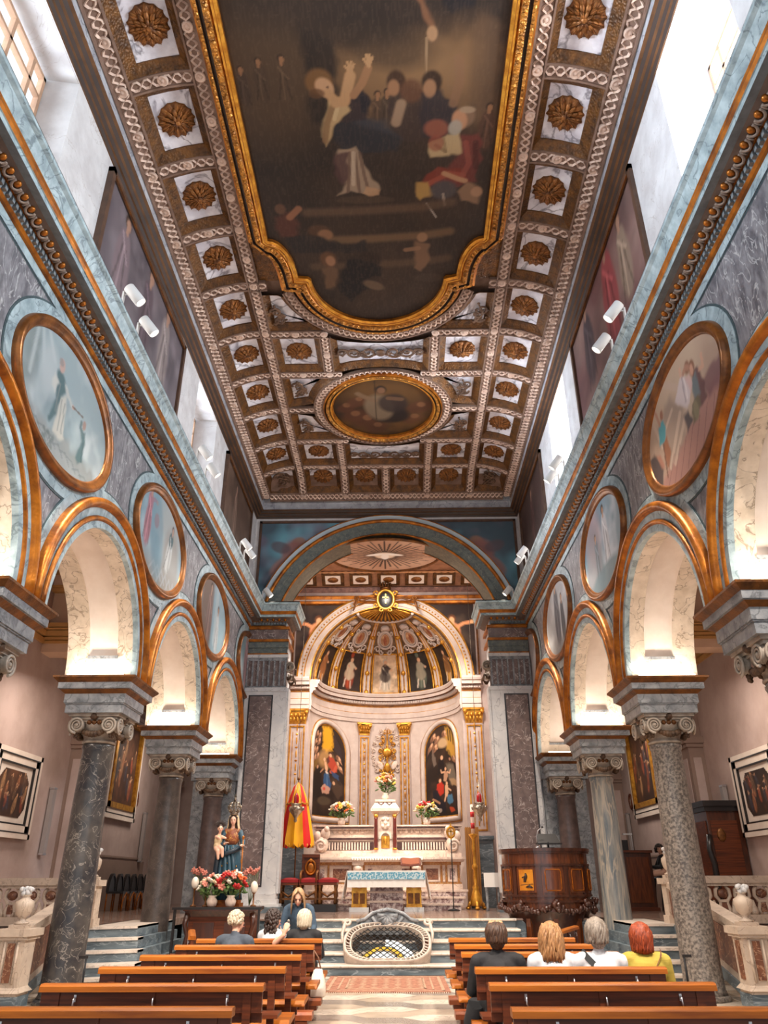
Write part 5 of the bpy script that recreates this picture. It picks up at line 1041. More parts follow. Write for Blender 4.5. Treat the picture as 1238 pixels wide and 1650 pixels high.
cr = struct(b.build('trim_6', [gold, stuccop, mk('carved_mauve_stucco', (150, 112, 100), (112, 82, 76), 8, .7, bump=.5, bscale=-22)]))
ov = thing('dove_painting', 'oval ceiling painting of a white dove in dark rays beyond the great arch', 'painting', (-.1, 22.35, 10.93))
def art_dove(a):
    a.fill((190, 150, 126)); a.clouds((206, 170, 146), 3, 3)
    for i in range(44):
        t = 2 * PI * i / 44; r1 = .44 if i % 2 else .36; a.line([(.5 + .10 * math.cos(t), .5 + .10 * math.sin(t)), (.5 + r1 * math.cos(t), .5 + r1 * math.sin(t))], .006 if i % 2 else .009, (40, 34, 34), .9)
    a.blob(.5, .5, .1, .1, (230, 214, 196), 1); a.blob(.5, .46, .04, .09, (246, 240, 234), 1); a.blob(.42, .53, .09, .03, (246, 240, 234), 1, 20); a.blob(.58, .53, .09, .03, (246, 240, 234), 1, -20)
pic_map('canvas', lambda u, v: ((u - .5) * 3.5, (.5 - v) * 2.6, 0), 110, 110, art_dove, ov, 1, disc=True)
b = MB(); b.tube([(1.78 * math.cos(a), 1.33 * math.sin(a), -.01) for a in arcpts(60, 0, 2 * PI)[:-1]], .05, 6, loop=True); b.build('frame', goldd, ov)
# painted figures beside the apse arch
def art_putto(seed, s):
    def f(a):
        a.fill((44, 36, 34)); a.clouds((66, 54, 46), 3, seed); x = .25; a.gain = 2.0; a.fig(x, .16, .78, (150, 74, 50) if s < 0 else (196, 130, 50), (206, 150, 110), (90, 56, 36), (196, 130, 90), arm=(.45, .12), arm2=(-.4, .1), seed=seed, lean=8); a.line([(x - .02, .3), (x - .1, .02)], .045, (196, 140, 100), .9); a.line([(x + .05, .3), (x + .0, .05)], .04, (190, 132, 92), .9); a.line([(x + .3, .8), (x + .45, .85)], .03, (206, 200, 190), .7)
    return f
for s in (-1, 1):
    t = thing('spandrel_painting', 'painted %s figure on black, %s of the apse arch' % (('red robed', 'left') if s < 0 else ('yellow robed', 'right')), 'painting', (s * 2.4 + AX, AY - .015, 9.0)); x0, x1 = AX + s * 3.0, AX + s * .9
    keep = lambda U, V, x0=x0, x1=x1: ((x0 + (x1 - x0) * U - AX) ** 2 + (7.6 + 2.4 * V - AZ) ** 2) > 2.84 ** 2
    pic_map('canvas', lambda u, v, x0=x0, x1=x1, s=s: (x0 + (x1 - x0) * u - s * 2.4 - AX, 0, 7.6 + 2.4 * v - 9.0), 60, 70, art_putto(3 + s, s), t, 1.14, keep=keep)
    b = MB(); b.box(s * 3.08 - s * 2.4 - .03, s * 3.08 - s * 2.4 + .03, -.03, .01, -1.4, 1.03); b.box(*sorted((s * .6, s * -1.4)), -.03, .01, 1.0, 1.05); b.build('frame', goldd, t)
# cartouche over the arch
t = thing('cartouche', 'crowned gilded coat of arms cartouche with a cross on the crown of the apse arch', 'emblem', (AX + .02, 24.26, 10.1))
b = MB(); b.ell((0, -.02, 0), (.27, .07, .33), 16, 10); b.build('shield', blackw, t)
b = MB(); b.tube([(.28 * math.cos(a), -.05, .34 * math.sin(a)) for a in arcpts(24, 0, 2 * PI)[:-1]], .05, 6, loop=True)
for s in (-1, 1):
    for (x, z, r_, a_) in ((.32, .22, .1, 0), (.34, -.2, .1, PI), (.16, -.36, .09, PI / 2)): b.tube([(s * (x + r_ * (1 - .7 * q) * math.cos(a_ + 7 * q)), -.05, z + r_ * (1 - .7 * q) * math.sin(a_ + 7 * q)) for q in arcpts(12, 0, 1)], .028, 5)
b.build('scrolled_rim', goldb, t); b = MB(); b.box(-.02, .02, -.12, -.08, -.16, .18); b.box(-.10, .10, -.12, -.08, .03, .07); b.build('cross', goldb, t)
b = MB(); b.lathe([(.16, .36), (.17, .40), (.16, .42)], 12)
for i in range(7): a = PI + PI * i / 6; b.tube([(.16 * math.cos(a), .16 * math.sin(a), .42), (.2 * math.cos(a), .2 * math.sin(a), .5), (.12 * math.cos(a), .12 * math.sin(a), .58)], .02, 5); b.ell((.19 * math.cos(a), .19 * math.sin(a), .55), .035, 6, 4)
b.build('crown', goldd, t)
for s in (-1, 1): b = MB(); b.tube([(s * .3, -.04, 0), (s * .55, -.04, .06), (s * .8, -.04, -.04), (s * .98, -.04, .02)], .03, 6); b.tube([(s * (.98 + .07 * math.cos(q)), -.06, .05 + .07 * math.sin(q)) for q in arcpts(12, 0, 2 * PI)[:-1]], .025, 5, loop=True); b.tube([(s * .98, -.05, -.01), (s * 1.04, -.05, -.25), (s * 1.1, -.05, -.4)], [.05, .04, .02], 6); b.build('garland', goldd, t)
# ------------------------------------------------------------------ presbytery platform and steps
ST = [15.77, 16.12, 16.58, 17.10, 17.62]; RH = .165
b = MB(); b.box(-4.28, 4.28, 17.75, 27.2, 0, .79); b.box(-9, -4.2, 21.0, 30, 0, .79); b.box(4.2, 9, 21.0, 30, 0, .79); b.box(-4.3, 4.3, 20.5, 22.5, 0, .79)
pf = mk('presbytery_floor_marble', (128, 104, 92), (160, 136, 122), 4, .14, vein=(110, 90, 80), vs=2.5, vw=.02)
floor2 = struct(b.build('floor_presbytery', bluem))
b = MB()
for i in range(14):
    for j in range(14): b.box(-4.3 + i * .614, -4.3 + i * .614 + .608, 17.72 + j * .68, 17.72 + j * .68 + .675, .79, .825 - .001 * ((i + j) % 2))
for s in (-1, 1): b.box(*sorted((s * 4.3, s * 9)), 21.0, 30, .79, .825)
tag(b.build('paving', pf, floor2), kind='stuff')
for k, y in enumerate(ST):
    r = MB(); r.box(-2.42, 2.62, y + .04, 17.8, RH * k, RH * (k + 1) - .045); st_ = struct(r.build('trim_%d' % (7 + k), bluem))
    n_ = MB(); y1 = ST[k + 1] + .06 if k < 4 else 17.75
    prof = [(y + .02, RH * (k + 1) - .045), (y - .005, RH * (k + 1) - .04), (y - .015, RH * (k + 1) - .02), (y - .005, RH * (k + 1)), (y1, RH * (k + 1)), (y1, RH * (k + 1) - .045)]
    n_.poly(prof, lambda u, v, w: (w, u, v), -2.44, 2.64); n_.build('tread', stepm, st_)
# ------------------------------------------------------------------ aisles
for s in (-1, 1):
    sd = 'left' if s < 0 else 'right'; q = lambda a, c: sorted((s * a, s * c))
    b = MB(); b.box(*q(8.0, 8.3), -1, 30, 0, 9); w = struct(b.build('wall_aisle_' + sd, aislep))
    b = MB(); b.box(*q(4.2, 8.2), 29.5, 29.8, 0, 9); b.box(*q(3.35, 3.6), 22.2, 29.8, .8, 8.9); b.build('end_wall', aislep, w)
    b = MB(); b.box(*q(4.08, 8.2), -1, 30, 8.82, 8.95); struct(b.build('ceiling_aisle_' + sd, aislec))
    # cross beam with ochre mouldings and a lunette
    for yb in (16.9, 21.3):
        b = MB(); b.box(*q(5.1, 8), yb, yb + .5, 6.30, 6.52); b.box(*q(5.1, 8), yb + .12, yb + .4, 6.95, 8.82); b.box(*q(5.1, 8), yb - .02, yb + .4, 7.92, 8.2); bo = b.build('cross_beam', aislec, w)
        b = MB()
        for z0, z1, d in ((6.50, 6.56, .04), (6.58, 6.64, .08), (6.66, 6.78, .12), (6.80, 6.84, .15), (6.86, 6.95, .18), (7.78, 7.86, .04), (7.87, 7.92, .08), (8.2, 8.3, .10), (8.32, 8.46, .15)): b.box(*q(5.1, 8), yb - d, yb + .3, z0, z1)
        b.build('ochre_moulding', ochre, bo)
    b = MB()
    for z0, z1, d in ((6.50, 6.62, .06), (6.66, 6.78, .10), (6.82, 6.95, .15)): b.box(*q(8 - d, 8.02), -1, 29.5, z0, z1)
    b.build('ochre_moulding', ochre, w)
    for yp in ((19.55,) if s < 0 else (19.9,)) + (27.6,):
        b = MB(); b.box(*q(7.62, 8.02), yp, yp + 1.0, .825, 6.3); b.box(*q(7.56, 8.02), yp - .06, yp + 1.06, 4.55, 4.64); b.box(*q(7.50, 8.02), yp - .12, yp + 1.12, 4.64, 4.80); b.box(*q(7.58, 8.02), yp - .05, yp + 1.05, .825, 1.2); p = b.build('wall_pilaster', aisled, w)
        b = MB(); b.box(*q(7.60, 7.66), yp + .18, yp + .82, 1.5, 4.3); b.box(*q(7.7, 7.9), yp - .02, yp + .03, 1.5, 4.3); b.build('pilaster_panel', aislep, p)
    b = MB(); b.box(*q(7.97, 8.02), 21.9, 26.6, .825, 2.1); b.box(*q(7.95, 8.02), 22.2, 26.4, 2.15, 2.2); b.build('dado', aisled, w)
# grey panel heaters
for s, y in ((-1, 18.75), (-1, 26.0), (1, 18.95), (1, 27.2)):
    t = thing('panel_heater', 'tall slim grey panel on the %s aisle wall beside the %s picture' % ('left' if s < 0 else 'right', 'white framed' if y < 20 else 'gilt framed'), 'heater', (s * 7.92, y, 2.1))
    b = MB(); b.box(-.05, .05, -.08, .08, 0, 1.42); b.build('body', mk('heater_grey', (150, 140, 136), None, rough=.5), t); b = MB(); b.box(-.055, .055, -.09, .09, -.02, .02); b.box(-.055, .055, -.09, .09, 1.40, 1.44); b.build('end_cap', steel, t)
def art_hist(seed, tone=(70, 46, 34)):
    def f(a):
        a.fill(tone); a.clouds((40, 28, 24), 3, seed, .4, .75, .8); a.clouds((120, 78, 52), 3.5, seed + 5, .55, .8, .6); rr = random.Random(seed)
        for i in range(16): x = rr.uniform(.08, .92); y = rr.uniform(.05, .62); a.fig(x, y, rr.uniform(.22, .36), rr.choice([(126, 64, 44), (96, 70, 52), (150, 110, 76), (60, 54, 60), (140, 90, 60)]), (206, 156, 118), seed=i, k=.8, arm=(rr.uniform(-.3, .3), .1), lean=rr.uniform(-20, 20))
        a.clouds((34, 26, 24), 4, seed + 9, .5, .8, .5)
    return f
wframe = mk('white_picture_frame', (226, 212, 198), (214, 198, 184), 3, .6)
def wallpic(s, y0, y1, z0, z1, lab, art, octa):
    ym, zm = (y0 + y1) / 2, (z0 + z1) / 2; h, k = (y1 - y0) / 2, (z1 - z0) / 2
    t = thing('framed_painting', lab, 'painting', (s * 7.98, ym, zm)); b = MB()
    def fr(d0, d1, p, m):
        for a, c, e_, g in ((-h + d0, -h + d1, -k + d0, k - d0), (h - d1, h - d0, -k + d0, k - d0), (-h + d0, h - d0, k - d1, k - d0), (-h + d0, h - d0, -k + d0, -k + d1)): b.box(*sorted((0, -s * p)), a, c, e_, g, m)
    if octa:
        fr(0, .10, .10, 0); fr(.10, .125, .104, 1); fr(.125, .26, .08, 0); fr(.26, .29, .084, 1); b.box(*sorted((0, -s * .035)), -h + .29, h - .29, -k + .29, k - .29, 0); b.build('frame', [wframe, blackw], t); i0 = .40; c = .16
        H, K = h - i0, k - i0
        keep = lambda U, V: (np.abs(U - .5) * 2 * H / (H) * H + np.abs(V - .5) * 2 * K) < H + K - c * 1.1
        pic_map('canvas', lambda u, v: (-s * .045, (u - .5) * 2 * H * -s, (v - .5) * 2 * K), 60, 60, art, t, K / H, keep=keep)
    else:
        fr(0, .12, .10, 0); fr(.12, .145, .104, 1); fr(.145, .27, .12, 0); b.build('frame', [wframe, blackw], t); b = MB(); fr(.27, .42, .16, 0); b.build('gilded_frame', goldb, t); H, K = h - .40, k - .40
        pic_map('canvas', lambda u, v: (-s * .06, (u - .5) * 2 * H * -s, (v - .5) * 2 * K), 60, 80, art, t, K / H)
wallpic(-1, 15.7, 17.85, 2.36, 4.08, 'cut corner painting in a white frame on the left aisle wall', art_hist(3), True)
wallpic(1, 16.1, 18.25, 2.36, 4.05, 'cut corner painting in a white frame on the right aisle wall', art_hist(8, (58, 42, 34)), True)
wallpic(-1, 22.0, 24.85, 3.15, 6.2, 'tall crowded painting in a gilt frame beyond the left columns', art_hist(13), False)
wallpic(1, 23.3, 26.25, 3.28, 6.2, 'tall crowded painting in a gilt frame beyond the right columns', art_hist(19), False)
for s, y in ((-1, 25.35), (1, 26.75)):
    t = thing('oval_plaque', 'small oval dark framed plaque on the %s aisle wall' % ('left' if s < 0 else 'right'), 'plaque', (s * 7.97, y - (.4 if s < 0 else .1), 3.85)); b = MB(); b.tube([(-s * .03, .13 * math.cos(a), .22 * math.sin(a)) for a in arcpts(20, 0, 2 * PI)[:-1]], .035, 6, loop=True); b.build('frame', wood, t); b = MB(); b.ell((-s * .01, 0, 0), (.02, .12, .21), 14, 8); b.ell((-s * .03, 0, .02), (.02, .05, .09), 8, 6); b.build('relief', capm, t)
# ------------------------------------------------------------------ aisle stairs, balustrades, stair rails
balm = mk('balustrade_marble', (206, 186, 166), (184, 164, 146), 4, .5, vein=(150, 130, 114), vs=3, vw=.015); inlay = mk('brown_inlay', (132, 84, 58), (96, 58, 44), 9, .4, vein=(190, 150, 120), vs=5, vw=.02)
def urn(lab, loc, k=1):
    t = thing('marble_urn', lab, 'urn', loc); b = MB(); b.box(-.12 * k, .12 * k, -.12 * k, .12 * k, 0, .05); b.lathe([(.09 * k, .05), (.10 * k, .07), (.04 * k, .10), (.045 * k, .13), (.10 * k, .18), (.125 * k, .27), (.12 * k, .33), (.06 * k, .37), (.05 * k, .40), (.08 * k, .42)], 20, flute=(10, .05)); b.build('vase', balm, t)
    b = MB(); rr = random.Random(4)
    for i in range(14): a = rr.uniform(0, 6.3); r_ = rr.uniform(0, .10); b.ell((r_ * math.cos(a), r_ * math.sin(a), .44 + rr.uniform(-.02, .06)), (.04, .04, .035), 7, 5)
    b.build('stone_flowers', whitem, t)
for s in (-1, 1):
    sd = 'left' if s < 0 else 'right'; q = lambda a, c: sorted((s * a, s * c)); SX = 5.2; dY = 0 if s < 0 else .55; sh = .45 if s < 0 else 0
    struct_n = 12 if s < 0 else 18; ys = [13.45, 13.72, 14.12, 14.42, 14.72] if s < 0 else [14.05, 14.36, 14.74, 15.05, 15.4]
    for k, y in enumerate(ys):
        b = MB(); z0, z1 = RH * k, RH * (k + 1); yb = 17.5
        XE = (4.02, 4.10, 4.20, 4.31, 4.43)[k] if s < 0 else (4.02, 4.12, 4.24, 4.33, 4.42)[k]; P = [(s * (SX + .05), y), (s * XE, y + sh)] ; b.add([(P[0][0], P[0][1] + .03, z0), (P[1][0], P[1][1] + .03, z0), (P[1][0], yb, z0), (P[0][0], yb, z0), (P[0][0], P[0][1] + .03, z1 - .005), (P[1][0], P[1][1] + .03, z1 - .005), (P[1][0], yb, z1 - .005), (P[0][0], yb, z1 - .005)], [(0, 1, 5, 4), (1, 2, 6, 5), (3, 0, 4, 7), (4, 5, 6, 7)])
        o = struct(b.build('trim_%d' % (struct_n + k), bluem)); b = MB(); y2 = ys[k + 1] + .05 if k < 4 else yb
        b.add([(P[0][0], P[0][1], z1 - .04), (P[1][0], P[1][1], z1 - .04), (P[1][0], y2 + (sh if k < 4 else 0), z1 - .04), (P[0][0], y2, z1 - .04)] + [(P[0][0], P[0][1], z1), (P[1][0], P[1][1], z1), (P[1][0], y2 + (sh if k < 4 else 0), z1), (P[0][0], y2, z1)], [(0, 1, 5, 4), (1, 2, 6, 5), (3, 0, 4, 7), (4, 5, 6, 7)]); b.build('tread', stepm, o)
    YB = 15.2 + dY * .3
    b = MB(); b.box(*q(SX, 8), YB + .1, 21, .7, .825); b.box(*q(4.5, SX), 17.4, 21, .7, .825); b.box(*q(SX, 5.5), YB, YB + .3, 0, .8); b.box(*q(7.4, 8.0), YB, YB + .3, 0, .8); b.box(*q(5.5, 7.4), YB, YB + .3, .62, .8); plat = struct(b.build('floor_aisle_' + sd, pf))
    b = MB(); b.box(*q(5.5, 7.4), YB + 1.2, YB + 1.3, 0, .7); b.box(*q(5.45, 5.5), YB + .1, YB + 1.3, 0, .7); b.build('crypt_opening', mk('opening_shade', (22, 20, 20), None, rough=.9), plat)  # near-black sheets paint in the darkness inside the crypt opening
    t = thing('balustrade', 'carved marble balustrade with brown inlay across the %s aisle' % sd, 'balustrade', (s * 5.2, YB + .1, .825)); X = lambda a: s * (max(a, 5.4) - 5.2)
    b = MB(); b.box(*sorted((X(5.2), X(8.0))), -.13, .13, .65, .77); b.box(*sorted((X(5.2), X(8.0))), -.09, .09, .60, .65); b.build('top_rail', balm, t); b = MB(); b.box(*sorted((X(5.2), X(8.0))), -.12, .12, 0, .14); b.build('bottom_rail', balm, t)
    for i in range(8):
        xc = 5.42 + i * .35; b = MB()
        for sx in (-1, 1): b.tube([(X(xc + sx * .06), -.02, .14), (X(xc + sx * .09), -.02, .22), (X(xc + sx * .06), -.02, .32), (X(xc + sx * .07), -.02, .36), (X(xc + sx * .13), -.02, .44), (X(xc + sx * .12), -.02, .54), (X(xc + sx * .07), -.02, .60)], [.035, .035, .03, .03, .035, .035, .03], 6)
        b.box(*sorted((X(xc - .08), X(xc + .08))), -.05, .05, .34, .38); bl = b.build('baluster', balm, t)
        b = MB(); b.ell((X(xc), -.02, .48), (.10, .04, .08), 8, 5); b.box(*sorted((X(xc - .05), X(xc + .05))), -.04, .03, .18, .33); b.build('inlay', inlay, bl)
        if i < 7: b = MB(); b.lathe([(.07, .14), (.075, .2), (.04, .28), (.02, .36), (0, .38)], 8, (X(xc + .175), -.02, 0)); b.build('palmette', balm, t)
    t = thing('stair_rail', 'inlaid marble stair rail ending in a scrolled newel, %s aisle stair' % sd, 'railing', (s * 5.25, ys[4] + .2, 0))
    X0, Y0, X1, Y1 = 0, 0, -s * .19, (11.88 if s < 0 else 12.0) - ys[4] - .2; b = MB()       # from the top post down to the newel
    def slab(x0, y0, z0a, z0b, x1, y1, z1a, z1b, th, m=0):
        d = Vector((x1 - x0, y1 - y0, 0)).normalized(); n_ = Vector((-d.y, d.x, 0)) * th; v = [(x0, y0), (x1, y1)]; zz = [(z0a, z0b), (z1a, z1b)]; P = []
        for (x, y), (za, zb) in zip(v, zz): P += [(x - n_.x, y - n_.y, za), (x + n_.x, y + n_.y, za), (x + n_.x, y + n_.y, zb), (x - n_.x, y - n_.y, zb)]
        b.add(P, [(0, 1, 2, 3), (4, 7, 6, 5), (0, 4, 5, 1), (1, 5, 6, 2), (2, 6, 7, 3), (3, 7, 4, 0)], m)
    slab(X0, Y0, .825, 1.42, X1, Y1, .12, .86, .07); slab(X0, Y0, 1.42, 1.52, X1, Y1, .86, .95, .12); slab(X0, Y0, .70, .85, X1, Y1, .0, .14, .10, 1); b.build('sloped_panel', [balm, bluem], t)
    b = MB(); slab(X0, Y0, .95, 1.36, X1, Y1, .25, .78, .085); b.build('inlay', inlay, t)
    b = MB(); b.box(X0 - .13, X0 + .13, -.13, .13, .825, 1.5); b.box(X0 - .18, X0 + .18, -.18, .18, 1.46, 1.56); b.box(X0 - .16, X0 + .16, -.16, .16, .825, .95); b.build('top_post', balm, t); b = MB(); b.box(X0 - .07, X0 + .07, -.15, .1, 1.02, 1.40); b.build('inlay', inlay, t)
    nx, ny = X1, Y1; sx = s; b = MB(); b.box(nx - .17, nx + .17, ny - .17, ny + .17, .20, .86); b.box(nx - .24, nx + .24, ny - .24, ny + .24, .86, .95); b.box(nx - .21, nx + .21, ny - .21, ny + .21, .82, .86); b.frus(nx - .17, nx + .17, ny - .17, ny + .17, .26, .05, .2); b.box(*sorted((nx - sx * .18, nx + sx * .40)), ny - .19, ny + .19, .14, .24)
    sp = [(nx + sx * (.22 + .16 * (1 - .8 * q_) * math.cos(PI + 11 * q_)), ny - .12, .32 + .16 * (1 - .8 * q_) * math.sin(PI + 11 * q_)) for q_ in arcpts(30, 0, 1)]
    b.tube([(nx + sx * .05, ny - .12, .80), (nx + sx * .16, ny - .12, .72), (nx + sx * .12, ny - .12, .58), (nx + sx * .05, ny - .12, .46)] + sp, .045, 6); b.lathe([(.0, -.12), (.15, -.12), (.17, -.06), (.15, 0), (.17, .06), (.15, .12), (0, .12)], 16, (0, 0, 0)); k_ = len(b.v) - 7 * 16; b.v[k_:] = [(nx + sx * .22 + x, ny - .1 + z, .32 + y) for x, y, z in b.v[k_:]]
    for dx in (-.09, .09): b.tube([(nx + dx, ny - .18, .3), (nx + dx, ny - .18, .8)], .02, 5)
    b.build('newel', balm, t); b = MB(); b.box(nx - .05, nx + .05, ny - .19, ny, .32, .78); b.box(nx - .19, nx, ny - .06, ny + .06, .32, .78); b.build('inlay', inlay, t); b = MB(); b.box(*sorted((nx - sx * .19, nx + sx * .42)), ny - .2, ny + .2, 0, .16); b.build('plinth', bluem, t)
    urn('ribbed marble urn with stone flowers on the lower %s stair newel' % sd, (t.location.x + nx, t.location.y + ny, .95), 1); urn('ribbed marble urn on the upper post of the %s aisle stair' % sd, (t.location.x, t.location.y, 1.56), .8)
    t = thing('shell_cartouche', 'carved marble shell scroll over the %s crypt opening' % sd, 'carving', (s * 6.55, YB - .06, .72)); b = MB()
    for k in range(5): b.tube([(x, -.05 - .01 * k, -.02 * k - .10 * math.cos(x * 2.4) + .06) for x in arcpts(12, -.55, .55)], .035, 5)
    for sx in (-1, 1): b.tube([(sx * (.6 + .12 * (1 - .7 * q_) * math.cos(9 * q_)), -.06, .02 + .12 * (1 - .7 * q_) * math.sin(9 * q_)) for q_ in arcpts(18, 0, 1)], .035, 5)
    b.build('scroll', balm, t)
for s in (-1, 1):
    t = thing('oval_mirror', 'pale round glass in a gilded frame at the %s crypt opening' % ('left' if s < 0 else 'right'), 'mirror', (s * 6.30 if s < 0 else 6.22, 14.5, .0)); b = MB(); b.lathe([(.0, 0), (.2, 0), (.2, .04), (.04, .06), (.03, .2)], 12); b.tube([(.19 * math.cos(a), 0, .38 + .21 * math.sin(a)) for a in arcpts(20, 0, 2 * PI)[:-1]], .035, 6, loop=True); b.ell((-s * .16, -.03, .62), (.06, .03, .06), 6, 5); b.ell((-s * .2, -.03, .2), (.06, .03, .06), 6, 5); b.build('frame', goldb, t); b = MB(); b.ell((0, -.01, .38), (.18, .02, .2), 16, 8); b.build('glass', mk('pale_glass', (206, 226, 230), None, rough=.2), t)
# rope stands beside the front columns
for s in (-1, 1):
    t = thing('rope_stand', 'thin black stand with a small panel beside the front %s column' % ('left' if s < 0 else 'right'), 'stand', (s * 4.12, 12.0, 0)); b = MB(); b.tube([(0, 0, 0), (0, 0, .6)], .014, 6); b.box(-.12, .12, -.012, .012, 0, .02); b.box(-.012, .012, -.12, .12, 0, .02); b.build('post', iron, t); b = MB(); b.box(*sorted((-s * .02, s * .10)), -.012, .012, .575, .61); b.build('panel', blackw, t)
# ------------------------------------------------------------------ confessio grille on the steps
t = thing('crypt_grille', 'oval marble rimmed crypt opening with a lattice grille set into the altar steps', 'grille', (.0, 15.74, 0))
gp = lambda x, v, h=0: (x, .05 + .78 * v - .60 * h, .19 + .60 * v + .78 * h)     # sloping plane over the steps, h along its normal
rimm = mk('crypt_rim_marble', (196, 180, 166), (172, 158, 146), 5, .5, vein=(150, 136, 124), vs=3, vw=.015)
def el(r, a, h=0):
    c, s_ = math.cos(a), math.sin(a); v = .5 + r * .5 * (abs(s_) ** .8) * (1 if s_ > 0 else -1); return gp(r * .81 * (abs(c) ** .7) * (1 if c > 0 else -1), max(v, .5 - .47 * r), h)
A = arcpts(64, 0, 2 * PI)[:-1]; b = MB()
b.rings([[el(r, a, h) for r, h in ((1.02, -.25), (1.02, .02), (1.0, .035), (.965, .035), (.95, .01), (.95, -.05))] for a in A], loop=True, smooth=False)
b.rings([[el(r, a, h) for r, h in ((.875, -.15), (.875, .0), (.865, .02), (.835, .02), (.82, -.12))] for a in A], loop=True, smooth=False)
b.build('rim', rimm, t); b = MB()
for a in arcpts(50, 0, 2 * PI)[:-1]: b.tube([el(.96, a, .02), el(.86, a + .06, .01)], .015, 5)
b.rings([[el(r, a, -.05) for r in (.96, .85)] for a in A], loop=True, smooth=False, m=1); tag(b.build('balusters', [rimm, wood], t), kind='stuff')
for s in (-1, 1):
    b = MB(); b.tube([gp(s * (.78 + .08 * (1 - .7 * q_) * math.cos(9 * q_)), .98 + .09 * (1 - .7 * q_) * math.sin(9 * q_), .03) for q_ in arcpts(16, 0, 1)], .03, 6); b.tube([gp(s * .82, .95, .02), gp(s * .86, .72, 0), gp(s * .84, .5, 0)], [.04, .03, .02], 6); b.build('volute', rimm, t)
cr = MB(); out = [(-.60, -.12), (-.60, .06), (-.44, .10), (-.30, .20), (-.15, .24), (0, .27), (.15, .24), (.30, .20), (.44, .10), (.60, .06), (.60, -.12)]
cr.poly(out, lambda u, v, w: (u, .86 + w, .76 + v), 0, .10); cr.tube([(u, .84, .76 + v) for u, v in out[1:-1]], .035, 6); cr.box(-.62, .62, .80, .98, .60, .66); cr.build('crest', greym, t)
b = MB()
for k in range(7): a = PI + PI * k / 6; b.tube([(0, .84, .92), (.20 * math.cos(a), .82, .92 + .16 * math.sin(a))], [.03, .05], 6)
for s in (-1, 1): b.tube([(0, .83, .80), (s * .12, .83, .74), (s * .22, .83, .80), (s * .30, .83, .90)], .035, 6)
b.build('shell', greym, t)
for s in (-1, 1): b = MB(); b.box(*sorted((s * .24, s * .52)), .845, .87, .70, .80); b.build('crest_panel', mk('pale_blue_panel', (190, 206, 212), None, rough=.4), t)
b = MB()
for i in range(-12, 13):
    for sg in (-1, 1):
        pts = []
        for k in range(61):
            x = -.72 + 1.44 * k / 60; v = .5 + sg * (x * .95) + i * .118
            if (abs(x) / .67) ** 2.6 + (abs(v - .5) / .41) ** 2.3 < 1: pts.append(gp(x, v, -.01))
        if len(pts) > 1: b.tube(pts, .011, 4)
tag(b.build('lattice', iron, t), kind='stuff')
b = MB(); b.rings([[el(.83, a, -.05), el(.83, a, -.40), gp(0, .5, -.40)] for a in A], loop=True); b.build('shaft_wall', mk('crypt_dark', (74, 62, 54), None, rough=.9), t)
lit = mk('crypt_glow_plaster', (240, 240, 236), None, rough=.6, emit=.9); yel = mk('crypt_glow_band', (226, 178, 50), None, rough=.5, emit=.3)  # glow stands in for unseen crypt lamps shining on these surfaces
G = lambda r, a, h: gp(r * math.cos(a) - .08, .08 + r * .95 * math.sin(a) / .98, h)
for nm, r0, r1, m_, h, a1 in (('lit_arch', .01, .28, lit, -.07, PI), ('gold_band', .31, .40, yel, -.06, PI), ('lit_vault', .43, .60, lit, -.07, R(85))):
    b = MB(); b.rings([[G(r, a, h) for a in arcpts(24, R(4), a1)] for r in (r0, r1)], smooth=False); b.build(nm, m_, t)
# ------------------------------------------------------------------ carpet
t = thing('carpet', 'brown and beige oriental carpet in front of the altar steps', 'carpet', (0, 14.55, .002)); b = MB(); b.box(-1.0, 1.0, -1.06, 1.06, 0, .012); b.build('pile', mk('carpet_red', (122, 70, 52), (164, 116, 92), 12, .95, bump=.2, bscale=60, stretch=(1, 1.6, 1)), t)
b = MB()
for d, w in ((.08, .05), (.24, .03), (.36, .04)):
    for x0, x1, y0, y1 in ((-1 + d, 1 - d, -1.06 + d, -1.06 + d + w), (-1 + d, 1 - d, 1.06 - d - w, 1.06 - d), (-1 + d, -1 + d + w, -1.06 + d, 1.06 - d), (1 - d - w, 1 - d, -1.06 + d, 1.06 - d)): b.box(x0, x1, y0, y1, .011, .0145)
b.build('border', mk('carpet_beige', (176, 144, 118), (146, 112, 90), 20, .95), t)
b = MB()
for i in range(-3, 4):
    for j in range(-3, 4): b.poly([(i * .19 - .06, j * .2), (i * .19, j * .2 - .07), (i * .19 + .06, j * .2), (i * .19, j * .2 + .07)], lambda u, v, w: (u, v, w), .011, .0145)
tag(b.build('motif', MATS['carpet_beige'], t), kind='stuff')
for s in (-1, 1):
    b = MB()
    for i in range(60): b.box(-.99 + i * .033, -.98 + i * .033, *sorted((s * 1.06, s * 1.10)), 0, .006)
    tag(b.build('fringe', mk('fringe', (214, 200, 180), None, rough=.95), t), kind='stuff')
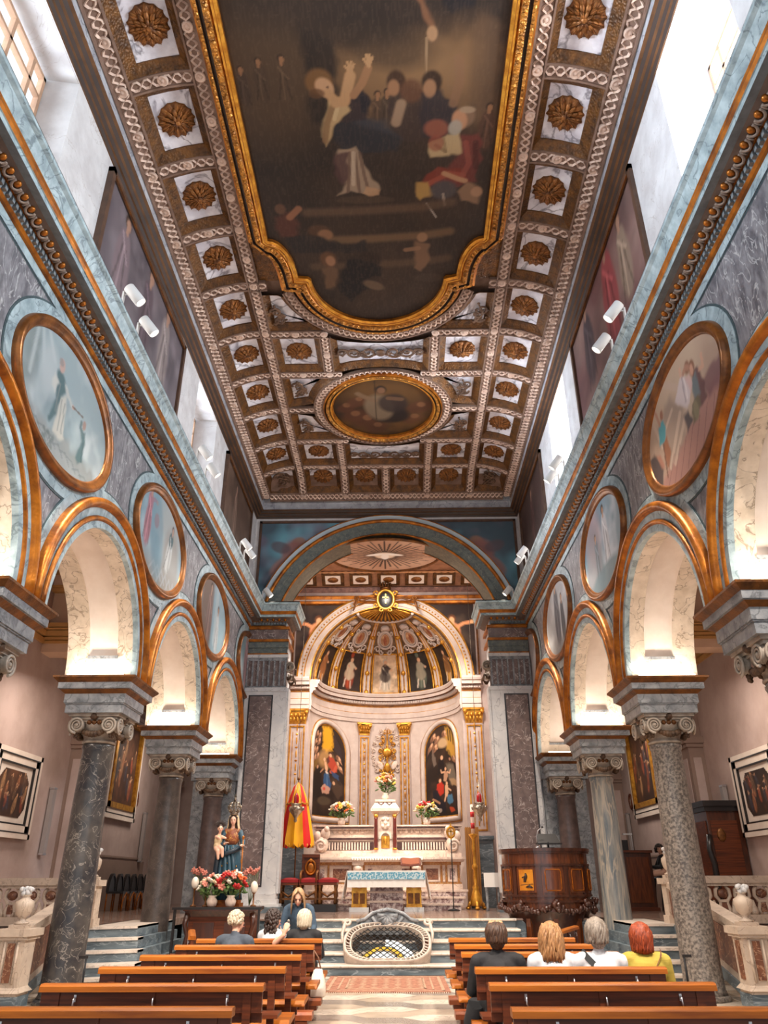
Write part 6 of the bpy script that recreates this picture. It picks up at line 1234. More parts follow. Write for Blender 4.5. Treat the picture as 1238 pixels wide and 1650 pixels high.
# ------------------------------------------------------------------ high altar
violet = mk('violet_breccia', (120, 88, 86), (206, 190, 184), 9, .35, lo=.42, hi=.56, vein=(70, 50, 54), vs=5, vw=.02); altarw = mk('altar_white_marble', (226, 206, 190), (206, 184, 168), 4, .45, vein=(180, 150, 136), vs=3, vw=.02); yellowm = mk('siena_marble', (176, 120, 58), (140, 90, 44), 5, .4, vein=(206, 170, 110), vs=4, vw=.02)
AXC = -.08
t = thing('high_altar', 'tall polychrome marble high altar with inlaid panels and fluted gradine', 'altar', (AXC, 23.7, .825))
for k in range(3):
    b = MB(); w = 1.95 - k * .0; b.box(-1.95 + (0 if k < 2 else .5) * 0 - .1 * k, 1.95 + .1 * k, -1.35 + k * .25, .5, k * .16, k * .16 + .115); b.build('step_riser', violet, t); b = MB(); b.box(-2.0 - .1 * k, 2.0 + .1 * k, -1.38 + k * .25, .5, k * .16 + .115, k * .16 + .16); b.build('step', altarw, t)
b = MB(); b.box(-2.1, 2.1, -.30, .6, .48, .62); b.box(-2.06, 2.06, -.24, .6, .62, 1.16); b.build('body', altarw, t)
b = MB(); b.box(-2.08, 2.08, -.27, -.2, .60, .66); b.box(-2.08, 2.08, -.27, -.2, 1.10, 1.18); b.build('siena_band', yellowm, t)
b = MB()
for x in (-2.0, -1.66, -.98, -.66, .66, .98, 1.52, 1.66, 2.0): b.box(x - .03, x + .03, -.265, -.2, .64, 1.12)
b.build('siena_strip', yellowm, t)
for x0, x1 in ((-1.95, -1.72), (-1.58, -1.04), (-.6, -.36), (.36, .6), (1.04, 1.48), (1.56, 1.62), (1.70, 1.95)):
    b = MB(); b.box(x0, x1, -.262, -.2, .68, 1.06); b.build('white_panel_frame', altarw, t); b = MB(); b.box(x0 + .05, x1 - .05, -.27, -.2, .73, 1.01) if x1 - x0 > .2 else b.box(x0 + .02, x1 - .02, -.27, -.2, .73, 1.01); b.build('panel', inlay if x1 - x0 > .3 else violet, t)
for x in (-.82, .82):
    b = MB(); b.box(x - .13, x + .13, -.42, -.2, .62, 1.10); b.ell((x, -.42, 1.02), (.12, .08, .08), 10, 6); b.ell((x, -.42, .70), (.09, .07, .07), 10, 6); b.box(x - .16, x + .16, -.46, -.2, 1.10, 1.18); b.build('console', altarw, t)
b = MB(); b.rings([[(r * math.cos(a), y, .70 + r * 1.15 * math.sin(a)) for r, y in ((.26, -.26), (.26, -.34), (.20, -.34), (.19, -.26))] for a in arcpts(16, 0, PI)], smooth=False); b.build('niche_arch', altarw, t); b = MB(); b.box(-.2, .2, -.28, -.2, .68, .95); b.ell((0, -.3, .78), (.07, .05, .12), 8, 6); b.build('niche_figure', goldb, t)
b = MB(); b.box(-2.16, 2.16, -.46, .6, 1.18, 1.24); b.box(-2.2, 2.2, -.52, .6, 1.24, 1.30); b.box(-2.1, 2.1, -.38, .6, 1.30, 1.40); b.build('mensa', altarw, t)
b = MB(); b.box(-1.0, 1.0, -.56, -.45, 1.27, 1.31)
for i in range(28): b.ell((-.97 + i * .072, -.55, 1.25), (.034, .012, .035), 6, 4)
b.build('lace_edge', mk('lace', (240, 232, 222), None, rough=.9), t)
b = MB(); b.box(-2.08, 2.08, -.2, .6, 1.40, 1.48); b.box(-2.05, 2.05, -.1, .6, 1.48, 1.74); b.box(-2.08, 2.08, -.16, .6, 1.74, 1.84); b.box(-2.06, 2.06, .0, .6, 1.84, 2.04); b.box(-2.12, 2.12, -.10, .6, 2.04, 2.12); b.box(-2.16, 2.16, -.15, .6, 2.12, 2.16); b.build('gradine', altarw, t)
b = MB(); b.box(-2.0, 2.0, -.115, -.09, 1.50, 1.70); b.box(-2.0, 2.0, -.17, -.1, 1.76, 1.82); b.box(-2.06, 2.06, -.12, 0, 2.07, 2.10); b.build('dark_ground', mk('plum_marble', (70, 46, 44), (96, 64, 58), 6, .4), t)
for i in range(50):
    x = -1.98 + i * .081
    if abs(x) > .44: pass
b = MB()
for i in range(50):
    x = -1.98 + i * .081
    if abs(x + .05) > .42: b.box(x - .022, x + .022, -.15, -.1, 1.50, 1.70)
tag(b.build('flutes', altarw, t), kind='stuff')
b = MB()
for i in range(26):
    x = -2.0 + i * .16
    if abs(x + .05) > .44: b.ell((x, -.02, 1.99), (.07, .03, .06), 8, 5); b.ell((x + .08, -.01, 2.02), (.03, .02, .03), 6, 4)
tag(b.build('scalloped_frieze', altarw, t), kind='stuff')
for s in (-1, 1):
    b = MB(); b.ell((s * 1.86, -.2, 1.64), (.18, .12, .22), 12, 8); b.ell((s * 1.78, -.2, 1.92), (.14, .1, .16), 10, 7); b.ell((s * 2.0, -.18, 1.84), (.12, .1, .16), 10, 7); b.tube([(s * (1.9 + .16 * (1 - .7 * q_) * math.cos(9 * q_)), -.3, 1.6 + .16 * (1 - .7 * q_) * math.sin(9 * q_)) for q_ in arcpts(18, 0, 1)], .04, 6); b.ell((s * 1.74, -.25, 2.04), (.08, .08, .09), 9, 6); b.build('winged_scroll', altarw, t)
# tabernacle tower
TX = -.05
b = MB(); b.box(TX - .36, TX + .36, -.30, .5, 1.40, 1.50); b.box(TX - .33, TX + .33, -.26, .5, 1.50, 2.44); b.frus(TX - .33, TX + .33, -.28, .5, 2.44, .08, 2.52); b.box(TX - .42, TX + .42, -.38, .5, 2.52, 2.60); b.frus(TX - .40, TX + .40, -.36, .5, 2.60, -.12, 2.78); b.box(TX - .30, TX + .30, -.28, .5, 2.78, 2.84); tb = b.build('tabernacle', altarw, t)
b = MB()
for x in (-.27, .27): b.lathe([(.05, 1.54), (.055, 1.6), (.048, 2.3), (.055, 2.34)], 12, (TX + x, -.30, 0))
b.build('red_column', mk('red_marble', (106, 44, 36), (80, 34, 30), 6, .3), tb)
b = MB()
for x in (-.27, .27): b.lathe([(.05, 2.34), (.075, 2.42)], 12, (TX + x, -.30, 0)); b.lathe([(.07, 1.5), (.06, 1.54)], 12, (TX + x, -.30, 0))
b.build('gilded_capital', goldb, tb); b = MB(); b.ell((TX, -.29, 2.2), (.15, .04, .18), 10, 7)
for dx, dz in ((-.07, 2.3), (.07, 2.3), (0, 2.2), (-.08, 2.12), (.08, 2.12)): b.ell((TX + dx, -.32, dz), (.05, .04, .05), 8, 5)
b.rings([[(TX + r * math.cos(a), y, 1.78 + r * 1.2 * math.sin(a)) for r, y in ((.18, -.26), (.18, -.32), (.13, -.32), (.13, -.26))] for a in arcpts(14, 0, PI)], smooth=False); b.build('relief', altarw, tb); b = MB(); b.box(TX - .12, TX + .12, -.28, -.25, 1.54, 1.86); b.ell((TX, -.30, 1.75), (.05, .04, .1), 8, 6); b.build('tabernacle_door', goldb, tb)
b = MB()
for dx in (-.12, .12): b.tube([(TX + dx - .08, -.37, 2.74), (TX + dx, -.39, 2.68), (TX + dx + .08, -.37, 2.74)], .02, 5)
b.build('swag', MATS['plum_marble'], tb)
# ------------------------------------------------------------------ monstrance relief on the apse wall
t = thing('sunburst_relief', 'gilded filigree teardrop relief of scrolls and leaves between the apse pilasters', 'relief', (AX + .02, AY + AR - .04, 5.35)); b = MB(); g = MB(); rr = random.Random(5)
for lev in range(9):
    z = -.85 + lev * .21; w = .50 * math.sin(PI * min(1, max(.05, (.98 - (z + .9) / 2.0)))) ** .8 * (1 if z > -.5 else .8)
    for s in (-1, 1):
        for k in range(2):
            x = w * (.45 + .5 * k); r_ = .085
            (g if k == 0 else b).tube([(s * (x + r_ * (1 - .75 * q_) * math.cos(9 * q_ + lev)), -.03, z + r_ * (1 - .75 * q_) * math.sin(9 * q_ + lev)) for q_ in arcpts(12, 0, 1)], .018, 5)
        b.ell((s * w * 1.05, -.03, z + .08), (.035, .02, .035), 6, 4)
for z, r_ in ((.95, .05), (.85, .07), (.72, .06)): b.ell((0, -.03, z), (r_, .03, r_ * 1.2), 8, 5)
b.build('stucco_filigree', altarw, t); g.ell((0, -.06, .15), (.16, .06, .16), 14, 8); g.ell((0, -.06, -.35), (.10, .05, .16), 10, 7); g.ell((0, -.05, -.65), (.16, .05, .08), 10, 6); g.tube([(0, -.05, -.9), (0, -.06, .9)], .03, 6)
for i in range(18): a = 2 * PI * i / 18; g.tube([(.15 * math.cos(a), -.05, .15 + .15 * math.sin(a)), (.30 * math.cos(a), -.04, .15 + .30 * math.sin(a))], [.02, .006], 4)
for i in range(26): g.ell((rr.uniform(-.26, .26), -.05, rr.uniform(-.75, .6)), (.035, .025, .05), 6, 4)
g.build('gilded_rays', goldb, t)
for s in (-1, 1): b = MB(); b.ell((s * .24, -.05, -.28), (.10, .03, .16), 8, 6, 0, Euler((0, s * .5, 0))); b.build('wing', altarw, t)
# ------------------------------------------------------------------ flowers
leafg = mk('leaf_green', (62, 92, 46), (96, 120, 60), 9, .6); FLC = {n_: mk('petal_' + n_, c, tuple(int(q_ * .8) for q_ in c), 14, .6) for n_, c in dict(white=(240, 232, 214), yellow=(232, 190, 80), orange=(226, 104, 44), red=(196, 36, 36), pink=(226, 140, 120), cream=(236, 214, 176)).items()}
def bloom_mesh(n_):
    b = MB()
    for k in range(6): a = k * PI / 3; b.ell((.034 * math.cos(a), .034 * math.sin(a), 0), (.032, .022, .016), 6, 4, 0, Euler((0, -.4, a)))
    b.ell((0, 0, .012), .018, 6, 4); return b.mesh('bloom', FLC[n_])
BLM = {k: bloom_mesh(k) for k in FLC}
def bouquet(lab, loc, r, h, cols, seed, nb=26, vase=True, vm=None):
    rr = random.Random(seed); t = thing('flower_bouquet', lab, 'flowers', loc)
    if vase: b = MB(); b.lathe([(.05, 0), (.09, .02), (.11, .10), (.07, .17), (.09, .20)], 14); b.build('vase', vm or altarw, t)
    z0 = .18 if vase else 0; b = MB()
    for i in range(46):
        a = rr.uniform(0, 6.3); q_ = rr.random() ** .5; ee = rr.uniform(0, 1); x, y, z = r * q_ * math.cos(a), r * .7 * q_ * math.sin(a), z0 + h * (.15 + .8 * ee * (1 - .5 * q_))
        if i < 20: b.tube([(0, 0, z0 - .05), (x * .5, y * .5, z * .7), (x, y, z)], .008, 4)
        b.ell((x, y, z), (.07, .03, .02), 6, 4, 0, Euler((rr.uniform(-1, 1), rr.uniform(-1, 1), a)))
    tag(b.build('leaves', leafg, t), kind='stuff')
    for i in range(nb):
        a = 2 * PI * i * .618; q_ = math.sqrt((i + .5) / nb); el_ = math.acos(min(1, q_ * .98)); x, y = r * q_ * math.cos(a), r * .75 * q_ * math.sin(a); z = z0 + h * (.30 + .7 * math.sin(el_)) + rr.uniform(-.05, .05)
        o = link('bloom', BLM[rr.choice(cols)], t, (x, y - .02, z), (rr.uniform(.3, 1.2) if y < 0 else 0, rr.uniform(-.5, .5), rr.uniform(0, 6)), rr.uniform(1.0, 1.5))
    return t
bouquet('tall flower bouquet on top of the tabernacle tower', (AXC + TX, 23.72, .825 + 2.84), .30, .52, ['yellow', 'cream', 'pink', 'orange'], 3, 30)
bouquet('white and orange flower bouquet left on the high altar', (-1.42, 23.72, .825 + 2.16), .36, .42, ['white', 'white', 'orange', 'yellow', 'pink'], 4, 30)
bouquet('flower bouquet right on the high altar, with red and cream blooms', (1.08, 23.72, .825 + 2.16), .34, .42, ['cream', 'yellow', 'red', 'white'], 5, 26)
# ------------------------------------------------------------------ altar table
t = thing('altar_table', 'white marble altar table on two gilded pedestals', 'altar', (-.08, 21.75, .825)); b = MB(); b.box(-.92, .92, -.36, .36, .84, .93); b.build('slab', altarw, t)
for x in (-.70, .70):
    b = MB(); b.box(x - .25, x + .25, -.25, .25, 0, .10); b.build('plinth', whitem, t); b = MB(); b.box(x - .19, x + .19, -.2, .2, .10, .84); b.box(x - .2, x + .2, -.21, .21, .10, .15); b.box(x - .2, x + .2, -.21, .21, .44, .48); p = b.build('pedestal', goldb, t)
    b = MB(); b.lathe([(0, -.01), (.10, -.01), (.11, .02), (0, .02)], 16); b.v[:] = [(x + X_, -.21 + z * .6, .64 + y) for X_, y, z in b.v]; b.build('shield', altarw, p); b = MB(); b.box(x - .15, x - .02, -.215, -.19, .18, .42); b.box(x + .02, x + .15, -.215, -.19, .18, .42); b.build('carved_panel', goldd, p)
b = MB(); b.box(-.42, .42, -.12, .3, 0, .84); b.build('relief_block', violet, t)
b = MB()
for z in (.2, .42, .64): b.box(-.46, .46, -.14, .3, z, z + .05)
b.box(-.46, .46, -.15, .3, .74, .84); b.build('shelf_moulding', altarw, t)
t = thing('altar_cloth', 'white altar cloth with a blue lace border hanging over the altar table', 'cloth', (-.08, 21.75, 1.76)); cl = mk('altar_linen', (238, 234, 228), None, rough=.9); b = MB()
def hang(x0, x1, n, yf, z0, z1, amp): return [[(x0 + (x1 - x0) * i / n, yf - amp * (1 + math.sin(i * 1.9)) * (1 - k / 4), z0 + (z1 - z0) * k / 4) for i in range(n + 1)] for k in range(4, -1, -1)]
b.rings([[(x, y, .006) for x in arcpts(20, -1.0, 1.0)] for y in (.40, -.40)], smooth=False); b.rings(hang(-1.0, 1.0, 40, -.40, -.38, .006, .02)); b.rings(hang(-1.0, 1.0, 40, .40, -.3, .006, -.02))
for s in (-1, 1): b.rings([[(s * (1.0 + .12 * k / 4 + .02 * math.sin(i * 2)), -.42 + .84 * i / 12, .006 - (.50 + .18 * abs(i - 6) / 6) * k / 4) for i in range(13)] for k in range(5)])
b.build('linen', cl, t); b = MB(); lace = mk('blue_lace', (96, 160, 186), (196, 216, 222), 22, .9, lo=.45, hi=.6, kind='voronoi'); b.rings([[(x, -.415 - .02 * (1 + math.sin((x + 1) * 20 * 1.9)) * (1 - k) - .012, z) for x in arcpts(60, -.99, .99)] for k, z in ((.9, -.03), (.55, -.20))]); b.build('lace_border', lace, t)
t = thing('book_stand', 'open red brown missal on a slanted stand on the altar table', 'book', (.55, 21.6, 1.78)); b = MB(); b.box(-.16, .16, -.02, .04, 0, .03); b.tube([(0, .02, .03), (0, .05, .14)], .02, 6); b.build('stand', wood, t)
b = MB(); b.poly([(-.26, .04), (-.25, .07), (0, .05), (.25, .07), (.26, .04), (0, .02)], lambda u, v, w: (u, -.10 + w * .8, v + .06 + w * .5), 0, .32); b.build('cover', mk('book_cover', (120, 56, 36), (90, 40, 28), 5, .5), t); b = MB(); b.poly([(-.23, .06), (-.22, .085), (0, .065), (.22, .085), (.23, .06), (0, .045)], lambda u, v, w: (u, -.09 + w * .8, v + .065 + w * .5), .01, .30); b.build('pages', mk('book_pages', (150, 84, 56), None, rough=.8), t)
# gilded paschal candlestick
t = thing('paschal_candlestick', 'tall gilded floor candlestick with a white and red candle, right of the altar', 'candlestick', (2.32, 22.75, .825)); b = MB()
for i in range(3): a = PI / 6 + i * 2 * PI / 3; b.tube([(.10 * math.cos(a), .10 * math.sin(a), .22), (.22 * math.cos(a), .22 * math.sin(a), .12), (.24 * math.cos(a), .24 * math.sin(a), .04)], [.05, .045, .05], 7); b.ell((.25 * math.cos(a), .25 * math.sin(a), .04), (.07, .07, .04), 8, 5)
b.build('foot', goldb, t); b = MB(); b.lathe([(.14, .10), (.17, .18), (.15, .30), (.10, .42), (.085, .50), (.10, .54), (.05, .60), (.06, .80), (.045, .95), (.08, 1.0), (.085, 1.06), (.05, 1.1), (.045, 1.35), (.06, 1.5), (.04, 1.68), (.05, 1.74), (.12, 1.82), (.13, 1.86), (.03, 1.87)], 16); b.build('stem', goldb, t)
b = MB(); b.lathe([(.052, 1.87), (.052, 2.62), (.02, 2.64)], 14); b.build('candle', mk('candle_wax', (236, 214, 200), None, rough=.5), t); b = MB(); b.lathe([(.054, 2.0), (.054, 2.15)], 14); b.lathe([(.054, 2.30), (.054, 2.44)], 14); b.build('red_decoration', FLC['red'], t)
t = thing('processional_cross', 'slim standing pole with a gilded round top at the right altar end', 'cross', (1.66, 22.1, .825)); b = MB(); b.lathe([(.16, 0), (.16, .02), (.03, .05)], 14); b.tube([(0, 0, .04), (0, 0, 1.75)], .014, 6); b.build('pole', iron, t); b = MB(); b.tube([(.10 * math.cos(a), 0, 1.88 + .13 * math.sin(a)) for a in arcpts(18, 0, 2 * PI)[:-1]], .03, 6, loop=True); b.box(-.02, .02, -.02, .02, 1.7, 2.1); b.box(-.12, .12, -.02, .02, 1.88, 1.92); b.build('cross_head', goldb, t)
t = thing('folding_screen', 'ribbed honey coloured wooden screen at the right end of the high altar', 'screen', (2.40, 24.02, .825)); b = MB(); b.box(-.2, .2, -.02, .04, .05, 2.1); b.build('panel', mk('honey_wood', (186, 130, 60), (160, 106, 46), 4, .5, stretch=(6, 1, .4)), t)
for i in range(7): b = MB(); x = -.19 + i * .058; b.box(x, x + .04, -.05, 0, .05, 2.12); b.build('rib', MATS['honey_wood'], t)
# sanctuary lamps on long chains
for s, x in ((-1, -2.56), (1, 2.47)):
    t = thing('sanctuary_lamp', 'silver sanctuary lamp with a red glass hanging at the %s' % ('left, in front of the umbrella' if s < 0 else 'right, above the candlestick'), 'lamp', (x, 22.05, 3.3)); b = MB(); b.lathe([(.01, -.34), (.05, -.30), (.03, -.24), (.08, -.16), (.17, -.05), (.19, 0), (.15, .05), (.10, .10), (.14, .14)], 18, flute=(6, .06)); b.build('bowl', mk('tarnished_silver', (176, 164, 146), (120, 108, 96), 8, .3, .9), t)
    b = MB(); b.lathe([(.05, .12), (.075, .2), (.07, .32), (.02, .42)], 14); b.build('red_glass', mk('red_glass', (170, 16, 24), None, rough=.1), t)
    b = MB()
    for i in range(3): a = i * 2 * PI / 3 + .5; b.tube([(.18 * math.cos(a), .18 * math.sin(a), 0), (.13 * math.cos(a), .13 * math.sin(a), .3), (0, 0, .75)], .008, 4); b.ell((.2 * math.cos(a), .2 * math.sin(a), .02), (.05, .05, .06), 7, 5)
    b.tube([(0, 0, .75), (0, 0, 6.55)], .009, 4); b.build('chain', MATS['tarnished_silver'], t)
# red and yellow processional umbrella
t = thing('processional_umbrella', 'half closed red and yellow silk umbrella standing left of the altar', 'umbrella', (-2.60, 22.7, .825)); ry = mk('yellow_silk', (240, 170, 12), None, rough=.6); rd = mk('red_silk', (214, 22, 16), None, rough=.6)
prof = [(.02, 3.24), (.14, 3.12), (.24, 2.86), (.30, 2.66), (.40, 2.2), (.46, 1.9), (.50, 1.72), (.50, 1.62)]; n_ = 12
for k in range(n_):
    b = MB(); a0, a1 = 2 * PI * k / n_, 2 * PI * (k + 1) / n_; rings_ = []
    for j, (r_, z) in enumerate(prof):
        rings_.append([((r_ * (1 - .16 * math.sin(PI * i / 4) * (r_ / .5))) * math.cos(a0 + (a1 - a0) * i / 4), (r_ * (1 - .16 * math.sin(PI * i / 4) * (r_ / .5))) * math.sin(a0 + (a1 - a0) * i / 4), z - (.10 * math.sin(PI * i / 4) if j == len(prof) - 1 else 0)) for i in range(5)])
    b.rings(rings_); b.build('silk_gore', rd if k % 3 == 1 else ry, t)
b = MB(); b.tube([(0, 0, 0), (0, 0, 3.3)], .02, 6); b.lathe([(.16, 0), (.16, .03), (.02, .06)], 12); b.ell((0, 0, 3.34), .045, 8, 6); b.build('pole', goldd, t); b = MB(); b.tube([(.31 * math.cos(a), .31 * math.sin(a), 2.66 + .02 * math.cos(a * 12)) for a in arcpts(36, 0, 2 * PI)[:-1]], .025, 5, loop=True)
for k in range(24): a = 2 * PI * k / 24; b.tube([(.5 * math.cos(a), .5 * math.sin(a), 1.62), (.5 * math.cos(a), .5 * math.sin(a), 1.53)], .012, 4)
b.build('gold_fringe', goldb, t)
# dais with throne and stools
t = thing('dais', 'low dark carpeted dais under the throne', 'platform', (-2.12, 21.85, .825)); b = MB(); b.box(-.72, .75, -.38, .38, 0, .17); b.build('platform', blackw, t)
def seatset(lab, x, kind):
    t = thing('throne' if kind else 'stool', lab, 'chair' if kind else 'stool', (x, 21.85, .995)); w = .24
    for sx in (-1, 1):
        for sy in (-1, 1): b = MB(); b.lathe([(.03, 0), (.045, .05), (.025, .12), (.045, .22), (.025, .34), (.045, .42), (.03, .46)], 8, (sx * (w - .04), sy * .22, 0)); b.build('leg', goldd, t)
    b = MB(); b.box(-w, w, -.27, .27, .44, .5); b.build('seat_frame', wood, t); b = MB(); b.box(-w - .02, w + .02, -.28, .28, .5, .57); b.ell((0, 0, .56), (w, .26, .06), 12, 6); b.build('red_cushion', mk('red_velvet', (150, 24, 26), (120, 16, 20), 6, .85), t)
    b = MB(); b.box(-w, w, -.24, -.21, .10, .15); b.tube([(-.2, -.23, .3), (0, -.23, .18), (.2, -.23, .3)], .03, 5); b.build('carved_stretcher', goldd, t)
    if kind:
        b = MB(); b.box(-.20, .20, .22, .28, .5, 1.12); b.box(-.235, -.18, .20, .30, 0, 1.16); b.box(.18, .235, .20, .30, 0, 1.16); b.box(-.235, .235, .18, .30, 1.10, 1.18); b.build('back', blackw if 0 else wood, t); b = MB(); b.tube([(.13 * math.cos(a), .2, .86 + .17 * math.sin(a)) for a in arcpts(20, 0, 2 * PI)[:-1]], .03, 6, loop=True); b.ell((0, .21, .84), (.10, .03, .13), 12, 7); b.ell((0, .2, 1.02), (.06, .03, .06), 8, 5); b.build('gilded_emblem', gold, t)
        for sx in (-1, 1): b = MB(); b.tube([(sx * .20, .24, .78), (sx * .21, -.1, .76), (sx * .21, -.26, .70), (sx * .20, -.26, .5)], .03, 6); b.build('arm', goldd, t)
seatset('dark wooden throne with a round gilded emblem on its back', -2.10, True); seatset('red cushioned gilded stool left of the throne', -2.60, False); seatset('red cushioned gilded stool right of the throne', -1.60, False)
# credence table on the right
t = thing('credence_table', 'small side table under a white cloth against the right chancel pier', 'table', (2.66, 21.9, .825)); b = MB(); b.box(-.2, .2, -.2, .2, .85, .88); b.build('tabletop', wood, t); b = MB(); b.box(-.22, .22, -.22, .22, .875, .885); b.box(-.22, .22, -.225, -.215, .55, .885); b.build('cloth', cl, t)
for sx in (-.15, .15): b = MB(); b.lathe([(.05, 0), (.03, .1), (.04, .6), (.03, .85)], 10, (sx, -.12, 0)); b.build('leg', greym, t)
# ------------------------------------------------------------------ pulpit
t = thing('pulpit', 'large curved mahogany pulpit with inlaid panels and carved garlands', 'pulpit', (3.42, 18.25, 0)); PR = .95; A0, A1 = R(182), R(358)
def shell_(b, r, z0, z1, th=.03, a0=A0, a1=A1, n=40): b.rings([[(r_ * math.cos(a), r_ * math.sin(a), z) for r_, z in ((r, z0), (r, z1), (r - th, z1), (r - th, z0))] for a in arcpts(n, a0, a1)], closed=True, capped=True, smooth=False)
b = MB(); shell_(b, PR - .03, .95, 2.06, .05); b.build('drum', woodp, t)
b = MB()
for r_, z0, z1 in ((PR + .04, 2.08, 2.14), (PR + .02, 2.04, 2.08), (PR + .01, 1.80, 1.84), (PR + .01, 1.22, 1.26), (PR + .02, 1.12, 1.16)): shell_(b, r_, z0, z1, .08)
b.build('moulding', woodpd, t)
for i in range(6): b = MB(); a = R(183) + (R(357) - R(183)) * i / 5; shell_(b, PR, 1.22, 1.84, .04, a - .05, a + .05, 4); b.build('stile', woodpd, t)
amber = mk('amber_inlay', (206, 136, 36), (176, 104, 26), 4, .25, coat=.4); figd = mk('inlay_figure', (46, 28, 20), None, rough=.3)
for i in range(5):
    am = R(183) + (R(357) - R(183)) * (i + .5) / 5; b = MB(); shell_(b, PR - .01, 1.30, 1.77, .03, am - .22, am + .22, 10); p = b.build('panel', woodp, t); b = MB(); P_ = [(da, z) for da, z in ((-.15, 1.34), (.15, 1.34), (.17, 1.38), (.17, 1.68), (.15, 1.73), (-.15, 1.73), (-.17, 1.68), (-.17, 1.38))]
    if i == 1:
        b.rings([[((PR - .003) * math.cos(am + da), (PR - .003) * math.sin(am + da), z) for da in arcpts(8, -.17, .17)] for z in arcpts(6, 1.34, 1.73)], smooth=True); b.build('amber_picture', amber, p); b = MB()
        Q = lambda da, z, r_=PR + .004: (r_ * math.cos(am + da), r_ * math.sin(am + da), z)
        b.tube([Q(0, 1.66), Q(.01, 1.60), Q(-.02, 1.54), Q(-.03, 1.50)], [.02, .03, .035, .03], 6); b.tube([Q(-.03, 1.60), Q(-.09, 1.58)], .012, 5); b.tube([Q(-.14, 1.44), Q(.15, 1.46)], .006, 4); b.tube([Q(.0, 1.40), Q(.08, 1.42), Q(.14, 1.39)], [.015, .03, .015], 6); b.build('inlaid_figure', figd, p)
    else: b.tube([(PR * math.cos(am + da), PR * math.sin(am + da), z) for da, z in P_], .012, 5, loop=True); b.build('inlay_line', woodl, p)
b = MB(); rr = random.Random(2)
for i in range(150):
    f = i / 149; a = A0 + (A1 - A0) * f; sw = abs(math.sin(f * PI * 4)); b.ell(((PR + .02) * math.cos(a) + rr.uniform(-.03, .03), (PR + .02) * math.sin(a) + rr.uniform(-.03, .03), 1.06 - .10 * sw + rr.uniform(-.035, .035)), rr.uniform(.028, .055), 6, 4)
for f in (0, .25, .5, .75, 1):
    a = A0 + (A1 - A0) * f
    for k in range(8): b.ell(((PR + .05) * math.cos(a) + rr.uniform(-.06, .06), (PR + .05) * math.sin(a) + rr.uniform(-.05, .03), 1.06 + rr.uniform(-.08, .10)), .055, 6, 4)
tag(b.build('carved_garland', woodpd, t), kind='stuff')
b = MB(); b.lathe([(.78, .0), (.80, .06), (.76, .12), (.76, .72), (.82, .80), (.90, .96)], 30, a0=A0, a1=A1); b.build('base', woodpd, t)
for i in range(5): a = R(190) + R(160) * i / 4; b = MB(); b.box(-.05, .05, -.05, .05, .1, .85); o = b.build('base_post', woodp, t); o.location = (.78 * math.cos(a), .78 * math.sin(a), 0); o.rotation_euler = (0, 0, a)
t = thing('pulpit_lectern', 'black sheet lectern on the rim of the wooden pulpit', 'lectern', (3.42, 17.5, 2.14)); b = MB(); b.tube([(0, .05, -.0), (0, .05, .12)], .02, 6); b.box(-.12, .12, -.02, .1, 0, .015); b.build('post', iron, t); b = MB(); b.poly([(-.26, 0), (.28, .0), (.20, .26), (-.20, .27)], lambda u, v, w: (u, .05 + v * .5 + w, .09 + v * .75), 0, .02); b.box(-.27, .29, .0, .05, .07, .10); b.build('desk', blackw, t)
t = thing('microphone', 'slim gooseneck microphone beside the black lectern', 'microphone', (3.17, 17.45, 2.14)); b = MB(); b.lathe([(.04, 0), (.04, .02), (.01, .03)], 10); b.tube([(0, 0, .02), (0, 0, .22), (.04, 0, .34), (.12, 0, .40)], .009, 5); b.build('stem', steel, t); b = MB(); b.ell((.14, 0, .41), (.03, .02, .02), 8, 5); b.build('head', blackw, t)
# ------------------------------------------------------------------ organ, choir chairs, confessional
t = thing('organ', 'dark brown panelled organ console behind the right columns', 'organ', (6.30, 21.9, .825)); b = MB(); b.box(-.50, .32, -.3, .35, .06, 1.36); b.box(.32, .50, -.3, .35, .95, 1.36); b.box(.32, .50, -.3, -.22, .06, .95); b.build('case', woodpd, t); b = MB(); b.box(-.54, .54, -.34, .38, 0, .08); b.build('plinth', wood, t); b = MB(); b.box(-.54, .54, -.34, .38, 1.34, 1.40); b.build('top_moulding', wood, t)
for x in (-.36, .08): b = MB(); b.box(x - .12 if x < 0 else x - .24, x + .12 if x < 0 else x + .34, -.315, -.29, .18, 1.24); b.build('panel', woodp, t)
t = thing('music_stand_lamp', 'small white desk lamp and dark music desk on top of the organ', 'lamp', (6.25, 21.9, 2.225)); b = MB(); b.box(-.2, .08, -.02, .02, 0, .26); b.build('music_desk', blackw, t); b = MB(); b.tube([(.2, 0, 0), (.2, 0, .36), (.1, 0, .40)], .012, 5); b.box(-.02, .22, -.04, .04, .38, .42); b.build('lamp', whitep, t)
t = thing('organ_bench', 'black organ bench with splayed legs under the organist', 'bench', (7.18, 21.95, .825)); b = MB(); b.box(-.22, .22, -.3, .3, .74, .80); b.build('seat', blackw, t)
for sx in (-1, 1):
    for sy in (-1, 1): b = MB(); b.tube([(sx * .17, sy * .25, .75), (sx * .24, sy * .28, 0)], .02, 6); b.build('leg', blackw, t)
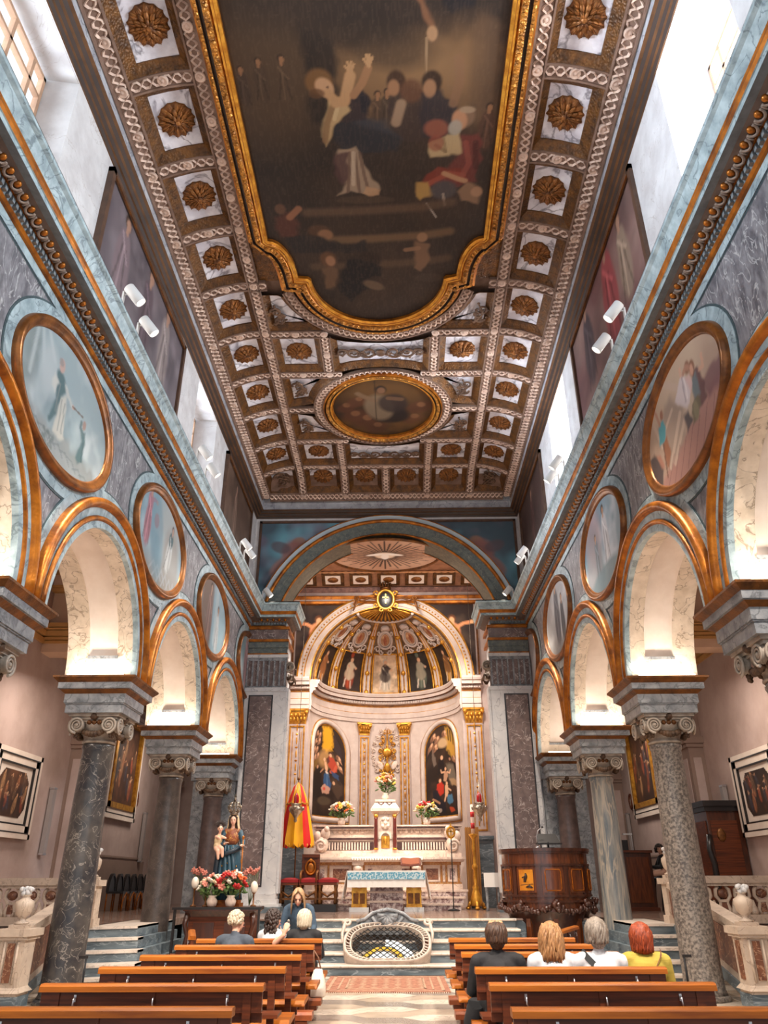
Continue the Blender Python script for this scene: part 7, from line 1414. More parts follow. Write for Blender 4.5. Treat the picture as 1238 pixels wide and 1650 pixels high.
for i in range(6):
    t = thing('choir_chair', ('nearest', 'second nearest', 'third from the viewer', 'fourth from the viewer', 'fifth from the viewer', 'farthest')[i] + ' of the black round backed chairs along the left aisle wall', 'chair', (-7.35, 22.6 + i * .62, .825), 0, 'black chairs in the left aisle'); b = MB(); b.rings([[(x, .25 * math.cos(a), .46 + .42 * math.sin(a)) for x in (-.22, -.17)] for a in arcpts(14, 0, PI)], smooth=False); b.rings([[(x, .27 * math.cos(a) * k_, .46 + .45 * math.sin(a) * k_) for x, k_ in ((-.23, 1), (-.15, 1), (-.15, .86), (-.23, .86))] for a in arcpts(14, 0, PI)], smooth=False); b.poly([(.25 * math.cos(a), .46 + .42 * math.sin(a)) for a in arcpts(14, 0, PI)], lambda u, v, w: (w, u, v), -.21, -.17); b.build('back', blackw, t); b = MB(); b.box(-.22, .24, -.26, .26, .42, .47); b.build('seat', blackw, t)
    for sy in (-1, 1):
        b = MB(); b.tube([(.24, sy * .25, 0), (.24, sy * .22, .25), (.24, 0, .44)], .02, 5); b.build('leg', woodl, t); b = MB(); b.tube([(-.2, sy * .24, 0), (-.2, sy * .24, .44)], .02, 5); b.build('leg', woodl, t)
t = thing('confessional', 'tall dark wooden confessional cabinet against the right aisle wall', 'cabinet', (7.55, 19.0, .825)); b = MB(); b.box(-.35, .42, -.62, .62, 0, 2.2); b.build('cabinet', woodpd, t); b = MB(); b.box(-.42, .42, -.70, .70, 2.2, 2.32); b.box(-.39, .42, -.66, .66, 2.10, 2.2); b.box(-.4, .42, -.66, .66, 0, .12); b.build('cornice', blackw, t); b = MB(); b.box(-.37, -.34, -.5, .5, .3, 1.9); b.box(-.30, .3, -.64, -.61, .3, 1.9); b.build('door', wood, t); b = MB(); b.ell((-.1, -.64, 1.6), (.10, .03, .14), 10, 7); b.build('gilded_carving', goldd, t); b = MB(); b.tube([(-.38, -.66, 0), (-.42, -.72, .4), (-.38, -.68, 1.0), (-.46, -.74, 1.3), (-.38, -.66, 1.6)], .06, 6); b.build('carved_side', blackw, t)
# ------------------------------------------------------------------ pews
NAMED = ['nearest', 'second nearest', 'third', 'fourth', 'fifth', 'farthest']
def make_pew(L, loc, rz, lab):
    t = thing('pew', lab, 'pew', loc, rz, 'wooden pews of the nave'); h = L / 2
    b = MB(); b.poly([(-.06, .80), (-.055, .835), (-.03, .85), (.03, .85), (.05, .84), (.05, .80)], lambda u, v, w: (w, u, v), -h, h); b.build('top_rail', woodl, t)
    b = MB(); b.box(-h + .01, h - .01, -.02, .02, .665, .80); b.box(-h + .01, h - .01, .02, .032, .60, .66); b.build('backrest', wood, t)
    b = MB(); b.poly([(.04, .40), (.06, .44), (.44, .45), (.47, .44), (.47, .41), (.04, .39)], lambda u, v, w: (w, u, v), -h - .04, h + .04); b.build('seat', woodl, t)
    b = MB(); b.box(-h + .05, h - .05, .20, .23, .30, .40); b.build('seat_rail', wood, t)
    for x in (-h + .12, h - .12):
        b = MB(); b.box(x - .03, x + .03, -.03, .02, 0, .80); b.build('leg', wood, t); b = MB(); b.box(x - .03, x + .03, .38, .43, 0, .41); b.build('leg', wood, t); b = MB(); b.box(x - .025, x + .025, -.52, .42, .06, .11); b.build('foot_rail', wood, t)
    b = MB(); b.box(-.03, .03, -.03, .02, 0, .80); b.build('leg', wood, t)
    b = MB(); b.box(-h + .02, h - .02, -.30, -.03, .50, .525); b.build('book_shelf', wood, t)
    k = MB(); k.box(-h + .0, h - .0, -.56, -.36, .12, .17); kb = k.build('kneeler', wood, t)
    for x0, x1 in ((-h - .05, -.02), (.02, h + .05)): p = MB(); p.poly([(-.57, .17), (-.575, .22), (-.55, .245), (-.37, .245), (-.345, .22), (-.35, .17)], lambda u, v, w: (w, u, v), x0, x1); p.build('kneeler_pad', leather, kb)
    for x in (-h * .68, 0.02, h * .68): b = MB(); b.tube([(x, -.022, .765), (x, -.05, .755), (x, -.055, .72), (x + .008, -.04, .705)], .007, 5); b.box(x - .009, x + .009, -.026, -.018, .735, .78); b.build('hook', steel, t)
    return t
pl = None
LP = [5.38, 6.55, 7.77, 8.96, 10.3, 11.38]; RP = [5.34, 6.56, 7.68, 9.25, 10.34, 11.43]
for s, ys in ((-1, LP), (1, RP)):
    for i, y in enumerate(ys):
        lab = 'walnut pew, %s in the %s block%s' % (NAMED[i] if i in (0, 1, 5) else NAMED[i] + ' from the viewer', 'left' if s < 0 else 'right', {(1, 2): ', four people seated', (-1, 4): ', curly haired man seated', (-1, 5): ', two women seated'}.get((s, i), ''))
        x = -1.625 if s < 0 else 1.70
        if pl is None: pl = make_pew(1.66, (x, y, 0), 0, lab); pl0 = pl
        else: o = copy_tree(pl0); o.location = (x, y, 0); o['label'] = lab
o = copy_tree(pl0); o.location = (-2.86, 12.75, 0); o.rotation_euler = (0, 0, R(-76)); o['label'] = 'walnut side pew turned towards the aisle, in front of the statue pedestal'
o = copy_tree(pl0); o.location = (2.86, 13.6, 0); o.rotation_euler = (0, 0, R(68)); o['label'] = 'walnut side pew turned towards the aisle, in front of the pulpit'
# ------------------------------------------------------------------ people: capsules and ellipsoids joined by a voxel remesh
def blend_mesh(name, prims, mats, voxel=.012, smooth=6):
    b = MB()
    for p in prims:
        if p[0] == 'c': b.ell(p[1], p[3], 10, 7); b.ell(p[2], p[4], 10, 7); b.tube([p[1], p[2]], [p[3], p[4]], 12)
        else: b.ell(p[1], p[2], 14, 10, 0, p[3])
    me = b.mesh(name, mats[0]); o = bpy.data.objects.new(name, me); COL.objects.link(o)
    m = o.modifiers.new('r', 'REMESH'); m.mode = 'VOXEL'; m.voxel_size = voxel; m.use_smooth_shade = True
    m2 = o.modifiers.new('s', 'SMOOTH'); m2.iterations = smooth; m2.factor = .5
    dg = bpy.context.evaluated_depsgraph_get(); new = bpy.data.meshes.new_from_object(o.evaluated_get(dg)); bpy.data.objects.remove(o); new.name = name
    new.materials.clear()
    for q in mats: new.materials.append(q)
    n = len(new.polygons); c = np.empty(n * 3); new.polygons.foreach_get('center', c); c = c.reshape(-1, 3); best = np.full(n, 9e9); idx = np.zeros(n, int)
    for p in prims:
        if p[0] == 'c':
            a, e_ = np.array(p[1], float), np.array(p[2], float); d = e_ - a; t = np.clip(((c - a) @ d) / (d @ d + 1e-9), 0, 1); dist = np.linalg.norm(c - a - t[:, None] * d, axis=1) - (p[3] + (p[4] - p[3]) * t); mi = p[5]
        else:
            q = c - np.array(p[1], float)
            if p[3] is not None: q = q @ np.array(p[3].to_matrix())
            rr_ = np.array(p[2], float); k = np.linalg.norm(q / rr_, axis=1); dist = (k - 1) * rr_.min(); mi = p[4]
        w = dist < best; best[w] = dist[w]; idx[w] = mi
    new.polygons.foreach_set('material_index', idx); new.polygons.foreach_set('use_smooth', [True] * n); new.update(); return new
def E3(c, r, mi, rot=None): return ('e', c, r, rot, mi)
def C3(a, b_, r0, r1, mi): return ('c', a, b_, r0, r1, mi)
def hand(pr, wrist, d, up, mi=0, curl=.4, side=1, k=1.0):
    d = Vector(d).normalized(); up = Vector(up).normalized(); sd = d.cross(up).normalized(); w = Vector(wrist); pc = w + d * .045 * k
    pr.append(C3(tuple(w), tuple(w + d * .07 * k), .024 * k, .026 * k, mi))
    for i, (o_, l) in enumerate(((-.030, .062), (-.010, .074), (.010, .070), (.029, .055))):
        base = w + d * .08 * k + sd * o_ * k; mid = base + (d * .6 - up * curl * .4 + sd * o_ * 4 * (1 - curl)).normalized() * l * .5 * k; tip = mid + (d * .6 - up * curl + sd * o_ * 4 * (1 - curl)).normalized() * l * .5 * k
        pr.append(C3(tuple(w + d * .05 * k + sd * o_ * .7 * k), tuple(base), .013 * k, .0115 * k, mi)); pr.append(C3(tuple(base), tuple(mid), .0115 * k, .010 * k, mi)); pr.append(C3(tuple(mid), tuple(tip), .010 * k, .0085 * k, mi))
    th = w + d * .03 * k - sd * .03 * k * side; t1 = th + (d * .5 - sd * side * .8).normalized() * .04 * k; pr.append(C3(tuple(w + d * .02 * k), tuple(th), .014 * k, .014 * k, mi)); pr.append(C3(tuple(th), tuple(t1), .0135 * k, .012 * k, mi)); pr.append(C3(tuple(t1), tuple(t1 + (d * .8 - sd * side * .4).normalized() * .03 * k), .012 * k, .0095 * k, mi))
def head(pr, c, yaw=0, pitch=0, mi=0, k=1.0):
    M = Matrix.Rotation(yaw, 3, 'Z') @ Matrix.Rotation(pitch, 3, 'X'); c = Vector(c); T = lambda x, y, z: tuple(c + M @ Vector((x, y, z)) * k)
    e_ = M.to_euler()
    pr += [('e', T(0, -.01, .025), (.074 * k, .092 * k, .082 * k), e_, mi), ('e', T(0, .028, -.03), (.056 * k, .06 * k, .072 * k), e_, mi), ('e', T(0, .055, -.085), (.026 * k, .024 * k, .02 * k), e_, mi)]
    pr += [C3(T(0, .083, .012), T(0, .105, -.022), .010 * k, .015 * k, mi), ('e', T(0, .086, -.055), (.024 * k, .012 * k, .009 * k), e_, mi + 0), ('e', T(.078, -.005, -.005), (.012 * k, .024 * k, .034 * k), e_, mi), ('e', T(-.078, -.005, -.005), (.012 * k, .024 * k, .034 * k), e_, mi), ('e', T(0, .078, .03), (.05 * k, .014 * k, .010 * k), e_, mi)]
    return T
eyem = mk('eye_dark', (40, 30, 26), None, rough=.2); lipm = mk('lips', (176, 92, 84), None, rough=.5)
def face_bits(t, T, k=1.0):
    b = MB()
    for s in (-1, 1): b.ell(T(s * .030, .086, .008), (.013 * k, .008 * k, .008 * k), 8, 6)
    b.build('eyes', eyem, t); b = MB(); b.ell(T(0, .094, -.055), (.024 * k, .010 * k, .008 * k), 8, 5); b.build('lips', lipm, t)
def hair_mesh(prims, mat, voxel=.010): return blend_mesh('hair', prims, [mat], voxel, 2)
def hair_strands(b, T, rows, rr, mat_i=0): pass
def seated(lab, loc, rz, top, bottom, hairfn, lean=.0, sw=.165, hz=1.08, girth=1.0, arms='lap', yaw=0, sk=None, pitch=0, shoe=None, extra=None, legs=True, lift=0):
    t = thing('person', lab, 'person', loc, rz, None); pr = []; g = girth; sy = -.02 - lean
    pr += [E3((0, 0, .55), (.175 * g, .15 * g, .13), 2), C3((0, -.0, .58), (0, sy - .01, .78), .135 * g, .140 * g, 1), E3((0, sy, .80), (.165 * g, .115 * g, .15), 1), C3((-sw + .045, sy, .885), (sw - .045, sy, .885), .068, .068, 1), C3((0, sy, .90), (0, sy + .0, .955), .07, .05, 1), C3((0, sy, .94), (0, sy + .015, hz - .06), .048, .046, 0)]
    T = head(pr, (0, sy + .025, hz), yaw, pitch, 0)
    for s in (-1, 1):
        kn = (s * .10, .43, .49); pr += [C3((s * .09, .03, .53), kn, .085 * g, .065, 2), C3(kn, (s * .10, .44, .10), .060, .040, 2), C3((s * .10, .42, .045), (s * .11, .58, .035), .042, .034, 3)]
        sh = (s * sw, sy, .875)
        if arms == 'lap' or (arms == 'reach' and s < 0):
            el_ = (s * (sw + .055), sy + .07, .64); wr = (s * .08, .27, .60); pr += [C3(sh, el_, .062, .048, 1), C3(el_, wr, .046, .032, 1)]; hand(pr, wr, (-s * .5, .8, -.15), (0, 0, 1), 0, .6, s)
        elif arms == 'reach':
            el_ = (sw + .02, sy - .20, .80); wr = (sw + .17, sy - .22, .895); pr += [C3(sh, ((sh[0] + el_[0]) / 2, (sh[1] + el_[1]) / 2, .84), .060, .052, 1), C3(((sh[0] + el_[0]) / 2, (sh[1] + el_[1]) / 2, .84), el_, .045, .042, 0), C3(el_, wr, .041, .028, 0)]; hand(pr, wr, (.25, .1, .9), (.3, -.9, .1), 0, .15, 1, 1.0)
        elif arms == 'keys':
            el_ = (s * (sw + .05), sy + .12, .66); wr = (s * .12, .36, .68); pr += [C3(sh, el_, .058, .046, 1), C3(el_, wr, .044, .03, 1)]; hand(pr, wr, (0, 1, -.1), (0, 0, 1), 0, .4, s)
    me = blend_mesh('body', pr, [sk or skin, top, bottom, shoe or blackw], .0115, 5); link('body', me, t)
    hairfn(t, T); face_bits(t, T)
    return t, T
def H_mat(n_, c, c2): return mk(n_, c, c2, 30, .55, stretch=(3, 3, .5), detail=3)
def strands(t, T, mat, seed, n, z0, z1, r_, spread=.0, front=-.2, wave=.012, rad=.012, nm='hair_strands'):
    b = MB(); rr = random.Random(seed)
    for i in range(n):
        a = PI + (rr.random() - .5) * 2 * (PI - .9)      # round the back and the sides
        a = -PI / 2 + (rr.random() - .5) * 2 * 2.2; ph = rr.uniform(0, 6); l = rr.uniform(.85, 1.05); pts = []
        for k in range(8):
            f = k / 7; rad_ = (.05 + .045 * math.sin(min(1, f * 2.2) * PI / 2)) + spread * f; z = .10 + (z1 * l - .10) * f
            pts.append(T(rad_ * math.cos(a) * (1 - .1 * f) + wave * math.sin(ph + f * 7), rad_ * 1.15 * math.sin(a) - .012 + wave * math.cos(ph + f * 6), z))
        b.tube(pts, [rad * (1 - .5 * k / 7) for k in range(8)], 5)
    tag(b.build(nm, mat, t), kind='stuff')
def hair_bob(mat, z1, seed=1, spread=.0, wave=.01, n=110, cap=1.0, rad=.013):
    def f(t, T):
        pr = []; pr += [('e', T(0, -.018, .040), (.084 * cap, .10 * cap, .088 * cap), None, 0), ('e', T(0, -.05, -.0 + z1 * .35), (.080 * cap, .066 * cap, .08 + abs(z1) * .3), None, 0)]
        link('hair', hair_mesh(pr, mat), t); strands(t, T, mat, seed, n, .1, z1, .09, spread, -.2, wave, rad)
    return f
def hair_curly(mat, seed, r_=.10, long_=0):
    def f(t, T):
        rr = random.Random(seed); b = MB()
        for i in range(120):
            a = rr.uniform(0, 2 * PI); e_ = rr.uniform(-.5, 1.5); x, y, z = r_ * .92 * math.cos(e_) * math.cos(a), r_ * math.cos(e_) * math.sin(a) - .015, .03 + r_ * .95 * math.sin(e_)
            if y > .05 and z < .05: continue
            b.ell(T(x, y, z), .022, 6, 5)
        for i in range(70 if long_ else 0):
            a = -PI / 2 + rr.uniform(-1.7, 1.7); z = rr.uniform(-long_, .02); b.ell(T((.09 + .02 * rr.random()) * math.cos(a), .10 * math.sin(a) - .01, z), .026, 6, 5)
        link('hair', hair_mesh([('e', T(0, -.02, .035), (.086, .10, .088), None, 0)], mat), t); tag(b.build('curls', mat, t), kind='stuff')
    return f
shirt = mk('white_cotton', (206, 206, 208), (184, 186, 190), 5, .9, bump=.25, bscale=9); khaki = mk('beige_trousers', (170, 152, 138), (150, 132, 120), 6, .9); blackc = mk('black_cloth', (30, 30, 34), (20, 20, 22), 6, .8, bump=.2, bscale=12); yellowc = mk('yellow_jacket', (180, 158, 66), (160, 138, 50), 4, .85, bump=.3, bscale=14, stretch=(.4, .4, 2)); denim = mk('blue_denim', (66, 84, 100), (50, 66, 82), 8, .9, bump=.2, bscale=14); greyj = mk('slate_jacket', (74, 82, 92), (60, 68, 78), 6, .85, bump=.2, bscale=10)
blond = H_mat('hair_blond', (176, 130, 82), (116, 78, 46)); greyh = H_mat('hair_grey', (150, 138, 124), (98, 86, 76)); redh = H_mat('hair_red', (160, 66, 22), (104, 38, 14)); brownh = H_mat('hair_brown', (84, 56, 36), (44, 30, 24)); darkh = H_mat('hair_dark', (60, 42, 34), (36, 26, 22)); whiteh = H_mat('hair_white', (206, 196, 174), (160, 148, 124)); silverc = H_mat('hair_silver', (206, 192, 164), (150, 134, 112)); dirty = H_mat('hair_fair', (190, 152, 112), (140, 104, 72))
YR = 7.68 + .22
tb, T = seated('person with short brown hair in a black coat at the aisle end', (1.10, YR, 0), 0, blackc, blackc, hair_bob(brownh, -.06, 3, .0, .006, 120), 0, .19, 1.075, 1.12)
b = MB(); b.tube([(-.22, -.05, .56), (-.24, .06, .40), (-.22, .12, .22), (-.16, .1, .08)], [.07, .09, .10, .06], 10); b.tube([(.15, -.1, .55), (.0, -.13, .45), (-.15, -.1, .5)], [.07, .07, .07], 10); b.build('coat_skirt', blackc, tb)
b = MB(); rr = random.Random(5)
for i in range(40): a = rr.uniform(0, 6.28); b.tube([T(.0, -.0, .11), T(.05 * math.cos(a), .05 * math.sin(a), .115), T(.085 * math.cos(a), .09 * math.sin(a) - .01, .06)], [.014, .013, .008], 5)
tag(b.build('lighter_top_hair', dirty, tb), kind='stuff')
seated('blonde long haired woman in a white shirt on the right pew', (1.595, YR, 0), .04, shirt, khaki, hair_bob(blond, -.19, 5, .02, .014, 150), .0, .175, 1.07, 1.03)
tg, T = seated('grey haired person in a white shirt with a black diagonal strap', (2.01, YR, 0), 0, shirt, khaki, hair_bob(greyh, -.085, 7, .004, .008, 130, 1.05), .02, .195, 1.10, 1.10)
strapm = mk('strap_black', (26, 28, 30), None, rough=.7)
def strap(t, m, s, w=.02):
    b = MB(); pts = [(s * .15, -.02, .955), (s * .13, -.10, .92), (s * .06, -.155, .84), (-s * .05, -.175, .72), (-s * .16, -.15, .60)]
    b.rings([[(x - .7 * w, y - .004, z - .7 * w), (x + .7 * w, y - .004, z + .7 * w), (x + .7 * w, y + .006, z + .7 * w), (x - .7 * w, y + .006, z - .7 * w)] for x, y, z in pts], closed=True, capped=True, smooth=False); b.build('bag_strap', m, t)
strap(tg, strapm, -1, .026)
tr_, T = seated('red haired woman in a yellow jacket with a thin brown strap', (2.415, YR, 0), 0, yellowc, khaki, hair_bob(redh, -.115, 9, .0, .008, 140, 1.03), .0, .18, 1.06, 1.12)
strap(tr_, mk('strap_brown', (120, 80, 56), None, rough=.7), 1, .012)
seated('man with short curly fair hair in a slate jacket on the left', (-1.79, 10.3 + .24, 0), -.25, greyj, denim, hair_curly(silverc, 4, .094), 0, .19, 1.08, 1.06, yaw=-.5)
tw, T = seated('dark curly haired woman in a white tee shirt raising her open hand', (-1.49, 11.38 + .24, 0), -.45, shirt, denim, hair_curly(darkh, 6, .098, .16), 0, .165, 1.06, 1.0, 'reach', yaw=-.4)
seated('white haired woman in black at the aisle end of the left front pew', (-1.07, 11.38 + .24, 0), 0, blackc, blackc, hair_bob(whiteh, -.10, 11, .0, .007, 130), 0, .185, 1.07, 1.08)
# the woman standing and bending over them
t = thing('person', 'fair haired woman in a blue jacket bending over the seated women', 'person', (-1.27, 12.75, 0), PI); pr = []
pr += [E3((0, -.05, .82), (.17, .13, .13), 2), C3((0, -.04, .86), (0, .10, 1.06), .135, .14, 1), E3((0, .12, 1.10), (.165, .12, .14), 1), C3((-.13, .13, 1.17), (.13, .13, 1.17), .066, .066, 1), C3((0, .15, 1.18), (0, .20, 1.26), .058, .046, 1), C3((0, .18, 1.22), (0, .22, 1.29), .046, .044, 0)]
T = head(pr, (0, .245, 1.315), .05, -.50, 0)
for s in (-1, 1):
    pr += [C3((s * .09, -.05, .80), (s * .10, -.0, .45), .088, .058, 2), C3((s * .10, 0, .45), (s * .10, -.05, .09), .056, .04, 2), C3((s * .10, -.06, .045), (s * .11, .10, .035), .042, .034, 3)]
    el_ = (s * .24, .16, .93); wr = (s * .20, .34, .80); pr += [C3((s * .17, .13, 1.15), el_, .062, .048, 1), C3(el_, wr, .046, .032, 1)]; hand(pr, wr, (-s * .2, .8, -.4), (0, .3, 1), 0, .5, s)
link('body', blend_mesh('body', pr, [skin, denim, blackc, blackw], .0115, 5), t); face_bits(t, T); link('hair', hair_mesh([('e', T(0, -.025, .040), (.084, .092, .086), None, 0)], dirty), t)
b = MB(); rr = random.Random(3)
for s in (-1, 1):
    for i in range(34): o_ = rr.uniform(-.05, .05); ln = rr.uniform(.8, 1.1); b.tube([T(s * .008, .02 + o_ * .6, .125), T(s * .07, .035 + o_, .075), T(s * .088, .03 + o_, -.01), T(s * .098, .035 + o_, -.10 * ln), T(s * .10, .05 + o_, -.19 * ln)], [.012, .014, .013, .012, .005], 5)
tag(b.build('hair_strands', dirty, t), kind='stuff')
# the organist
to, T = seated('dark curly haired woman in black at the organ', (7.16, 21.95, .825 + .34), PI / 2, blackc, skin, hair_curly(darkh, 8, .105, .06), .0, .165, 1.09, 1.0, 'keys', yaw=1.35, shoe=mk('beige_shoe', (190, 150, 124), None, rough=.6))
# tote bag hanging at the pew end
t = thing('tote_bag', 'cream cloth bag with brown handles standing on a kneeler at the left aisle end', 'bag', (-.80, 10.92, .246)); b = MB(); rings_ = []
for z, w, d in ((.0, .085, .05), (.02, .10, .065), (.10, .105, .07), (.20, .085, .055), (.27, .06, .035), (.30, .05, .02)): rings_.append([(w * (abs(math.cos(a)) ** .7) * (1 if math.cos(a) > 0 else -1), d * math.sin(a) * (1 + .15 * math.sin(5 * a)), z) for a in arcpts(20, 0, 2 * PI)[:-1]])
b.rings(rings_, closed=True, capped=True); b.build('bag', mk('cream_canvas', (214, 202, 190), (190, 178, 166), 6, .9), t); b = MB()
for s in (-1, 1): b.tube([(s * .04, -.01, .28), (s * .03 - .03, -.0, .42), (-.06, 0, .50)], .009, 5)
b.build('handle', mk('brown_leather', (110, 74, 50), None, rough=.6), t)
# ------------------------------------------------------------------ statue and its pedestal
t = thing('statue_pedestal', 'dark wooden altar pedestal under the crowned statue', 'pedestal', (-3.22, 16.75, 0)); b = MB(); b.box(-.60, .60, -.40, .40, .0, .95); b.build('body', wood, t)
b = MB(); b.frus(-.60, .60, -.40, .40, .92, .08, 1.02); b.box(-.70, .70, -.5, .5, 1.02, 1.08); b.build('top_moulding', woodpd, t); b = MB(); b.box(-.66, .66, -.46, .46, 0, .12); b.frus(-.66, .66, -.46, .46, .12, -.05, .18); b.build('plinth', woodpd, t)
for x in (-.30, .30): b = MB(); b.box(x - .2, x + .2, -.42, -.39, .25, .82); b.build('panel', woodpd, t)
for s in (-1, 1): b = MB(); b.tube([(s * .62, -.40, .98), (s * .66, -.44, .8), (s * .60, -.42, .6), (s * .64, -.43, .35), (s * .62, -.42, .15)], [.06, .05, .04, .05, .06], 8); b.build('scroll_bracket', woodpd, t)
t = thing('rail_bench', 'long low black rail across the front of the statue pedestal', 'rail', (-3.22, 16.05, 0)); b = MB(); b.box(-.85, .85, -.05, .05, 1.05, 1.09); b.build('rail', blackw, t)
for x in (-.8, .8): b = MB(); b.box(x - .02, x + .02, -.03, .03, 0, 1.05); b.build('post', blackw, t)
t = thing('statue', 'painted statue of a crowned woman in a starry blue mantle holding a child', 'statue', (-3.20, 16.85, 1.08)); K = .95
blue = mk('starry_mantle', (48, 84, 100), (36, 62, 78), 4, .4); blued = mk('dark_mantle', (30, 48, 62), (24, 38, 50), 4, .45); orange = mk('orange_dress', (150, 80, 48), (116, 58, 34), 6, .45, vein=(226, 180, 90), vs=7, vw=.03); veil = mk('cream_veil', (224, 200, 160), (200, 172, 130), 5, .6); stsk = mk('painted_skin', (226, 178, 152), None, rough=.35)
b = MB(); b.box(-.28, .28, -.22, .22, 0, .06); b.box(-.24, .24, -.18, .18, .06, .12); b.build('base', woodl, t)
rings_ = []
for z, w, d, xo in ((.12, .27, .20, 0), (.3, .25, .19, 0), (.6, .225, .17, 0), (.85, .205, .16, .0), (1.02, .18, .14, 0), (1.12, .15, .12, 0)): rings_.append([(xo + w * (1 + .09 * math.cos(9 * a + z * 3) * (1 - z / 1.6)) * math.cos(a), d * (1 + .09 * math.cos(9 * a + z * 3) * (1 - z / 1.6)) * math.sin(a), z) for a in arcpts(54, 0, 2 * PI)[:-1]])
b = MB(); b.rings(rings_, closed=True, capped=True); rb_ = b.build('robe', blue, t)
b = MB()
for a, off in ((PI * 1.1, 0), (PI * 1.25, .02), (PI * 1.7, .02), (PI * 1.45, .03), (PI * 1.58, .0)): b.tube([(.17 * math.cos(a - .5), .15 * math.sin(a - .5), 1.10), (.215 * math.cos(a - .15), .185 * math.sin(a - .15), .75), (.24 * math.cos(a), .20 * math.sin(a), .40), (.275 * math.cos(a + .05), .215 * math.sin(a + .05), .13)], [.03, .04, .045, .04], 7)
b.build('mantle_folds', blue, t); b = MB()
b.tube([(-.24, -.06, 1.0), (-.26, -.06, .7), (-.27, -.05, .35), (-.29, -.03, .13)], [.06, .07, .07, .06], 8); b.tube([(.2, -.12, 1.06), (.02, -.2, .98), (-.16, -.16, .92), (-.24, -.08, .88)], [.05, .045, .05, .06], 8); b.build('dark_mantle', blued, t)
b = MB(); rr = random.Random(8)
for i in range(60):
    z = rr.uniform(.2, 1.1); a = rr.uniform(PI, 2 * PI); w = .27 - .12 * (z - .12); b.ell(((w + .03) * math.cos(a), (w * .78 + .03) * math.sin(a), z), (.016, .012, .016), 6, 4)
tag(b.build('gilded_stars', goldb, t), kind='stuff')
pr = [E3((0, 0, 1.26), (.15, .115, .17), 1), C3((-.12, 0, 1.38), (.12, 0, 1.38), .06, .06, 1), C3((0, 0, 1.40), (0, -.01, 1.50), .04, .038, 0), C3((.16, 0, 1.36), (.24, -.06, 1.16), .06, .055, 2), C3((.24, -.06, 1.16), (.26, -.18, 1.08), .05, .035, 2), C3((-.16, 0, 1.36), (-.24, -.06, 1.14), .06, .055, 2), C3((-.24, -.06, 1.14), (-.12, -.20, 1.12), .05, .035, 2)]
T = head(pr, (0, -.02, 1.585), PI + .1, 0, 0, .92); hand(pr, (.26, -.19, 1.08), (-.1, -.6, .3), (0, 0, 1), 0, .7, 1, .9); hand(pr, (-.12, -.21, 1.12), (.5, -.3, .3), (0, 0, 1), 0, .5, -1, .9)
link('figure', blend_mesh('figure', pr, [stsk, orange, blue], .012, 5), t); face_bits(t, T, .92)
b = MB()
for s in (-1, 1): b.tube([T(s * .01, .03, .10), T(s * .075, .03, .06), T(s * .09, .0, -.04), T(s * .09, -.02, -.14), T(s * .08, .01, -.22)], [.02, .022, .022, .02, .012], 6)
b.build('hair', darkh, t); b = MB(); rings_ = []
for f, w, d, yy in ((1.71, .03, .03, .0), (1.68, .09, .10, .01), (1.60, .115, .125, .02), (1.50, .125, .13, .03), (1.40, .15, .13, .05), (1.30, .17, .13, .06)): rings_.append([(w * math.cos(a), yy + d * math.sin(a), f) for a in arcpts(22, R(-35), R(215))])
b.rings(rings_); o = b.build('veil', veil, t); sm = o.modifiers.new('t', 'SOLIDIFY'); sm.thickness = .015
b = MB(); b.lathe([(.075, 1.69), (.085, 1.70), (.085, 1.74), (.078, 1.75)], 16)
for i in range(9): a = 2 * PI * i / 9; b.tube([(.085 * math.cos(a), .085 * math.sin(a), 1.74), (.14 * math.cos(a), .14 * math.sin(a), 1.83), (.10 * math.cos(a), .10 * math.sin(a), 1.92), (.0, .0, 1.97)], [.014, .012, .010, .008], 5); b.ell((.13 * math.cos(a), .13 * math.sin(a), 1.86), .022, 6, 5); b.ell((.10 * math.cos(a), .10 * math.sin(a), 1.78), .018, 6, 5)
b.ell((0, 0, 2.0), .03, 8, 6); b.box(-.01, .01, -.01, .01, 2.02, 2.10); b.box(-.03, .03, -.01, .01, 2.05, 2.07); b.build('crown', MATS['tarnished_silver'], t)
pr = [E3((-.26, -.12, 1.20), (.085, .07, .12), 1), E3((-.26, -.12, 1.10), (.09, .08, .08), 1), C3((-.25, -.12, 1.30), (-.24, -.12, 1.35), .03, .03, 0), C3((-.31, -.12, 1.27), (-.22, -.24, 1.24), .035, .025, 0), C3((-.20, -.12, 1.27), (-.10, -.2, 1.24), .035, .025, 0), C3((-.24, -.15, 1.08), (-.14, -.26, 1.04), .055, .045, 0), C3((-.14, -.26, 1.04), (-.12, -.26, .90), .042, .028, 0), C3((-.29, -.15, 1.06), (-.22, -.26, 1.0), .05, .042, 0), C3((-.22, -.26, 1.0), (-.20, -.27, .86), .04, .026, 0)]
T2 = head(pr, (-.235, -.13, 1.42), PI + .3, 0, 0, .70); ch = link('child', blend_mesh('child', pr, [stsk, veil], .011, 4), t); face_bits(ch, T2, .7)
b = MB()
for i in range(13): a = PI * .05 + PI * .9 * i / 12; b.tube([T2(.07 * math.cos(a), -.03, .06 + .05 * math.sin(a)), T2(.13 * math.cos(a), -.04, .08 + .10 * math.sin(a)), T2(.19 * math.cos(a), -.04, .10 + .16 * math.sin(a))], [.014, .012, .003], 5)
b.ell(T2(0, -.02, .05), (.058, .058, .055), 10, 7); b.build('feathered_hair', darkh, ch)
b = MB(); b.tube([(.28, -.22, .15), (.27, -.22, 1.22)], .012, 6); b.ell((.27, -.22, 1.25), (.03, .03, .04), 8, 6); b.build('sceptre', gold, t)
bouquet('large bouquet of roses and carnations in a vase at the foot of the statue', (-3.05, 16.42, 1.085), .30, .40, ['red', 'red', 'orange', 'white', 'pink'], 31, 26)
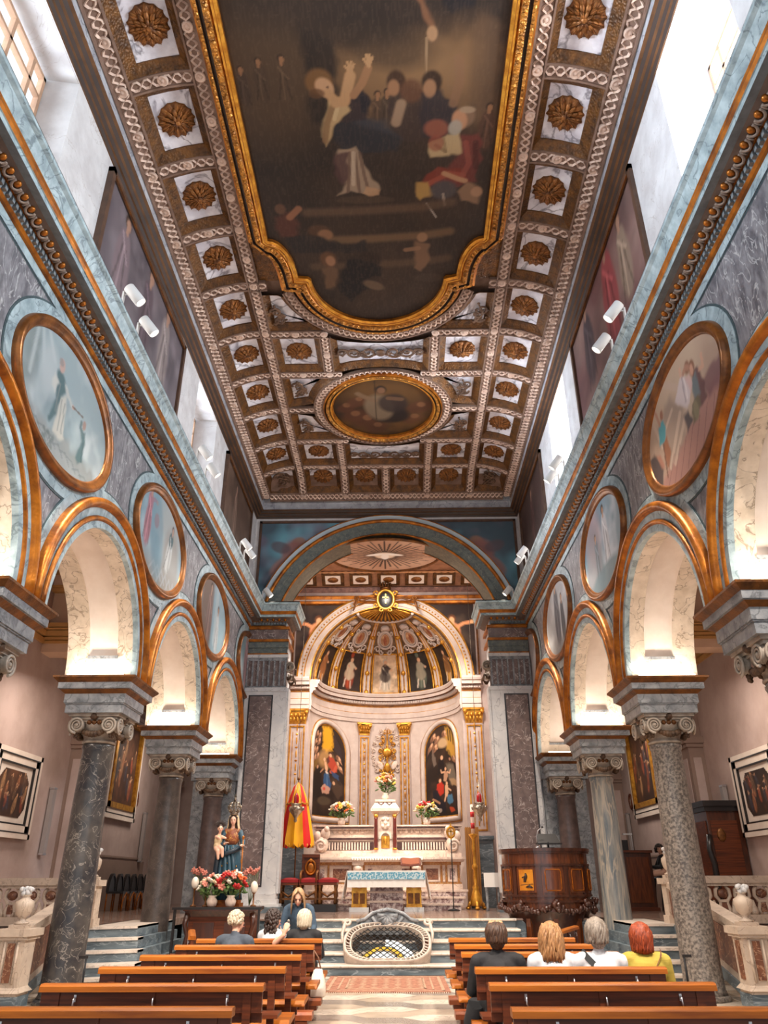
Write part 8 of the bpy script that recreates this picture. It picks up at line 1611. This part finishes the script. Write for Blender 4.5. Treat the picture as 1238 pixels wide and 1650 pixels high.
bouquet('pale bouquet with dry foliage left at the foot of the statue', (-3.42, 16.45, 1.085), .26, .36, ['cream', 'pink', 'white'], 33, 18)
globe = mk('glass_globe', (220, 206, 190), None, rough=.25)
for i, (x, z_) in enumerate(((-3.82, .42), (-3.56, .30), (-3.48, .28), (-2.62, .34))):
    t = thing('lamp_globe', ('frosted glass globe lamp on a bracket, leftmost beside the statue', 'left one of two frosted globes at the statue foot', 'right one of two frosted globes at the statue foot', 'frosted glass globe lamp right of the statue flowers')[i], 'lamp', (x, 16.5 if i else 16.6, 1.085)); b = MB(); b.lathe([(.06, 0), (.06, .02), (.015, .04), (.015, z_ - .12), (.05, z_ - .10)], 10); b.build('stem', goldd, t); b = MB(); b.ell((0, 0, z_), (.075, .075, .11), 12, 9); b.build('globe', globe, t)
for s in (-1, 1):
    t = thing('rose_wand', 'tall spray of pink rosebuds %s of the statue' % ('left' if s < 0 else 'right'), 'flowers', (-3.2 + s * .42, 16.95, 1.085)); b = MB()
    for i in range(6): b.tube([(0, 0, 0), (s * .03 * i - .04, 0, .3), (s * .05 * i - .1, -.02, .58 + .03 * (i % 3))], .006, 4)
    b.build('stems', leafg, t)
    for i in range(6): link('bloom', BLM['pink'], t, (s * .05 * i - .1, -.03, .60 + .03 * (i % 3)), (1, 0, i), 1.1)

# ------------------------------------------------------------------ groups for repeated things
GN = {'column': 'columns of the nave arcade', 'roundel_painting': 'oval paintings of the arcade walls', 'spotlight': 'spotlights on the cornices', 'wall_painting': 'canvases of the clerestory', 'dome_painting': 'painted panels of the apse vault', 'dome_medallion': 'medallions of the apse vault', 'person': 'people in the church', 'panel_heater': 'panel heaters of the aisles', 'framed_painting': 'framed pictures in the aisles', 'flower_bouquet': 'flower bouquets', 'marble_urn': 'urns on the stair rails', 'lamp_globe': 'globe lamps at the statue', 'altarpiece': 'arched pictures of the apse', 'sanctuary_lamp': 'hanging sanctuary lamps', 'stool': 'stools beside the throne', 'balustrade': 'aisle balustrades', 'stair_rail': 'aisle stair rails', 'spandrel_painting': 'painted arch corners', 'oval_plaque': 'oval plaques of the aisles', 'rope_stand': 'stands beside the front columns', 'rose_wand': 'sprays of rosebuds', 'shell_cartouche': 'shell scrolls over the crypt openings'}
for o in list(COL.objects):
    if o.parent is None and 'label' in o and 'group' not in o:
        k = o.name.split('.')[0]
        if k in GN: o['group'] = GN[k]
